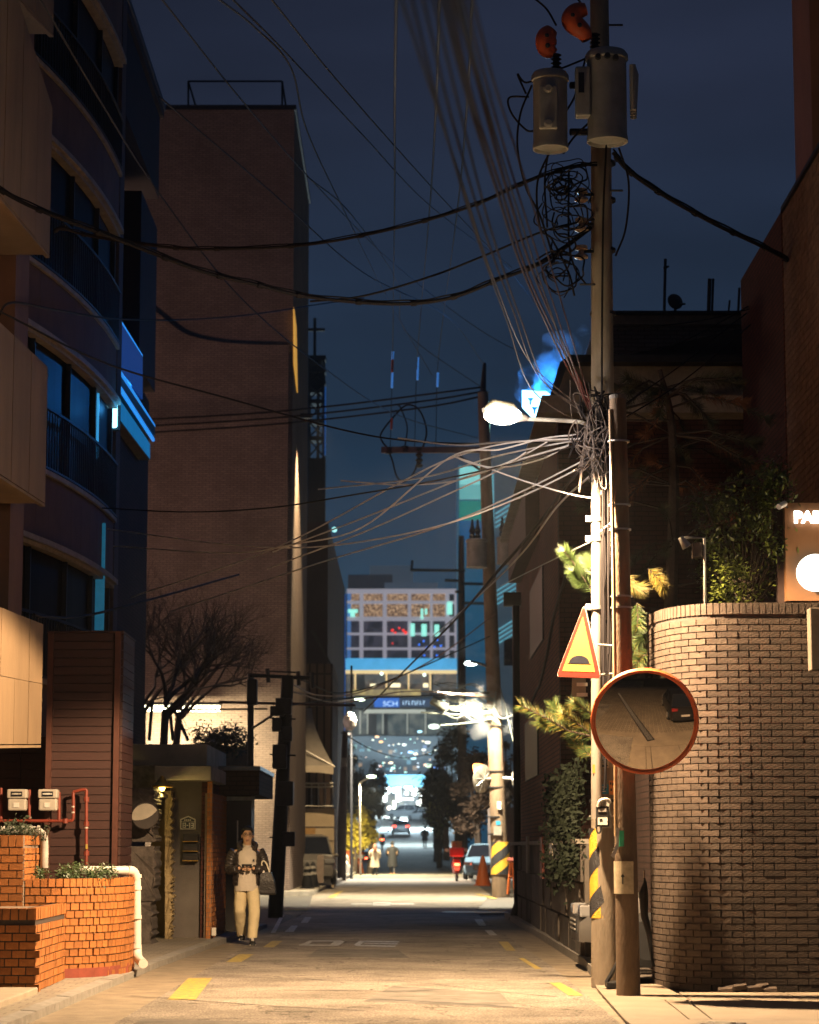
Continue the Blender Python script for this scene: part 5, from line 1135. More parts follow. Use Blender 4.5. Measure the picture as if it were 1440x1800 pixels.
sprig('green pine tip poking out left of the steel pipe above the triangular sign', [((1045, 1040), (1022, 1012), (1005, 985), (992, 970), .0), ((1045, 1010), (1036, 995), (1030, 985), .0), ((1030, 1025), (1018, 1020), (1008, 1005), 0.)], 26.4, 620, .11, 5)
sprig('green pine tips hanging against the left end of the curved wall', [((1120, 1060), (1122, 1085), (1120, 1105), .1), ((1150, 1100), (1130, 1120), (1118, 1135), .1), ((1145, 1145), (1130, 1155), (1122, 1165), .2), ((1100, 1010), (1112, 1028), (1125, 1035), .9), ((1140, 1000), (1155, 1015), (1165, 1030), .9)], 27.2, 300, .13, 9)
pt = thing('pine_tree', 'large dark pine with brownish needles standing behind the curved wall', 'tree', (3.5, 30, 0))
rnd = random.Random(12); tb_ = MB(); tk = [Vector((3.3, 30.5, 0)), Vector((3.25, 30.5, 3)), P(1185, 900, 30.5), P(1180, 740, 30.5), P(1160, 650, 30.5)]
tb_.tube(catmull(tk, 5), [.12*(1-i/26) for i in range(21)], 7); tb_.build('trunk', barkm, pt)
nd = MB(); nb_ = MB(); bt_ = MB()
for i in range(58):
    t = rnd.uniform(.42, 1); q = catmull(tk, 5)[int(t*20)-1 if t*20 >= 1 else 0]; a_ = rnd.uniform(0, 6.28); e_ = q+Vector((math.cos(a_)*rnd.uniform(.5, 1.5), math.sin(a_)*rnd.uniform(.3, 1), rnd.uniform(-.5, .4))); m_ = q.lerp(e_, .5)+Vector((0, 0, .1))
    bt_.tube([q, m_, e_], .015, 4); 
    needles(nb_ if i % 4 == 0 else nd, [m_, e_, e_+(e_-m_)*.3], 170, .16, rnd, .004)
nd.build('needles', needd, pt); nb_.build('brown_needles', needb, pt); bt_.build('limbs', barkm, pt)
bu = thing('leafy_bush', 'glossy green bush growing above the curved wall beside the parking sign', 'bush', (3.8, 26, 3.9))
lb_ = MB(); rnd = random.Random(8)
poly = [(1262, 1050), (1252, 1000), (1248, 950), (1262, 905), (1275, 880), (1300, 870), (1330, 880), (1345, 930), (1345, 1000), (1320, 1045), (1280, 1040), (1290, 960), (1310, 920), (1365, 830), (1378, 870), (1370, 960), (1300, 1000), (1340, 880), (1270, 990), (1240, 885), (1372, 1010), (1350, 850)]
for i, (px, py) in enumerate(poly): leaves(lb_, P(px, py, 26.9+rnd.uniform(-.3, .4)), (.12, .12, .12), 230, .032, 4, .15, i)
lb_.build('foliage', mat('bush_leaf', (.10, .125, .022), .35, .45, 5, spec=.6), bu)
br = MB(); 
for px, py in poly: br.tube(catmull([P(1310, 1075, 26.9), P((1310+px)/2, (1060+py)/2+10, 26.9), P(px, py, 26.9)], 3), .012, 4)
br.build('twigs', barkm, bu)
fl = thing('garden_floodlight', 'small grey floodlight and box on a slim steel post above the brick wall', 'floodlight', P(1238, 1065, 26.2))
MB().tube([P(1239, 1072, 26.2), P(1238, 946, 26.2), P(1200, 945, 26.2)], .018, 8).build('post', steel, fl); MB().tube([P(1196, 944, 26.1), P(1208, 962, 26.1)], [.03, .055], 12).build('lamp_head', steel, fl)
pb('control_box', mat('box_brown2', (.11, .085, .07), .5), 1218, 1234, 953, 980, 26.15, .1, fl, bevel=.01)
# ---------- car parked behind the poles
def loft(mb, st, close=True):   # st: list of rings
    n = len(st[0]); vs = [p for r in st for p in r]
    fs = [(i*n+k, i*n+(k+1) % n, (i+1)*n+(k+1) % n, (i+1)*n+k) for i in range(len(st)-1) for k in range(n)]
    if close: fs += [tuple(range(n))[::-1], tuple(range((len(st)-1)*n, len(st)*n))]
    return mb.add(vs, fs)
def car(label, loc, rz, colm, kind='sedan', lit=None, front_lit=False, name='parked_car', cat='car', s=1.0):
    Lc, Wc = (4.5, 1.8); H = 1.45 if kind == 'sedan' else 1.68
    t = thing(name, label, cat, (0, 0, 0))
    def T(x, y, z): return (x*s, y*s, z*s)
    # nose at -x
    if kind == 'sedan': top = [(-2.25, .55), (-2.15, .72), (-1.6, .86), (-.95, .95), (0, .97), (1.2, .98), (1.9, 1.0), (2.2, .93), (2.25, .6)]
    else: top = [(-2.25, .6), (-2.15, .85), (-1.6, 1.0), (-1.0, 1.05), (0, 1.07), (1.2, 1.08), (1.9, 1.1), (2.2, 1.05), (2.25, .6)]
    st_ = []
    for x, zt__ in top:
        w_ = Wc/2*(1-.16*(abs(x)/2.25)**4); zb_ = .22 if abs(x) < 2.1 else .32; zm = (zb_+zt__)/2
        st_.append([T(x, -w_*.93, zb_), T(x, -w_, zb_+.12), T(x, -w_, zm+.1), T(x, -w_*.95, zt__-.03), T(x, -w_*.6, zt__), T(x, w_*.6, zt__), T(x, w_*.95, zt__-.03), T(x, w_, zm+.1), T(x, w_, zb_+.12), T(x, w_*.93, zb_)])
    loft(MB(), st_).build('body', colm, t, smooth=True)
    if kind == 'sedan': cab = [(-1.0, .93, .93), (-.25, H-.05, .72), (.35, H, .70), (1.0, H-.04, .70), (1.85, .98, .86)]
    else: cab = [(-1.05, 1.02, .9), (-.45, H-.06, .74), (.3, H, .72), (1.5, H-.03, .72), (2.05, 1.08, .84)]
    bz = .94 if kind == 'sedan' else 1.04; st_ = []
    for x, z, w_ in cab: w0 = .86*Wc/2*1.02; st_.append([T(x, -w0, bz), T(x, -w_*Wc/2*1.02, z), T(x, w_*Wc/2*1.02, z), T(x, w0, bz)])
    loft(MB(), st_).build('glasshouse', glassd, t, smooth=False)
    r_ = [(x, z, w_) for x, z, w_ in cab[1:-1]]; st_ = [[T(x, -w_*Wc/2*1.03, z-.01), T(x, -w_*Wc/2*.8, z+.035), T(x, w_*Wc/2*.8, z+.035), T(x, w_*Wc/2*1.03, z-.01)] for x, z, w_ in r_]
    loft(MB(), st_).build('roof', colm, t, smooth=True)
    pl_ = MB()
    for sgn in (-1, 1):
        for (xa_, xb_) in (((cab[0][0], bz, .86), cab[1]), ((.35, bz, .86), (.35, H-.01, .71)), ((cab[-1][0], bz, .86), cab[-2])):
            pl_.tube([T(xa_[0], sgn*xa_[2]*Wc/2*1.03, xa_[1]), T(xb_[0], sgn*xb_[2]*Wc/2*1.03, xb_[1])], .035*s, 5)
    pl_.build('pillars', colm, t)
    for x in (-1.4, 1.35):
        for sgn in (-1, 1):
            wv = MB().lathe(T(x, sgn*.72, .33), [(.2, 0), (.33, .01), (.335, .09), (.31, .19), (.2, .19)], 22, (0, sgn, 0)).build('wheel', blackm, t)
            MB().lathe(T(x, sgn*.72, .33), [(.21, .15), (.2, .2), (.06, .185), (.05, .2)], 16, (0, sgn, 0)).build('rim', steel, wv, smooth=True)
            sp_ = MB()
            for k in range(5): a_ = k*1.2566; sp_.obox(T(x+.11*math.cos(a_), sgn*(.72+.2), .33+.11*math.sin(a_)), (math.cos(a_), 0, math.sin(a_)), (0, 1, 0), (-math.sin(a_), 0, math.cos(a_)), .1*s, .008, .02*s)
            sp_.build('spokes', steel, wv)
    hl = mat('headlight_on', (1, 1, 1), .3, emit=(1, 1, .95), es=14) if front_lit else mat('headlight_off', (.5, .5, .5), .1, .05, 3, metal=.6)
    tl = mat('taillight_on', (1, .1, .05), .3, emit=(1, .06, .03), es=lit) if lit else mat('taillight_off', (.25, .02, .02), .3)
    for sgn in (-1, 1):
        MB().obox(T(-2.16, sgn*.62, .68 if kind == 'sedan' else .8), (1, sgn*-.3, 0), (0, 1, 0), (0, 0, 1), .09*s, .17*s, .07*s).build('headlight', hl, t, bevel=.02)
        MB().obox(T(2.2, sgn*.66, .82 if kind == 'sedan' else .95), (1, 0, 0), (0, 1, 0), (0, 0, 1), .06*s, .17*s, .08*s).build('taillight', tl, t, bevel=.02)
        MB().ball(T(-.75, sgn*.98, 1.0), .09*s, 8, (.8, 1, .7)).build('wing_mirror', colm, t, smooth=True)
    MB().box(*[v*s for v in (-2.27, -2.2, -.42, .42, .42, .62)]).build('grille', darkm, t)
    for k in range(3): MB().box(*[v*s for v in (-2.285, -2.26, -.4, .4, .45+k*.055, .47+k*.055)]).build('grille_bar', steel, t)
    MB().box(*[v*s for v in (2.255, 2.27, -.26, .26, .55, .66)]).build('number_plate', pvc, t)
    t.location = loc; t.rotation_euler = (0, 0, rz); return t
x0_ = P(1012, 1650, 29.2).x
car('dark grey car parked across the pavement, mostly hidden by the two poles', (x0_+2.27, 29.6, .03), R(0), mat('car_silver', (.15, .145, .14), .3, .08, 2, metal=.5))
car('black car added just outside the right edge to darken the mirror reflection', (4.6, 16.6, .03), R(92), mat('added_car_black', (.012, .012, .014), .3, .1, 2, spec=.6), 'suv')  # unseen car added as a dark shape for the mirror
bk_ = thing('bicycle_stand', 'curled black and silver hose leaning between the two poles', 'hose', P(1075, 1725, 25))
MB().tube(catmull([P(1066, 1727, 25.0), P(1075, 1712, 25.0), P(1084, 1695, 25), P(1092, 1680, 25)]), .022, 8).build('hose_run', blackm, bk_)
MB().box(P(1066, 1730, 25).x, P(1090, 1730, 25).x, 24.9, 25.2, .04, .1).build('base', darkm, bk_, bevel=.01); bk_.name = 'hose'
um = thing('folded_umbrella', 'folded dark umbrella leaning against the left end of the curved wall', 'umbrella', P(1140, 1725, 26))
MB().tube([P(1133, 1543, 26.3), P(1134, 1552, 26.3), P(1131, 1570, 26.25), P(1133, 1610, 26.2), P(1141, 1640, 26.1), P(1148, 1700, 26.0)], [.006, .02, .05, .04, .03, .008], 8).build('canopy', blackm, um); MB().tube([P(1133, 1543, 26.3), P(1132, 1530, 26.3)], .01, 5).build('tip', steel, um)
wt = thing('spare_wheel', 'wheel hub with yellow spokes visible beside the curved wall', 'wheel', P(1137, 1680, 27.2))
c = P(1139, 1652, 27.2); MB().lathe(c, [(.22, -.1), (.30, -.08), (.30, .08), (.22, .1), (.2, .08), (.2, -.05)], 24, (0, 1, 0)).build('tyre', blackm, wt)
for k in range(6): a_ = k*1.047; MB().obox(c+Vector((math.cos(a_)*.11, -.08, math.sin(a_)*.11)), (math.cos(a_), 0, math.sin(a_)), (0, 1, 0), (-math.sin(a_), 0, math.cos(a_)), .11, .01, .02).build('spoke', mat('gold_spoke', (.4, .3, .12), .4, metal=.4), wt)
# ================================================================ MIDDLE AND FAR DISTANCE
gB = G(881, 1577); YB = gB.y
p2 = pole('utility_pole', 'second concrete utility pole with striped band standing by the lit junction', Vector((gB.x, YB, 0)), P(849, 690, YB), .26, .16, polew)
MB().tube([P(849, 690, YB), P(852, 638, YB)], [.10, .05], 8).build('top_spike', darkm, p2)
MB().lathe((gB.x-.02, YB, 0), [(.275, ZH(1537, YB)), (.272, ZH(1480, YB))], 22).build('yellow_wrap', MATS['yellow_wrap'], p2, smooth=True)
for k in range(-3, 4):
    vs = []; n = 24; z_0, z_1 = ZH(1537, YB), ZH(1480, YB)
    for i in range(n+1):
        th = 2*math.pi*i/n; a0_ = z_0+.1+k*.62+(th/math.pi)*.62; b0_ = a0_+.3; a0_ = min(max(a0_, z_0), z_1); b0_ = min(max(b0_, z_0), z_1); a_ = math.pi+th
        vs += [(gB.x-.02+.279*math.cos(a_), YB+.279*math.sin(a_), a0_), (gB.x-.02+.279*math.cos(a_), YB+.279*math.sin(a_), b0_)]
    fs = [(2*i, 2*i+2, 2*i+3, 2*i+1) for i in range(n) if abs(vs[2*i][2]-vs[2*i+1][2])+abs(vs[2*i+2][2]-vs[2*i+3][2]) > .002]
    if fs: MB().add(vs, fs).build('black_stripe', bk, p2)
for py in (1277, 1356, 1384, 1436, 1466): c = P(872, py, YB); MB().lathe(c, [(.24, -.02), (.262, -.02), (.262, .02), (.24, .02)], 18).build('steel_band', darkm, p2)
for px0, px1, py0, py1, mm2 in ((874, 881, 1409, 1423, whitep), (872, 880, 1443, 1450, bs), (868, 882, 1452, 1468, conc)): pb('pasted_paper', mm2, px0, px1, py0, py1, YB-.30, .01, p2)
xa = thing('crossarm', 'long steel crossarm with hanging insulators on the second utility pole', 'crossarm', P(760, 791, YB))
MB().obox(P(760, 791, YB), (1, 0, 0), (0, 1, 0), (0, 0, 1), 1.55, .07, .09).build('beam', mat('rust_steel', (.07, .045, .04), .7), xa)
MB().tube([P(805, 800, YB), P(850, 830, YB)], .04, 5).build('brace', darkm, xa)
for px, y0_, y1_ in ((684, 785, 798), (712, 783, 795), (737, 785, 822)):
    c = P(px, y1_, YB); h_ = P(px, y0_, YB).z-c.z; pr_ = []
    for i in range(4): pr_ += [(.06, h_*i/4), (.13, h_*(i+.4)/4), (.06, h_*(i+.8)/4)]
    MB().lathe(c, pr_, 10).build('insulator', blackm, xa)
lc = catmull([P(a, b, YB) for a, b in ((684, 790), (672, 776), (670, 762), (690, 735), (715, 712), (738, 722), (750, 760), (738, 800), (728, 830), (712, 846), (698, 838), (690, 810), (684, 795))], 6); MB().tube(lc, .028, 5).build('jumper_loop', cable, xa)
MB().tube(catmull([P(a, b, YB) for a, b in ((712, 785), (716, 750), (705, 718), (700, 712))], 6), .022, 5).build('jumper_loop', cable, xa)
hw = thing('hanging_insulators', 'three long insulated droppers with red sleeves hanging from the overhead lines', 'insulator', P(730, 650, YB))
for px, y0_, y1_, m_ in ((691, 618, 632, 'b'), (690.5, 632, 655, 'r'), (690, 655, 682, 'b'), (735, 628, 668, 'b'), (770, 655, 680, 'b'), (689, 735, 755, 'r')):
    MB().tube([P(px, y0_, YB), P(px-1, y1_, YB)], .035, 6).build('sleeve', mat('red_sleeve', (.3, .05, .02), .5) if m_ == 'r' else mat('blue_lit_sleeve', (.2, .35, .5), .4, emit=(.02, .15, .5), es=.7), hw)
def tf2(label, px, py0, py1, w_):
    t, a_, b_, r_, h_ = transformer(label, px, py0, py1, w_, YB-.4, 0, None)
    for dx in (-.4, .1): MB().lathe(Vector((a_.x+dx*r_, a_.y, a_.z)), [(.06, 0), (.1, .1), (.06, .15), (.1, .25), (.05, .4), (.03, .6)], 8).build('bushing', blackm, t)
    return t
tf2('left brown transformer on the second utility pole', 838, 948, 998, 38); tf2('right brown transformer on the second utility pole', 890, 944, 992, 34)
for y_ in (1026, 1060): pass
p3 = pole('utility_pole', 'third thinner dark pole just left of the second one', Vector((P(813, 1500, 146).x, 146, 0)), P(811, 942, 146), .34, .17, mat('p3_brown', (.05, .03, .025), .8))
for y_, x0_, x1_ in ((1002, 722, 818), (1026, 812, 856), (1060, 812, 856), (1020, 782, 806), (1040, 800, 815)): MB().tube([P(x0_, y_, 145), P(x1_, y_+1, 145)], .09, 5).build('crossarm', darkm, p3)
MB().tube([P(725, 985, 145), P(723, 1004, 145)], .08, 5).build('post_insulator', darkm, p3)
p4 = pole('utility_pole', 'thin dark pole with a small box by the far left trees', Vector((P(598, 1552, 108).x, 108, 0)), P(607, 1285, 108), .26, .12, mat('dark_pole', (.03, .022, .022), .8))
pb('junction_box', concd, 600, 609, 1332, 1347, 107.6, .2, p4)
p5 = pole('utility_pole', 'dark post with hanging round lamp head under the gantry pipe', Vector((P(618, 1500, 115).x, 115, 0)), P(618, 1170, 115), .07, .05, blackm)
MB().ball(P(615, 1268, 112), .32, 12, (1, 1, 1.4)).build('lamp_head', mat('lantern_cream', (.10, .08, .06), .5), p5)
# far mirrors (backs)
def fmirror(label, px, py, rx, ry, ax):
    c = P(px, py, YB-.3); t = thing('traffic_mirror', label, 'mirror', c); r_ = ry/4250*YB
    MB().lathe(c, [(r_*.2, -.06), (r_*.9, -.03), (r_, 0), (r_, .03), (r_*.95, .03)], 30, ax).build('back_shell', mat('mirror_back', (.22, .2, .17), .4, .3, 6, metal=.4), t, smooth=True)
    A_ = Vector(ax).normalized(); ri = MB()
    for k in range(10):
        a0_ = A_.orthogonal().normalized(); a0_ = Matrix.Rotation(k*.628, 3, A_) @ a0_; ri.tube([c-A_*.08, c-A_*.02+a0_*r_*.93], .012, 4)
    ri.build('ribs', steel, t)
    hv = []; a_ = Vector((0, 0, 1)).cross(A_).normalized(); b_ = A_.cross(a_).normalized(); b_ = b_ if b_.z > 0 else -b_
    for i in range(17):
        th = R(20)+R(140)*i/16
        for rr_, d in ((r_*1.0, 0), (r_*1.03, .28*math.sin(math.pi*i/16)), (r_*.98, .28*math.sin(math.pi*i/16)), (r_*.95, 0)): hv.append(c+(a_*math.cos(th)+b_*math.sin(th))*rr_+A_*d)
    MB().add(hv, [(i*4+k, i*4+(k+1) % 4, (i+1)*4+(k+1) % 4, (i+1)*4+k) for i in range(16) for k in range(4)]).build('visor', mat('orange_visor', (.7, .16, .04), .45, emit=(.5, .1, .02), es=.15), t, smooth=True)
    MB().tube([c, P(872, py, YB)], .05, 6).build('bracket', steel, t); return t
fmirror('round mirror seen from behind on the left of the second pole', 848, 1369, 15, 25, (-.75, .6, .1)); fmirror('edge-on orange hooded mirror on the right of the second pole', 905, 1368, 5, 14, (.9, .3, 0))
# steam and smoke
def puff(name, blobs, colr, dens, emit=None, es=0):
    mb = MB()
    for c, r, s3 in blobs: mb.ball(c, r, 14, s3)
    o = mb.build(name, None, kind='stuff')
    # one closed hull per wisp would overlap: remesh into a single volume
    rm = o.modifiers.new('remesh', 'REMESH'); rm.mode = 'VOXEL'; rm.voxel_size = .12
    m = bpy.data.materials.new(name+'_vol'); m.use_nodes = True; n = m.node_tree; n.nodes.clear(); l = n.links.new
    ou = n.nodes.new('ShaderNodeOutputMaterial'); pv = n.nodes.new('ShaderNodeVolumePrincipled'); tc = n.nodes.new('ShaderNodeTexCoord'); no = n.nodes.new('ShaderNodeTexNoise')
    no.inputs['Scale'].default_value = 1.6; no.inputs['Detail'].default_value = 5; no.inputs['Distortion'].default_value = .6; l(tc.outputs['Object'], no.inputs['Vector'])
    mr = n.nodes.new('ShaderNodeMapRange'); mr.inputs[1].default_value = .48; mr.inputs[2].default_value = .72; mr.inputs[3].default_value = 0; mr.inputs[4].default_value = dens; l(no.outputs['Fac'], mr.inputs[0]); l(mr.outputs[0], pv.inputs['Density'])
    pv.inputs['Color'].default_value = tuple(colr)+(1,); pv.inputs['Anisotropy'].default_value = .3
    l(pv.outputs[0], ou.inputs['Volume']); o.data.materials.clear(); o.data.materials.append(m); return o
rs_ = random.Random(5)
def wisps(path, n, r0, r1, spread):
    o_ = []; q_ = catmull(path, 8)
    for k in range(n): c_ = rs_.choice(q_); o_.append((c_+Vector((rs_.gauss(0, 1), rs_.gauss(0, .5), rs_.gauss(0, 1)))*spread, rs_.uniform(r0, r1), (1, 1, 1)))
    return o_
puff('steam', wisps([P(a, b, YB-1) for a, b in ((822, 1128), (830, 1160), (815, 1195), (845, 1210), (862, 1235), (875, 1280))], 80, .12, .34, .38), (.95, .97, 1), .5)
# blue bar sign with smoke
ns = thing('bar_sign', 'glaring blue white square sign on the gable with dark goblet shapes', 'sign', P(940, 710, 56))
Yn = 56
MB().slab([P(918, 686, Yn), P(961, 688, Yn+.8), P(952, 730, Yn+.8), P(934, 733, Yn+.3), P(918, 716, Yn)], (.1, .35, 0)).build('light_panel', mat('sign_glow', (1, 1, 1), .4, emit=(.38, .78, 1), es=5), ns)
gd = mat('goblet_blue', (.01, .05, .12), .5, emit=(0, .08, .3), es=.4)
for gx, gy in ((933, 705), (940, 721)): MB().slab([P(gx-6, gy-6, Yn-.12), P(gx+6, gy-6, Yn-.12), P(gx+2, gy-1, Yn-.12), P(gx+1, gy+6, Yn-.12), P(gx-2, gy+6, Yn-.12), P(gx-2, gy-1, Yn-.12)], (0, .05, 0)).build('goblet_shape', gd, ns)
lamp('POINT', 'sign_light', P(955, 668, 55), 500, (.02, .28, 1), ns, .3).data.specular_factor = 0
puff('blue_smoke', wisps([P(a, b, 55.5) for a, b in ((938, 682), (950, 665), (970, 645), (1000, 628), (1035, 612))], 70, .10, .30, .26), (.8, .9, 1), 2.6)
# ---------- teal tower with screen
tt = thing('teal_tower', 'slender tower with glowing teal screen behind the second pole', 'building', (5, 170, 0)); Y = 170
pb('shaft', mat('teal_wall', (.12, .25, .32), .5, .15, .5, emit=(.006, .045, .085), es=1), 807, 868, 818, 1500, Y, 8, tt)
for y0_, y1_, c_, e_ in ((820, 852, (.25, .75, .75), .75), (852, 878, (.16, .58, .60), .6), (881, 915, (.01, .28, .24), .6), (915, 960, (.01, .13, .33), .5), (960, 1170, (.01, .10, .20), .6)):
    pb('screen_band', mat('screen_%d' % y0_, (.05, .1, .12), .4, .2, .4, emit=c_, es=e_), 808, 850, y0_, y1_-.8, Y-.15, .14, tt)
gy = thing('grey_tower', 'blue grey tower with slanting lit louvres right of the teal screen', 'building', (7, 150, 0)); Y = 150
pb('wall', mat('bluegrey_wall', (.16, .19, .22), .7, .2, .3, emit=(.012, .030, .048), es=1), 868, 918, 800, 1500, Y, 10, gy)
lv = mat('louvre_light', (.2, .5, .6), .4, emit=(.09, .27, .34), es=1)
for base in (905, 1042, 1112):
    for k in range(4): MB().tube([P(871, base+8*k-2, Y-.2), P(916, base+8*k-30, Y-.2)], .05, 4).build('louvre', lv, gy)
MB().slab([P(886, 1125, Y-.3), P(914, 1118, Y-.3), P(914, 1170, Y-.3), P(886, 1170, Y-.3)], (0, .1, 0)).build('dark_windows', glassd, gy)
pb('lamp_edge', mat('edge_teal', (.2, .5, .6), .4, emit=(.08, .35, .45), es=.8), 866, 869, 830, 1170, Y-.1, .1, gy)
for i, (px, y0_, y1_) in enumerate(((851, 708, 714), (850, 730, 757), (845, 768, 790), (845, 800, 817))): pass
nl = thing('neon_blade', 'vertical mint neon light slats beside the second pole', 'neon light', P(847, 760, 100))
for px, y0_, y1_, w_ in ((860, 706, 715, 4), (859, 728, 760, 4.5), (846, 768, 789, 5), (846, 799, 820, 5.5)): pb('neon_slat', mat('mint_neon', (1, 1, 1), .4, emit=(.45, 1, .8), es=1.6), px-w_/2, px+w_/2, y0_, y1_, YB+3, .1, nl)
# ---------- far city block
Yc = 420
cb = thing('gridded_office', 'far office building with a white grid front and warm lit top windows', 'building', (0, 430, 0))
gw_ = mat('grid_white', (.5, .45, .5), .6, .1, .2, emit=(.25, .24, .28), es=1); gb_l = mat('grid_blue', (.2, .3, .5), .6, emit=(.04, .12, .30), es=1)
pb('mass', mat('mass_dark', (.04, .045, .06), .6), 600, 806, 1045, 1400, Yc+3, 20, cb)
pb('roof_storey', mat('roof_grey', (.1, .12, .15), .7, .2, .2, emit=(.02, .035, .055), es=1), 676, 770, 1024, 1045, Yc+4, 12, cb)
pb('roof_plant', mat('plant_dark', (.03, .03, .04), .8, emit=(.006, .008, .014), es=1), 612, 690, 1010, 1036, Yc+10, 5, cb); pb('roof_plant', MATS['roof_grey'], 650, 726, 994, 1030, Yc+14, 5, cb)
cols = [(610, 617), (632, 639), (673, 680), (717, 723), (756, 761), (783, 790), (799, 806)]
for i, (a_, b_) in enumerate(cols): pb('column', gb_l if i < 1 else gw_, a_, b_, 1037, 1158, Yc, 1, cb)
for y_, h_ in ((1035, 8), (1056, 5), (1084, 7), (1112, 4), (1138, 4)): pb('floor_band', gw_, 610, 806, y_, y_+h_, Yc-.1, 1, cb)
warm = mat('warm_room', (.3, .2, .12), .8, .8, .9, emit=(.42, .22, .10), es=.5, c2=(.02, .01, .01)); rd_ = mat('red_room', (.3, 0, 0), .5, emit=(.9, .03, .02), es=1.4); tl_ = mat('teal_glow', (.2, .8, .8), .5, emit=(.3, .85, .7), es=1.2)
bluedot = mat('blue_dot', (0, .1, .6), .5, emit=(.03, .2, 1), es=1.6)
xs = [617, 639, 680, 723, 761, 790, 799]; rnd = random.Random(3)
def noisy_emit(name, c1, c2, sc_, es):
    if name in MATS: return MATS[name]
    m = mat(name, (.05, .05, .05), .6); n = m.node_tree; b_ = n.nodes['Principled BSDF']; no = n.nodes.new('ShaderNodeTexNoise'); tc = n.nodes.new('ShaderNodeTexCoord'); no.inputs['Scale'].default_value = sc_; no.inputs['Detail'].default_value = 3
    rp = n.nodes.new('ShaderNodeValToRGB'); rp.color_ramp.elements[0].position = .42; rp.color_ramp.elements[0].color = tuple(c1)+(1,); rp.color_ramp.elements[1].position = .66; rp.color_ramp.elements[1].color = tuple(c2)+(1,)
    n.links.new(tc.outputs['Object'], no.inputs['Vector']); n.links.new(no.outputs['Fac'], rp.inputs[0]); n.links.new(rp.outputs[0], b_.inputs['Emission Color']); b_.inputs['Emission Strength'].default_value = es; return m
room = noisy_emit('lit_room', (.09, .045, .025), (.60, .38, .22), 3, .9); roomd = noisy_emit('dim_room', (.004, .004, .01), (.03, .028, .045), .9, 1)
for r_, (y0_, y1_) in enumerate(((1043, 1056), (1061, 1084), (1091, 1112), (1116, 1138), (1142, 1157))):
    for i in range(len(xs)-2):
        a_, b_ = cols[i][1], cols[i+1][0]
        w_ = pb('window', room if r_ < 2 else roomd, a_, b_, y0_, y1_, Yc+.6, .2, cb)
        if r_ == 0: pb('cove_light', mat('cove', (1, .8, .6), .5, emit=(1, .68, .42), es=1), a_+1, b_-1, y0_, y0_+2.4, Yc+.45, .1, w_)
for px, py, s_ in ((690, 1108, 2.6), (695, 1112, 2), (702, 1104, 2), (709, 1108, 2.4), (713, 1112, 3), (690, 1131, 1.4)): MB().ball(P(px, py, Yc-.4), s_*.1, 6).build('red_lamp', rd_, cb)
for px, py in ((745, 1127), (737, 1133), (751, 1138), (764, 1137), (775, 1135), (769, 1125), (746, 1152), (768, 1152)): MB().ball(P(px, py, Yc-.4), .17, 6).build('blue_lamp', bluedot, cb)
for px0, px1, y0_, y1_ in ((612, 629, 1071, 1077), (616, 624, 1077, 1084), (722, 729, 1096, 1118), (741, 750, 1097, 1118), (764, 772, 1098, 1118), (786, 795, 1058, 1080), (740, 744, 1070, 1088), (747, 751, 1070, 1080)): pb('lit_panel', tl_, px0, px1, y0_, y1_, Yc-.6, .2, cb)
# mid street building: blue canopy, lit storeys, shop sign
Ym = 330
sb = thing('shop_building', 'shop building across the far street with blue canopy and lit storeys', 'building', (0, 335, 8))
pb('mass', mat('mass_brown', (.05, .04, .035), .7), 590, 815, 1170, 1420, Ym+2.5, 12, sb)
pb('canopy', mat('blue_canopy', (.1, .3, .5), .5, .2, .6, emit=(.012, .17, .33), es=1), 600, 806, 1157, 1177, Ym, 2, sb)
yl = mat('cream_band', (.6, .4, .2), .5, .2, .5, emit=(.55, .36, .14), es=1)
pb('cream_band', yl, 600, 806, 1178, 1183.5, Ym+.3, 1, sb)
for a_, b_ in ((609, 623), (641, 678), (683, 717), (720, 755), (762, 806)):
    w_ = pb('window', noisy_emit('shop_room', (.012, .009, .008), (.10, .06, .03), .8, 1), a_, b_, 1184, 1224, Ym+1.3, .2, sb)
    pb('frame', yl, b_, b_+3, 1184, 1213, Ym+.7, .3, sb)
for px, py in ((671, 1184), (746, 1186)): MB().ball(P(px, py, Ym), .22, 8).build('ceiling_lamp', mat('pale_lamp', (1, 1, 1), .4, emit=(.8, 1, .8), es=2.5), sb)
for a_, b_, y0_, y1_ in ((651, 661, 1202, 1208), (686, 704, 1201, 1208), (744, 753, 1201, 1208)): pb('lit_notice', mat('lit_notice', (1, .8, .5), .4, emit=(1, .72, .4), es=1), a_, b_, y0_, y1_, Ym+.5, .1, sb)
pb('yellow_banner', noisy_emit('banner', (.3, .2, .04), (.7, .5, .12), 1.2, .7), 620, 740, 1212, 1222, Ym+.2, .2, sb)
pb('dark_band', darkm, 600, 815, 1224, 1244, Ym+.1, .4, sb)
fs_ = thing('shop_sign', 'blue shop fascia sign with white capital letters on the far building', 'sign', P(700, 1236, Ym))
pb('board', mat('sign_blue', (.01, .08, .3), .5, emit=(.005, .045, .24), es=1), 658, 702, 1227, 1243, Ym-.1, .15, fs_)
pb('board_dark', mat('sign_navy', (.01, .02, .05), .5, emit=(.002, .006, .02), es=1), 703, 756, 1228, 1242, Ym-.1, .15, fs_)
wl = mat('sign_white', (.5, .6, .7), .5, emit=(.30, .42, .55), es=1)
text_obj('SCH', 'lettering', wl, fs_, P(673, 1241, Ym-.2), (R(90), 0, 0), .95, .02, sx=1.15)
for i_, x_ in enumerate((708, 713, 718, 724, 729, 733, 738, 744)):
    pb('lettering', wl, x_, x_+1.2, 1232, 1238.5, Ym-.2, .03, fs_); pb('lettering', wl, x_, x_+3, 1232 if i_ % 2 else 1237.3, 1233.2 if i_ % 2 else 1238.5, Ym-.2, .03, fs_)
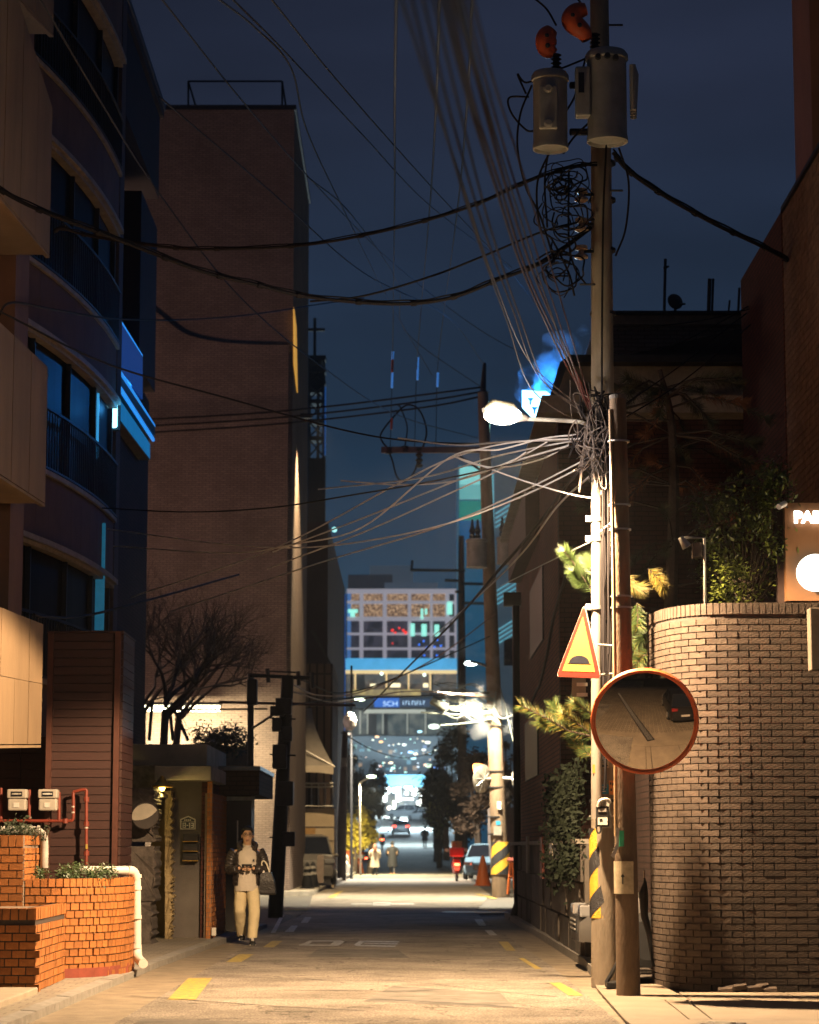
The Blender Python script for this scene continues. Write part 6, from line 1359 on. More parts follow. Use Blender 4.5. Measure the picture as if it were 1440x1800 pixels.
for a_, b_ in ((613, 632), (633, 645), (662, 672), (682, 715), (719, 747), (750, 806)):
    pb('shopfront', noisy_emit('shopfront', (.02, .03, .03), (.11, .12, .10), .7, 1), a_, b_, 1248, 1292, Ym+1.2, .2, sb)
    pb('shop_mullion', mat('mull_light', (.4, .4, .36), .5, emit=(.26, .26, .20), es=1), b_, b_+2.4, 1250, 1290, Ym+.6, .2, sb)
pb('shop_lintel', mat('lintel_light', (.4, .4, .36), .5, emit=(.30, .29, .22), es=1), 640, 748, 1247, 1254, Ym+.5, .3, sb)
pb('street_level', mat('black_low', (.015, .015, .02), .7), 590, 815, 1293, 1410, Ym+2.2, .2, sb)
# bokeh shop lamps: each lamp a thing
dots = [((612, 1326), .14, (.2, .9, .7)), ((624, 1332), .16, (1, .7, .3)), ((617, 1342), .14, (.1, .3, 1)), ((610, 1354), .1, (.8, .5, .8)), ((618, 1356), .12, (.5, .6, 1)), ((669, 1347), .12, (1, .3, .1)), ((663, 1295), .2, (.9, .5, .2)), ((670, 1304), .2, (1, .5, .1)), ((763, 1277), .5, (.9, 1, .8)), ((738, 1286), .22, (.4, .8, 1)), ((755, 1346), .35, (.7, .9, .6)), ((722, 1322), .25, (.2, .5, 1)), ((727, 1333), .25, (.4, .7, .8)), ((765, 1350), .35, (.02, .2, .8)), ((773, 1355), .35, (.02, .2, .8)), ((614, 1290), .2, (.8, .6, .4)), ((752, 1305), .25, (.8, .8, .6)), ((745, 1318), .2, (.7, .7, .6)), ((780, 1230), .2, (.6, .9, .9))]
rnd = random.Random(99)
for _ in range(46):
    px = rnd.uniform(625, 790); py = rnd.uniform(1296, 1362); dots.append(((px, py), rnd.choice([.06, .08, .12, .2]), rnd.choice([(.9, .95, .8), (1, .75, .45), (.3, .7, 1), (.5, 1, .85), (1, .55, .3), (.8, .9, 1)])))
for i, ((px, py), r_, c_) in enumerate(dots):
    o = MB().ball(P(px, py, 300), r_*.9, 8, (1.6, .5, .7)).build('street_light_glow', mat('dot_%d' % i, (1, 1, 1), .4, emit=c_, es=2.2)); tag(o, 'small out of focus coloured lamp among the dark far trees', 'lamp', 'distant out of focus lamps')
# taller lit windows behind the far trees
bw_ = thing('lit_shop_row', 'row of dim teal and amber windows glimpsed behind the far trees', 'building', P(700, 1350, 318))
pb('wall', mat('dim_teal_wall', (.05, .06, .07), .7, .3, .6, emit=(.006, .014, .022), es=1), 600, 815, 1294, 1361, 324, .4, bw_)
for _ in range(34):
    px = rnd.uniform(612, 800); py = rnd.uniform(1300, 1352); k_ = rnd.randrange(4); c_ = ((.05, .22, .32), (.35, .18, .06), (.12, .3, .28), (.02, .08, .3))[k_]
    pb('window', mat('glimpse_%d' % k_, (.1, .1, .1), .5, .5, 1.5, emit=c_, es=.8), px, px+rnd.uniform(3, 9), py, py+rnd.uniform(3, 8), 323.8, .1, bw_)
# blue canopy over far crossing + glowing shops
fc_ = thing('market_arcade', 'far glowing arcade of shops under a teal canopy at the end of the street', 'building', (0, 380, 8)); Yf = 318
pb('canopy', mat('teal_canopy', (.05, .2, .3), .6, .2, .3, emit=(.008, .085, .17), es=1), 662, 752, 1362, 1383, Yf, 3, fc_)
pb('back_wall', noisy_emit('arcade', (.03, .035, .03), (.35, .33, .24), .6, 1.0), 655, 765, 1383, 1450, Yf+6, .3, fc_)
rnd = random.Random(21)
for px, py, w_, h_, c_ in ((680, 1389, 10, 12, (.8, 1, .9)), (692, 1389, 5, 9, (.7, 1, .9)), (700, 1396, 8, 26, (.8, 1, 1)), (677, 1402, 6, 14, (1, .85, .6)), (693, 1415, 5, 14, (1, .9, .4)), (718, 1384, 14, 4, (.9, 1, .8)), (728, 1388, 16, 4, (.9, 1, .8)), (715, 1394, 6, 6, (.8, 1, .8)), (742, 1400, 10, 12, (1, .7, .4)), (752, 1395, 6, 8, (.9, 1, .7)), (737, 1412, 8, 8, (1, .8, .5)), (708, 1405, 12, 3, (1, .95, .9)), (720, 1405, 14, 3, (.9, .95, 1)), (757, 1408, 5, 14, (.05, .3, .6)), (684, 1420, 6, 6, (1, .6, .3)), (673, 1383, 4, 3, (.3, .9, 1)), (748, 1384, 4, 4, (.6, 1, .9)), (728, 1396, 7, 5, (.9, .9, .7)), (735, 1391, 5, 4, (1, .9, .7))):
    pb('lit_shop_panel', mat('shop_%d_%d' % (px, py), (1, 1, 1), .4, emit=c_, es=3), px-w_/2, px+w_/2, py-h_/2, py+h_/2, Yf-1, .2, fc_, bevel=.1)
lamp('POINT', 'far_street_fill', P(712, 1400, 310), 22000, (.75, .95, 1), fc_, 1)
lamp('POINT', 'far_street_fill', P(716, 1400, 262), 26000, (.6, .85, 1), fc_, .5)  # unseen fill lamp added over the road, well short of the arcade
lamp('POINT', 'far_street_fill', (P(725, 1400, 212).x, 212, 8.5), 14000, (.6, .85, 1), fc_, .5)  # second added fill lamp, brightening the nearer stretch of far road
# ---------- trees in the distance
def tree(label, px, py0, py1, Y, wpx, m, seed, n=2600, ls=.16, trunk=True, bare=False):
    t = thing('street_tree', label, 'tree', P(px, py1, Y)); a_ = P(px, py0, Y); b_ = P(px, py1, Y); w_ = wpx/4250*Y/2; h_ = (a_.z-b_.z)/2
    mb = MB(); leaves(mb, ((a_+b_)/2), (w_, w_*.7, h_), n, ls, 34, w_*.32, seed); mb.build('crown', m, t)
    tr = MB(); tr.tube([(a_.x, Y, terr(Y)-.1), (a_.x+.1, Y, b_.z), (a_.x, Y, b_.z+h_)], [.18, .15, .08], 6)
    rnd = random.Random(seed)
    for _ in range(7): tr.tube([(a_.x, Y, b_.z+rnd.uniform(0, h_)), (a_.x+rnd.uniform(-w_, w_)*.8, Y+rnd.uniform(-w_, w_)*.4, b_.z+h_*rnd.uniform(.7, 1.8))], [.07, .03], 4)
    tr.build('trunk', barkm, t); return t
dk1 = mat('far_leaf', (.028, .026, .018), .8, .5, .8); ylw = mat('lit_leaf', (.34, .27, .03), .6, .5, 1.2); brn = mat('brown_leaf', (.06, .035, .02), .8, .5, .8)
tree('yellow-green tree lit by the slim lamp post on the left of the street', 622, 1412, 1500, 135, 46, ylw, 1, 3000, .13)
tree('second smaller yellow lit tree right of the lamp post', 650, 1425, 1492, 137, 26, ylw, 14, 1500, .12)
tree('dark tree left of the street under the shop building', 618, 1330, 1440, 170, 60, dk1, 2)
tree('dark tree leaning in from the left beside the teal canopy', 655, 1340, 1450, 190, 44, dk1, 3)
tree('tall dark tree right of the street in front of the shops', 800, 1275, 1480, 150, 96, dk1, 4, 5000)
tree('brownish dark tree near the second pole', 838, 1300, 1500, 120, 72, brn, 5, 4200, .13)
tree('dark tree overhanging the road on the right', 766, 1330, 1450, 165, 50, dk1, 6, 2600)
tree('pale yellowish tree lit from the arcade on the right', 772, 1395, 1470, 150, 36, mat('lit_leaf2', (.16, .17, .05), .6, .5, 1.2), 7, 1300, .11)
tree('dark tree between the two dark poles on the far left', 606, 1300, 1400, 200, 40, dk1, 8)
tree('rust leaved tree behind the second pole, right', 893, 1290, 1500, 118, 34, brn, 10, 1800, .12)
tr8 = thing('tree_trunk', 'bare brown street tree trunk right of the road before the scooter', 'tree', G(785, 1512)); tr8.name = 'street_tree'; MB().tube([P(785, 1513, 150), P(784, 1440, 150)], [.22, .16], 8).build('trunk', mat('trunk_tan', (.2, .13, .09), .9), tr8)
# low blocks closing the street edges
MB().box(3.6, 14, 108, 112, 0, 3.2).build('garden_wall', mat('dim_wall', (.08, .06, .05), .85)); tag(bpy.data.objects['garden_wall.001'], 'dim garden wall far right behind the blue car', 'wall')
pb('shutter_kiosk', mat('kiosk', (.03, .045, .07), .6), 762, 783, 1448, 1492, 185, 3, None); tag(bpy.data.objects['shutter_kiosk'], 'dark kiosk on the right side of the far road', 'kiosk')
MB().box(XH(596, 1500, 140)-6, XH(622, 1500, 140), 140, 150, 0, 2.9).build('shed', mat('shed_dark', (.05, .03, .03), .8)); tag(bpy.data.objects['shed'], 'low dark shed behind the orange barrels on the left', 'shed')
# ---------- far vehicles
blk = mat('car_black', (.015, .015, .018), .3, .1, 2, spec=.6); wht = mat('car_white', (.55, .55, .55), .35, .05, 2)
q = P(705, 1468, 245); car('black sedan driving away with both red tail lights glowing', (q.x, 245, terr(245)), R(-90), blk, 'sedan', lit=7, name='moving_car')
q = P(712, 1431, 300); car('white car turning at the far end of the street', (q.x, 300, terr(300)), R(-28), wht, 'suv')
q = P(742, 1428, 292); car('second white car beside the arcade, right of the other', (q.x, 292, terr(292)), R(-60), wht, 'sedan')
car('white van parked under the cream panelled wall on the left corner', (P(546, 1560, 92).x, 88.2, .13), R(96), mat('van_grey', (.13, .12, .11), .4), 'suv', s=1.05)
car('pale blue old fashioned car parked behind the red scooter', (P(858, 1545, 111).x, 111, 0), R(84), mat('car_blue', (.14, .24, .33), .35, .1, 2, spec=.6), 'sedan', s=1.1)
# ---------- scooter seen from behind
def scooter(label, loc, m, lit, s=1.0, cargo=False):
    t = thing('scooter', label, 'scooter', (0, 0, 0))
    for y_ in (-.55, .62):
        wv = MB().lathe((0-.05, y_, .26), [(.16, 0), (.26, .01), (.26, .09), (.16, .1)], 18, (1, 0, 0)).build('wheel', blackm, t)
    st_ = []
    for y_, w_, z0_, z1_ in ((-.72, .10, .5, .72), (-.6, .17, .36, .84), (-.3, .2, .3, .86), (.05, .17, .3, .72), (.2, .14, .28, .4), (.42, .16, .28, .45), (.52, .2, .35, .95), (.6, .16, .5, 1.0)):
        st_.append([(-w_*.6, y_, z0_), (-w_, y_, (z0_+z1_)/2), (-w_*.7, y_, z1_), (w_*.7, y_, z1_), (w_, y_, (z0_+z1_)/2), (w_*.6, y_, z0_)])
    loft(MB(), st_).build('body', m, t, smooth=True)
    MB().box(-.15, .15, -.6, .1, .86, .94).build('seat', blackm, t, bevel=.03)
    MB().tube([(-.34, .5, 1.08), (0, .55, 1.0), (.34, .5, 1.08)], .018, 6).build('handlebar', blackm, t)
    for sx_ in (-1, 1): MB().lathe((sx_*.38, .5, 1.2), [(.07, 0), (.07, .02)], 12, (0, -1, 0)).build('mirror', steel, t)
    MB().box(-.11, .11, -.755, -.72, .6, .7).build('taillight', mat('tail_on', (1, .1, .05), .3, emit=(1, .13, .05), es=lit), t, bevel=.01)
    MB().box(-.1, .1, -.77, -.75, .42, .54).build('number_plate', whitep, t)
    if cargo: MB().box(-.28, .28, -.85, -.4, .95, 1.3).build('top_box', m, t, bevel=.03); MB().box(-.2, .2, -.3, -.05, 1.3, 1.55).build('windscreen', yellp, t)
    t.scale = (s, s, s); t.location = loc; return t
q = G(803, 1549); scooter('red scooter with cargo box and glowing tail light parked on the right', (q.x, q.y, 0), mat('scooter_red', (.35, .02, .015), .35, .1, 3), 9, 1.12, True)
lamp('POINT', 'tail_glow', (q.x, q.y-1.2, .7), 25, (1, .08, .03), None, .1)
q = G(643, 1528); scooter('black scooter parked on the left beside the walking couple', (q.x, q.y, 0), blk, 1.5, 1.15)
# motorcycles cluster far left
q = P(672, 1490, 200); scooter('dark motorbike standing far up the left side of the road', (q.x, 200, terr(200)), mat('bike_blue', (.03, .06, .12), .4), 1, 1.3)
# ---------- traffic cones, barrels, bags, bins
def cone(label, loc, h, m, bands=(), name='traffic_cone', base=True, group=None, r=.16):
    t = thing(name, label, 'cone', (0, 0, 0), group)
    MB().lathe((0, 0, 0), [(r*1.25, 0), (r*1.25, .03), (r, .04), (.03+r*.18, h*.93), (.02, h)], 18).build('body', m, t, smooth=True)
    for z0_ in bands: r0_ = r+(.03+r*.18-r)*(z0_/h)+.006; MB().lathe((0, 0, z0_*1.0), [(r0_, 0), (r0_-.012, .09)], 18).build('white_band', whitep, t)
    t.location = loc; return t
orc = mat('cone_orange', (.7, .16, .03), .5, .1, 4)
q = G(849, 1557); cone('tall orange traffic cone standing left of the second utility pole', (q.x, q.y, 0), 1.15, orc, (), r=.3)
for px, l_ in ((540, 'black cone with two white bands, left one at the corner building'), (550, 'black cone with two white bands, right one at the corner building')):
    q = P(px, 1562-(px-540)*.4, 80+(px-540)*.25); cone(l_, (q.x, q.y, .13), .85, blackm, (.42, .62), r=.2, group='black cones at the corner')
def barrel(label, px):
    q = G(px, 1535); t = thing('traffic_barrel', label, 'barrel', q, 'orange barrels on the left'); MB().lathe((q.x, q.y, 0), [(.30, 0), (.28, .1), (.19, .6), (.14, .68), (.33, .8), (.36, .9), (.36, 1.1), (.30, 1.25)], 20).build('body', orc, t, smooth=True)
    MB().lathe((q.x, q.y, .86), [(.365, 0), (.37, .2)], 20).build('white_collar', pvc, t); MB().lathe((q.x, q.y, 1.25), [(.3, 0), (.12, .12), (.08, .18)], 14).build('lid', mat('lid_blue', (.4, .5, .6), .5), t)
barrel('orange traffic barrel with white collar, left one of the pair', 619); barrel('orange traffic barrel with white collar, right one next to the black scooter', 631)
def bag(label, px, py, Y, r_, m, zb=0):
    c = P(px, py, Y); mb = MB().ball((c.x, Y, zb+r_*.8), r_, 14, (1, .8, 1)); mb.v = [tuple(Vector(v)+Vector((mnoise.noise(Vector(v)*4), mnoise.noise(Vector(v)*4+Vector((9, 0, 0))), mnoise.noise(Vector(v)*4+Vector((0, 9, 0)))))*r_*.35) for v in mb.v]
    o = mb.build('rubbish_bag', m, smooth=True); tag(o, label, 'rubbish bag'); return o
bag('white rubbish bag slumped against the orange board', 606, 1530, 126, .42, pvc); bag('smaller white bag on top of the heap by the pole', 604, 1515, 127, .3, pvc, .55)
MB().box(P(600, 1500, 128).x, P(616, 1500, 128).x, 128, 128.2, 0, 1.3).build('site_board', orc); tag(bpy.data.objects['site_board'], 'orange site board behind the white rubbish bags', 'board')
MB().box(P(573, 1550, 91).x, P(590, 1550, 91).x, 86.6, 87, .13, 1.2).build('white_cabinet', mat('cabinet_white', (.5, .5, .48), .5)); tag(bpy.data.objects['white_cabinet'], 'white street cabinet left of the thin dark pole', 'cabinet')
cbd = thing('sign_boards', 'brown folded sign boards leaning behind the black cones', 'board', P(562, 1550, 86)); MB().slab([P(556, 1552, 85.5), P(569, 1552, 85.5), P(569, 1503, 86), P(558, 1503, 86)], (0, .08, 0)).build('board', mat('board_brown', (.12, .08, .06), .6), cbd); MB().slab([P(543, 1552, 86.3), P(556, 1552, 86.3), P(556, 1505, 86.5), P(546, 1505, 86.5)], (0, .08, 0)).build('board', mat('board_dark', (.04, .035, .035), .6), cbd)
yb = thing('yellow_frame', 'folding orange and yellow barrier beside the black drain pipe', 'barrier', P(900, 1560, 70)); 
for a_, b_ in (((893, 1572), (898, 1515)), ((906, 1572), (901, 1515)), ((894, 1540), (906, 1540))): MB().tube([P(*a_, 70), P(*b_, 70)], .04, 5).build('leg', orc, yb)
MB().lathe(P(900, 1516, 70), [(.1, 0), (.16, .06), (.12, .14)], 12).build('beacon', redp, yb)
# ================================================================ WIRES
def wire(label, pts, r=.012, m=None, group=None, name='overhead_cable', smooth=True):
    p = [P(*q) for q in pts]; p = catmull(p, 10) if len(p) > 2 else p
    o = MB().tube(p, r, 6).build(name, m or cable, smooth=True); return tag(o, label, 'cable', group)
def wrapcable(label, pts, r, seed):
    t = thing('overhead_cable', label, 'cable', P(*pts[0])); p = catmull([P(*q) for q in pts], 12); MB().tube(p, r, 7).build('cable_run', cable, t, smooth=True)
    for i in range(4, len(p)-2, 9): d = (p[i+1]-p[i]).normalized(); MB().tube([p[i]-d*.03, p[i]+d*.03], r*1.55, 7).build('cable_tie', cable, t)
    MB().tube([q_+Vector((0, 0, r*1.5+.006*math.sin(i*.7))) for i, q_ in enumerate(p)], r*.45, 5).build('thin_strand', cable, t)
    return t
wrapcable('thick tied cable bundle sagging from top left, lowest of three at the nearest pole', [(-20, 322, 23), (60, 365, 23.3), (200, 418, 23.8), (350, 475, 24.3), (450, 500, 24.6), (545, 522, 24.9), (690, 534, 25.2), (790, 524, 25.3), (880, 490, 25.4), (960, 458, 25.5), (1040, 400, 25.6)], .020, 1)
wrapcable('thick black cable sagging from the bowed facade up to the transformers', [(95, 408, 27), (110, 402, 27), (160, 415, 27), (280, 433, 26.5), (370, 438, 26.3), (540, 430, 26), (700, 400, 25.7), (830, 362, 25.6), (930, 318, 25.5), (1010, 292, 25.5), (1050, 290, 25.5)], .016, 2)
wire('thin black cable crossing the sky between the two thick bundles', [(545, 530, 25.5), (640, 520, 25.5), (760, 485, 25.5), (850, 450, 25.5), (960, 405, 25.5), (1045, 385, 25.5)], .012)
wrapcable('thick black cable descending right from the transformers to the annex', [(1078, 268, 25.5), (1105, 300, 25.6), (1170, 345, 26), (1260, 395, 27), (1340, 433, 28.5), (1390, 460, 30)], .024, 3)
wire('black cable from the left stone box running flat to the brick tower', [(-5, 560, 24), (20, 532, 24.5), (100, 545, 27), (200, 560, 33), (320, 562, 40), (440, 553, 45), (560, 535, 50), (640, 524, 52)], .014)
wire('black cable slanting down right across the brick tower to the crossarm', [(-5, 545, 24), (190, 640, 26), (400, 700, 28), (600, 755, 30), (720, 775, 31), (850, 780, 31), (1000, 776, 27), (1045, 780, 25.7)], .011)
wire('thin black cable from the facade low across to the pole tangle', [(180, 893, 34), (330, 900, 32), (480, 892, 30), (620, 870, 28), (750, 848, 27), (900, 815, 26), (1040, 775, 25.6)], .010)
wl_ = [([(200, 960, 34), (400, 972, 31), (520, 956, 29), (640, 925, 28), (790, 805, 26.5), (880, 790, 26), (960, 770, 25.8), (1045, 762, 25.6)], 'pale cable kinked at a tie and rising to the lamp arm'),
  ([(190, 930, 34), (400, 957, 31), (560, 961, 29), (750, 930, 27), (900, 880, 26.2), (1045, 810, 25.6)], 'pale lit cable rising in one long sweep beneath the lamp'),
  ([(230, 1050, 36), (480, 965, 31), (700, 850, 27.5), (795, 805, 26.6), (900, 778, 26), (1045, 770, 25.6)], 'dark then bright cable climbing from the bare trees to the tie'),
  ([(300, 1075, 38), (560, 990, 31), (760, 930, 27.5), (905, 870, 26.3), (1045, 800, 25.6)], 'lower pale cable climbing steadily to the steel pipe top'),
  ([(480, 970, 31), (640, 910, 28.5), (800, 846, 26.8), (900, 810, 26.2), (962, 777, 25.9)], 'bright short cable ending at a hooked tail beneath the lamp'),
  ([(470, 1000, 31), (640, 935, 28.5), (780, 872, 27), (870, 830, 26.3), (925, 795, 26)], 'bright cable ending short of the hooked tail'),
  ([(600, 845, 29), (700, 852, 28), (800, 845, 27), (900, 812, 26.2), (1000, 783, 25.8)], 'near-level lit cable passing behind the second pole top'),
  ([(805, 805, 26.6), (850, 820, 26.3), (920, 845, 26), (1000, 868, 25.7), (1045, 876, 25.5)], 'bright cable dropping right from the tie to the steel pipe'),
  ([(800, 803, 26.6), (830, 815, 26.4), (880, 822, 26.2), (950, 808, 26), (1000, 782, 25.8)], 'looped lit cable sagging between the tie and the pole'),
  ([(700, 770, 29), (800, 782, 28), (900, 776, 27), (1000, 775, 26), (1045, 776, 25.6)], 'thin bright cable just under the lamp head'),
  ([(560, 860, 31), (740, 840, 28), (880, 800, 26.5), (1045, 768, 25.6)], 'dark twin cable crossing under the lamp glow')]
for pts, lab in wl_: wire(lab, pts, .0095, cableg)
for i, pts in enumerate(([(1045, 800, 25.6), (1000, 850, 26), (940, 930, 28), (870, 1010, 34), (800, 1090, 45), (700, 1190, 60), (640, 1250, 70)], [(1045, 830, 25.6), (980, 890, 27), (920, 970, 30), (850, 1040, 40), (760, 1120, 55)])):
    wire(['thick dark cable falling steeply left from the pole tangle to the far street', 'second dark cable falling left just beneath the thick one'][i], pts, .02 if i == 0 else .012, cable if i == 0 else cableg)
wire('thin pale stay wire from the steel pipe down left to the second pole', [(1052, 946, 25.4), (960, 990, 30), (880, 1030, 45)], .008, cableg)
wire('thin pale cable crossing left from the steel pipe clamp', [(1075, 918, 25.3), (1048, 940, 25.3)], .008, cableg)
# long high lines
hi = [([(270, -20, 20), (420, 170, 27), (560, 330, 36), (700, 470, 48), (860, 590, 62), (1000, 660, 75)], 'high thin line slanting down right from the top left corner'),
 ([(400, -10, 20), (500, 90, 24), (640, 240, 32), (760, 365, 42), (900, 470, 55)], 'forked high line starting above the brick tower'),
 ([(470, -10, 20), (600, 150, 26), (760, 330, 36), (900, 480, 50), (960, 560, 60)], 'high thin line second from the sky bundle'),
 ([(380, -5, 19), (450, 50, 22), (512, 120, 24), (540, 230, 28), (600, 360, 34), (690, 540, 50), (760, 660, 65)], 'high thin line that bends down sharply beside the brick tower'),
 ([(60, -20, 18), (190, 200, 22), (280, 340, 26), (420, 520, 33), (560, 640, 42), (700, 730, 55), (840, 770, 70)], 'thin line crossing the upper bowed facade'),
 ([(280, 170, 24), (480, 340, 31), (640, 480, 40), (790, 560, 52), (850, 640, 72)], 'thin high line ending at the second pole spike'),
 ([(540, 310, 30), (620, 380, 36), (700, 500, 48), (720, 590, 60), (860, 690, 72)], 'faint thin line behind the others')]
for pts, lab in hi: wire(lab, pts, .010)
for i, (x0_, x1_) in enumerate(((697, 690), (773, 733), (831, 770))): wire(['leftmost', 'middle', 'right'][i]+' of three near-vertical black lines dropping through the sky', [(x0_, -20, 14+i), (x0_-3-10*i*.4, 200, 22), ((x0_+x1_)/2, 400, 36), (x1_, 640, YB-1), (x1_-4, 790, YB)], .011)
for i, y_ in enumerate((682, 690, 698)): wire(['top', 'middle', 'bottom'][i]+' of three level cables running left from the second pole', [(850, y_-2, YB), (760, y_+10+i*3, YB), (600, y_+30+i*3, YB+2), (440, y_+45+i*3, YB+2), (200, y_+58+i*4, YB+2)], .03)
# near bundle sweeping overhead, close to the camera (out of focus)
bund = mat('bundle_brown', (.05, .014, .012), .8, spec=.1); bundw = mat('bundle_pale', (.06, .045, .038), .8, spec=.1)
fan = [((703, -10), (765, 180), (815, 330), (868, 490), (935, 640), 1), ((742, -10), (792, 200), (850, 400), (900, 540), (950, 665), 1), ((760, -10), (810, 200), (862, 400), (915, 560), (965, 680), 1), ((775, -10), (825, 180), (872, 330), (925, 490), (1000, 650), 0), ((788, -10), (832, 180), (880, 330), (935, 500), (1010, 660), 0), ((797, -10), (842, 150), (890, 330), (945, 500), (1018, 665), 0),
       ((806, -10), (846, 150), (898, 330), (955, 510), (1020, 690), 1), ((815, -10), (856, 150), (905, 320), (965, 510), (1028, 700), 0), ((828, -10), (870, 150), (915, 290), (975, 490), (1035, 700), 0), ((722, -10), (780, 220), (840, 420), (890, 560), (940, 690), 1)]
for i, f_ in enumerate(fan):
    ys_ = (6.5, 9.5, 13, 18, 24.5)
    pts = [(a[0], a[1], y_) for a, y_ in zip(f_[:5], ys_)]+[(1046+(i % 4)*4, 735+i*3, 25.5)]
    wire('blurred cable of the bundle sweeping down the sky to the near pole', pts, .009 if i in (3, 4, 5) else .006, bundw if f_[5] else bund, 'cables sweeping overhead to the near pole')
# extra lines right
for i, pts in enumerate(([(1078, 620, 25.7), (1200, 600, 30), (1400, 490, 36)], [(1085, 720, 25.7), (1200, 640, 30), (1300, 560, 33), (1400, 490, 36)], [(1085, 580, 25.7), (1250, 560, 31), (1400, 520, 36)], [(1090, 740, 26), (1220, 655, 30), (1400, 500, 36)])):
    wire(['first', 'second', 'third', 'fourth'][i]+' thin line crossing the dark house from the pole to the annex', pts, .008)
# tangle at the pole: loops and jumpers, individually uncountable
rnd = random.Random(77); tg = MB()
for i in range(34):
    cx_ = rnd.gauss(1048, 14); cy_ = rnd.gauss(765, 34); pts = []
    for k in range(5): pts.append(P(cx_+rnd.gauss(0, 15), cy_+rnd.gauss(0, 26), 25.45+rnd.uniform(-.25, .12)))
    tg.tube(catmull(pts, 5), rnd.choice([.006, .008, .012]), 5)
for i in range(16):
    x_ = rnd.uniform(1060, 1080); tg.tube(catmull([P(1055+rnd.uniform(-8, 8), 740+rnd.uniform(-20, 40), 25.45), P(x_, 850, 25.35), P(x_+rnd.uniform(-4, 4), 980, 25.35), P(x_+rnd.uniform(-6, 4), 1120, 25.4), P(1064+rnd.uniform(-4, 6), 1300+rnd.uniform(-80, 90), 25.45)], 6), rnd.choice([.006, .009, .013]), 5)
tg.build('cable_tangle', cable, kind='stuff')
tg = MB()
for i in range(26):
    cx_ = rnd.gauss(1044, 15); cy_ = rnd.gauss(770, 36); pts = []
    for k in range(5): pts.append(P(cx_+rnd.gauss(0, 13), cy_+rnd.gauss(0, 30), 25.3+rnd.uniform(-.3, .12)))
    tg.tube(catmull(pts, 5), rnd.choice([.004, .006, .008]), 5)
tg.build('pale_cable_tangle', mat('tangle_mid', (.10, .08, .07), .6), kind='stuff')
tg = MB()
for i in range(34):
    pts = []; cx_ = rnd.uniform(925, 1040)*.35+1000*.65; cy_ = rnd.uniform(300, 500); rr_ = rnd.uniform(10, 42)
    a0_ = rnd.uniform(0, 6.28)
    for k in range(8): a_ = a0_+k*.75; pts.append(P(cx_+rr_*math.cos(a_)*rnd.uniform(.7, 1.1), cy_+rr_*.8*math.sin(a_)*rnd.uniform(.7, 1.2), 25.2+rnd.uniform(-.1, .3)))
    tg.tube(catmull(pts, 5), rnd.choice([.006, .008, .010]), 5)
for pts in ([(975, 250), (945, 320), (950, 400), (970, 420), (1000, 480), (1010, 520)], [(1030, 100), (1010, 170), (975, 230), (958, 310), (962, 400)], [(1085, 100), (1092, 130), (1060, 190), (1010, 240), (990, 270)], [(1048, 95), (1000, 115), (960, 130), (925, 145), (910, 130), (925, 165)], [(930, 170), (895, 172), (900, 200), (925, 228), (940, 230)], [(935, 150), (915, 200), (910, 260), (925, 330), (950, 380), (975, 460)], [(1088, 260), (1105, 320), (1100, 400), (1082, 450)], [(1000, 300), (1000, 420), (1010, 470), (1030, 500)], [(930, -10), (960, 15), (978, 45)], [(1010, -10), (1024, 10)], [(1066, 250), (1060, 400), (1058, 700), (1060, 900), (1062, 1250)], [(1071, 700), (1069, 900), (1070, 1150)]):
    tg.tube(catmull([P(a, b, 25.3) for a, b in pts], 8), .012, 5)
tg.build('transformer_jumpers', cable, kind='stuff')
tg = MB()
for i in range(26):
    y_ = rnd.uniform(1208, 1262); pts = [P(866+rnd.uniform(-4, 10), y_+rnd.uniform(-10, 24), YB-.4)]
    pts += [P(x_, y_+rnd.gauss(0, 6)-(866-x_)*.1, YB-.5) for x_ in (835, 800, rnd.uniform(755, 780))]; tg.tube(catmull(pts, 6), rnd.choice([.010, .014, .02]), 5)
for pts in ([(866, 1240), (880, 1262), (898, 1258), (915, 1248)], [(880, 1210), (893, 1262), (905, 1310), (915, 1318)], [(740, 1252), (800, 1256), (860, 1254)], [(775, 1275), (830, 1270), (868, 1262)], [(872, 1215), (868, 1250), (880, 1275)]): tg.tube(catmull([P(a, b, YB-.5) for a, b in pts], 6), .022, 5)
tg.build('lit_cable_tangle', mat('cable_pale', (.085, .095, .08), .5), kind='stuff')
MB().tube([P(759, 1229, YB-.6), P(785, 1244, YB-.6)], .14, 10).build('splice_canister', MATS['cable_pale'], smooth=True); tag(bpy.data.objects['splice_canister'], 'white cable splice canister hanging in the lit cable tangle', 'canister')
# low wires over the far street
lw = [([(510, 1200, 51), (560, 1222, 60), (640, 1215, 66), (760, 1160, 70), (870, 1080, 72)], 'copper lit wire rising from the black pole to the second pole'), ([(510, 1215, 51), (600, 1235, 60), (720, 1215, 68), (860, 1225, 72)], 'copper lit wire sagging level over the street'), ([(508, 1240, 51), (600, 1228, 60), (700, 1225, 66), (860, 1218, 72)], 'dark wire running level to the second pole'), ([(530, 1195, 52), (600, 1218, 58), (700, 1190, 66), (880, 1110, 73)], 'thin dark wire crossing the shop building'), ([(440, 1190, 53), (400, 1200, 55), (330, 1215, 58), (230, 1240, 62)], 'dark wire running left from the steel post to the trees'), ([(600, 1288, 80), (660, 1320, 95), (720, 1332, 105), (800, 1310, 110)], 'blue dark wire drooping over the far trees'), ([(60, 1080, 28), (85, 1084, 29), (180, 1076, 33), (420, 1010, 44)], 'thin wire looping from the lowest stone box to the tree')]
for pts, lab in lw: wire(lab, pts, .018, cable if 'dark' in lab or 'thin' in lab else mat('copper_cable', (.2, .1, .06), .5))
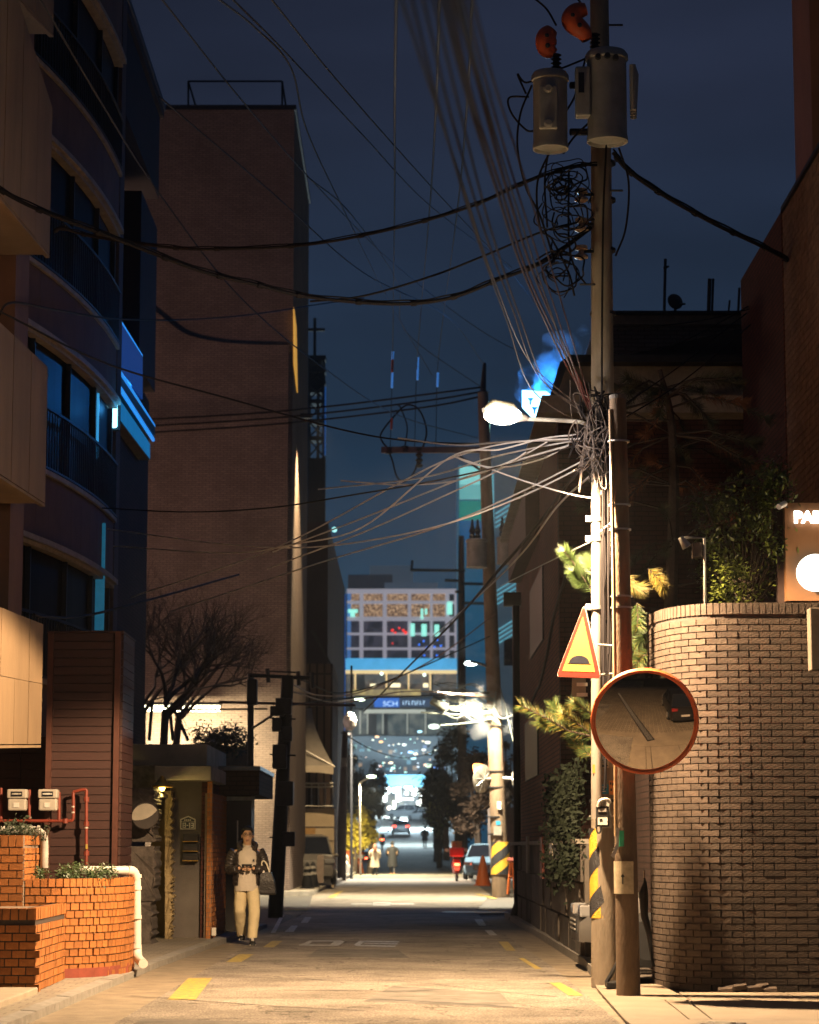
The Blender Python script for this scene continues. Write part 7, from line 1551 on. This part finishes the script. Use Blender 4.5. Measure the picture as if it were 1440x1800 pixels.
# ================================================================ PEOPLE
skinm = mat('skin', (.55, .33, .20), .55, .06, 6, spec=.35); hairm = mat('hair', (.012, .010, .010), .5, .3, 30)
def place(objs_parent, loc, rz): objs_parent.location = loc; objs_parent.rotation_euler = (0, 0, rz)
t = thing('person', 'man in dark puffer jacket and cream trousers walking and looking at his phone', 'person', (0, 0, 0))
# local frame: x right of picture, -y towards the camera, z up
J = [((0, 0, .92), .12), ((0, 0, 1.15), (.13, .09)), ((0, -.01, 1.36), (.15, .10)), ((0, -.02, 1.46), .055), ((0, -.05, 1.53), .06), ((0, -.075, 1.60), (.078, .09)), ((0, -.06, 1.68), (.076, .088)), ((0, -.045, 1.735), .045),
     ((-.19, 0, 1.38), .055), ((-.25, .02, 1.13), .042), ((-.115, -.22, 1.14), .03), ((.19, 0, 1.38), .055), ((.25, .02, 1.13), .042), ((.075, -.22, 1.14), .03),
     ((-.10, 0, .88), .09), ((-.10, -.02, .48), .06), ((-.055, .26, .13), .04), ((.10, 0, .88), .09), ((.105, -.20, .47), .06), ((.070, -.30, .07), .04)]
E = [(0, 1), (1, 2), (2, 3), (3, 4), (4, 5), (5, 6), (6, 7), (2, 8), (8, 9), (9, 10), (2, 11), (11, 12), (12, 13), (0, 14), (14, 15), (15, 16), (0, 17), (17, 18), (18, 19)]
skin('body', J, E, skinm, t)
MB().slab([(-.018, -.15, 1.585), (.018, -.15, 1.585), (.008, -.155, 1.64), (-.008, -.155, 1.64)], (0, .03, 0)).build('nose', skinm, t, bevel=.006)
MB().obox((0, -.153, 1.565), (1, 0, 0), (0, 1, 0), (0, 0, 1), .024, .006, .005).build('mouth', mat('lips', (.3, .1, .08), .5), t)
for s_ in (-1, 1):
    MB().ball((s_*.033, -.138, 1.645), .012, 8, (1.3, .6, .7)).build('eye', blackm, t, smooth=True); MB().ball((s_*.082, -.06, 1.62), .022, 8, (.5, 1, 1.4)).build('ear', skinm, t, smooth=True)
    MB().obox((s_*.033, -.145, 1.672), (1, 0, 0), (0, 1, 0), (0, 0, 1), .022, .005, .004).build('eyebrow', hairm, t)
gl_ = MB()
for s_ in (-1, 1): gl_.tube([(s_*.034+.028*math.cos(a), -.158, 1.643+.022*math.sin(a)) for a in [k*math.pi/6 for k in range(13)]], .0025, 4)
gl_.tube([(-.008, -.16, 1.645), (.008, -.16, 1.645)], .0025, 4); gl_.tube([(-.062, -.155, 1.645), (-.085, -.06, 1.64)], .0025, 4); gl_.tube([(.062, -.155, 1.645), (.085, -.06, 1.64)], .0025, 4); gl_.build('glasses', darkm, t)
hr = MB(); hr.ball((0, -.03, 1.705), .092, 18, (1.0, 1.08, .80)); hr.v = [(x, y, max(z, 1.655+.055*(1 if y < -.09 else 0)-.05*max(0, y))+.008*mnoise.noise(Vector((x*40, y*40, z*40)))) for x, y, z in hr.v]
hr.build('hair', hairm, t, smooth=True)
shirt = mat('cream_shirt', (.52, .46, .38), .8, .08, 10, .4, bscale=25); trs = mat('cream_trousers', (.62, .52, .32), .8, .08, 6, .6, bscale=14); jk = mat('puffer_black', (.030, .024, .022), .42, .3, 8, .6, bscale=14, spec=.5)
def ring(cx, cy, z, rx, ry, n=18, nz=0, sd=0): return [(cx+rx*math.cos(2*math.pi*k/n)*(1+nz*mnoise.noise(Vector((math.cos(6.28*k/n)*2, math.sin(6.28*k/n)*2, z*9+sd)))), cy+ry*math.sin(2*math.pi*k/n)*(1+nz*mnoise.noise(Vector((math.cos(6.28*k/n)*2+5, math.sin(6.28*k/n)*2, z*9+sd)))), z) for k in range(n)]
loft(MB(), [ring(0, -.02, z, rx, ry, 20, .05) for z, rx, ry in ((.80, .186, .142), (.86, .184, .14), (.92, .178, .132), (1.02, .16, .12), (1.12, .155, .12), (1.22, .165, .125), (1.32, .175, .125), (1.40, .15, .11), (1.445, .09, .085), (1.46, .066, .068), (1.52, .064, .068), (1.525, .058, .06))]).build('turtleneck_shirt', shirt, t, smooth=True)
MB().box(.075, .105, -.15, -.14, 1.24, 1.275).build('chest_print', darkm, t)
# trousers
tm = MB()
loft(tm, [ring(-.005, -.01, z, rx, ry, 20, .04) for z, rx, ry in ((.80, .175, .13), (.88, .178, .132), (.96, .165, .125))])
for sx_, foot, knee in ((-1, (-.055, .26), (-.10, -.02)), (1, (.070, -.30), (.105, -.20))):
    rr_ = []
    for k in range(30):
        f = k/29; z = .90-(.90-.11)*f
        if f < .52: cx_ = sx_*.085+(knee[0]-sx_*.085)*(f/.52); cy_ = 0+(knee[1])*(f/.52)
        else: g_ = (f-.52)/.48; cx_ = knee[0]+(foot[0]-knee[0])*g_; cy_ = knee[1]+(foot[1]-knee[1])*g_
        w_ = .100-.028*f; rr_.append(ring(cx_, cy_, z, w_, w_*1.05, 20, .12, sx_*3))
    loft(tm, rr_)
tm.build('trousers', trs, t, smooth=True)
# jacket: open front shell, quilted
def jring(z, rx, ry, gap, th=.03, n=22):
    o_ = []; inn = []
    for k in range(n+1):
        a = -math.pi/2+gap+(2*math.pi-2*gap)*k/n; o_.append((rx*math.cos(a), -.0+ry*math.sin(a), z)); inn.append(((rx-th)*math.cos(a), (ry-th)*math.sin(a), z))
    return o_+inn[::-1]
st_ = []; z = .88; i = 0
while z <= 1.47:
    f = (z-.88)/.6; q_ = .014*math.sin((z-.88)/.075*math.pi)**2; rx = (.195+.02*f if z < 1.36 else .215-(z-1.36)*.95)+q_; ry = (.155+.01*f if z < 1.36 else .165-(z-1.36)*.7)+q_
    st_.append(jring(z, rx, ry, .78 if z < 1.40 else .6)); z += .0125
loft(MB(), st_).build('puffer_jacket', jk, t, smooth=True)
MB().tube(catmull([(-.10, -.10, 1.40), (-.125, -.02, 1.49), (-.06, .08, 1.53), (.06, .08, 1.53), (.125, -.02, 1.49), (.10, -.10, 1.40)], 6), .038, 10).build('collar', jk, t, smooth=True)
for s_, hx in ((-1, -.105), (1, .07)):
    pts = catmull([(s_*.17, 0, 1.40), (s_*.235, .02, 1.28), (s_*.26, .02, 1.13), (s_*.20, -.12, 1.12), (hx+s_*.02, -.20, 1.14)], 8); MB().tube(pts, [.085-.038*(i/len(pts))+.010*math.sin(i*1.3)**2 for i in range(len(pts))], 14).build('sleeve', jk, t, smooth=True)
# hands with fingers curled on the phone
for s_, hx in ((-1, -.085), (1, .05)):
    JJ = [((hx, -.225, 1.14), .026), ((hx-s_*.01, -.265, 1.15), (.034, .02))]; EE = [(0, 1)]; base = 1
    for k in range(4):
        l_ = (.030, .036, .034, .026)[k]; z0_ = 1.17-.018*k; b_ = len(JJ)
        JJ += [((hx-s_*.022, -.28, z0_), .0095), ((hx-s_*(.035), -.30, z0_-.002), .009), ((hx-s_*(.035+l_*.8), -.303, z0_-.008), .008)]; EE += [(base, b_), (b_, b_+1), (b_+1, b_+2)]
    b_ = len(JJ); JJ += [((hx-s_*.02, -.255, 1.175), .011), ((hx-s_*.045, -.275, 1.185), .0095)]; EE += [(base, b_), (b_, b_+1)]
    skin('hand', JJ, EE, skinm, t, 1)
MB().obox((-.018, -.285, 1.178), (1, 0, 0), (0, .8, .6), (0, -.6, .8), .075, .037, .005).build('phone', blackm, t, bevel=.003)
for s_, fx, fy, up_ in ((-1, -.055, .25, .06), (1, .070, -.34, 0)):
    mb = MB(); loft(mb, [ring(fx+s_*.0, fy+dy, .05+up_, w_, .02, 10) if 0 else [(fx-w_, fy+dy, up_), (fx-w_*1.05, fy+dy, up_+.03), (fx-w_*.7, fy+dy, up_+h_), (fx+w_*.7, fy+dy, up_+h_), (fx+w_*1.05, fy+dy, up_+.03), (fx+w_, fy+dy, up_)] for dy, w_, h_ in ((-.17, .025, .035), (-.14, .042, .06), (-.06, .046, .075), (.0, .04, .11), (.07, .038, .12), (.1, .03, .09))]); mb.build('shoe', blackm, t, smooth=True)
    MB().box(fx-.044, fx+.044, fy-.15, fy+.095, up_-.002, up_+.018).build('sole', pvc, t); MB().tube([(fx, fy+.05, up_+.08), (fx, fy+.06, up_+.16)], .04, 10).build('sock', pvc, t)
    for k in range(3): MB().box(fx-.02, fx+.02, fy-.09+k*.03, fy-.082+k*.03, up_+.066+k*.014, up_+.078+k*.014).build('lace', pvc, t)
q = G(433, 1660); place(t, (q.x, q.y, .0), R(7)); t.scale = (1.02, 1.02, 1.0); MAN = q
bgm = mat('bag_black', (.02, .018, .018), .4, .3, 8, .4)
tb2 = thing('tote_bag', 'black tote bag with pale handles hanging from the walking man\'s arm', 'bag', (q.x, q.y, .6))
def W(x, y, z): return (q.x+x, q.y+y, z)
loft(MB(), [[W(cx_-w_, -.06-d_, z), W(cx_+w_, -.06-d_, z), W(cx_+w_, -.06+d_, z), W(cx_-w_, -.06+d_, z)] for z, cx_, w_, d_ in ((.74, .325, .11, .055), (.76, .325, .125, .07), (.95, .31, .115, .075), (1.08, .295, .085, .05), (1.10, .29, .075, .035))]).build('bag_body', bgm, tb2, smooth=False, bevel=.015)
for dy in (-.04, .04): MB().tube(catmull([W(.235, -.06+dy, 1.08), W(.23, -.06+dy, 1.22), W(.26, -.05+dy, 1.25), W(.30, -.05+dy, 1.21), W(.35, -.06+dy, 1.08)], 6), .010, 6).build('handle', mat('cream_strap', (.6, .55, .42), .6), tb2)
MB().lathe(W(.26, -.135, 1.09), [(.02, 0), (.02, .01)], 12, (0, -1, 0)).build('badge', pvc, tb2)
# couple and far pedestrian, from behind
def walker(label, loc, H, coat, leg, hair, coatlen, wid=1.0, long_hair=False, rz=0, stride=.16, skirt=.0, shoe=None):
    t = thing('person', label, 'person', (0, 0, 0)); k_ = H/1.75
    Z = lambda z: z*k_
    J = [((0, 0, Z(.95)), .12), ((0, 0, Z(1.2)), (.13, .09)), ((0, 0, Z(1.4)), (.14, .1)), ((0, 0, Z(1.49)), .055), ((0, .02, Z(1.57)), .08), ((0, .01, Z(1.68)), .075), ((-.19, 0, Z(1.4)), .05), ((-.24, 0, Z(1.13)), .04), ((-.2, .12, Z(.98)), .035), ((-.19, .15, Z(.92)), .035), ((.19, 0, Z(1.4)), .05), ((.24, 0, Z(1.13)), .04), ((.2, .12, Z(.98)), .035), ((.19, .15, Z(.92)), .035),
         ((-.1, 0, Z(.88)), .09), ((-.1, stride*.3, Z(.48)), .06), ((-.09, stride, Z(.09)), .04), ((-.09, stride+.14, Z(.05)), .04), ((.1, 0, Z(.88)), .09), ((.1, 0, Z(.48)), .06), ((.09, -stride, Z(.1)), .04), ((.09, -stride+.14, Z(.06)), .04)]
    E = [(0, 1), (1, 2), (2, 3), (3, 4), (4, 5), (2, 6), (6, 7), (7, 8), (8, 9), (2, 10), (10, 11), (11, 12), (12, 13), (0, 14), (14, 15), (15, 16), (16, 17), (0, 18), (18, 19), (19, 20), (20, 21)]
    skin('body', J, E, skinm, t, 1)
    prof = [(coatlen, .24+skirt, .19), ((coatlen+.95)/2, .22+skirt*.5, .17), (.98, .20, .15), (1.15, .195, .145), (1.3, .22, .15), (1.4, .215, .13), (1.47, .12, .09), (1.51, .07, .07)]
    loft(MB(), [ring(0, 0, Z(z), rx*wid, ry*wid, 18, .05) for z, rx, ry in prof]).build('coat', coat, t, smooth=True)
    for s_ in (-1, 1):
        pts = catmull([(s_*.17*wid, 0, Z(1.41)), (s_*.25*wid, 0, Z(1.27)), (s_*.27*wid, .02, Z(1.12)), (s_*.22*wid, .12, Z(1.0))], 6); MB().tube(pts, [.075-.02*i/len(pts) for i in range(len(pts))], 10).build('sleeve', coat, t, smooth=True)
        y_ = stride*(-s_); MB().tube([(s_*.1, 0, Z(.9)), (s_*.1, y_*.3, Z(.5)), (s_*.09, y_, Z(.12))], [.09, .07, .055], 10).build('trouser_leg', leg, t, smooth=True)
        MB().obox((s_*.09, y_+.05, Z(.05)), (1, 0, 0), (0, 1, 0), (0, 0, 1), .045, .13, .05).build('shoe', shoe or blackm, t, bevel=.02)
    hb_ = MB().ball((0, .0, Z(1.665)), .105, 14, (1, 1.1, 1.1)); hb_.build('hair', hair, t, smooth=True)
    if long_hair: MB().tube([(0, -.05, Z(1.66)), (0, -.13, Z(1.5)), (0, -.17, Z(1.3))], [.10, .12, .07], 12).build('long_hair', hair, t, smooth=True)
    t.location = loc; t.rotation_euler = (0, 0, rz); return t
blkc = mat('coat_black', (.008, .008, .010), .8, .2, 5); crm = mat('coat_cream', (.45, .38, .3), .8, .12, 5)
q = G(690, 1537.5); walker('man in long black coat walking away on the right of the couple', (q.x, q.y, 0), 1.78, blkc, mat('dark_trouser', (.03, .03, .035), .8), hairm, .42, 1.12, shoe=mat('tan_shoe', (.4, .2, .08), .6))
q = G(659, 1538.5); walker('woman in cream padded coat with long brown hair walking beside the man in black', (q.x, q.y, 0), 1.62, crm, mat('black_legs', (.02, .02, .02), .7), mat('brown_hair', (.10, .035, .02), .6, .3, 20), .46, 1.0, True, 0, .1, .02)
q = P(747, 1492, 205); walker('lone dark figure walking far up the road on the right', (q.x, 205, terr(205)), 1.8, blkc, blkc, hairm, .6, 1.1)
q = G(768, 1500, 1.0); 
hz = MB().box(-60, 60, -14.5, 560, -1.2, 62).build('haze', None, kind='stuff')
hm = bpy.data.materials.new('haze_air'); hm.use_nodes = True; n = hm.node_tree; n.nodes.clear()
ou = n.nodes.new('ShaderNodeOutputMaterial'); pv = n.nodes.new('ShaderNodeVolumePrincipled'); pv.inputs['Density'].default_value = .00015; pv.inputs['Color'].default_value = (.85, .92, 1, 1); pv.inputs['Anisotropy'].default_value = .6
n.links.new(pv.outputs[0], ou.inputs['Volume']); hz.data.materials.clear(); hz.data.materials.append(hm)
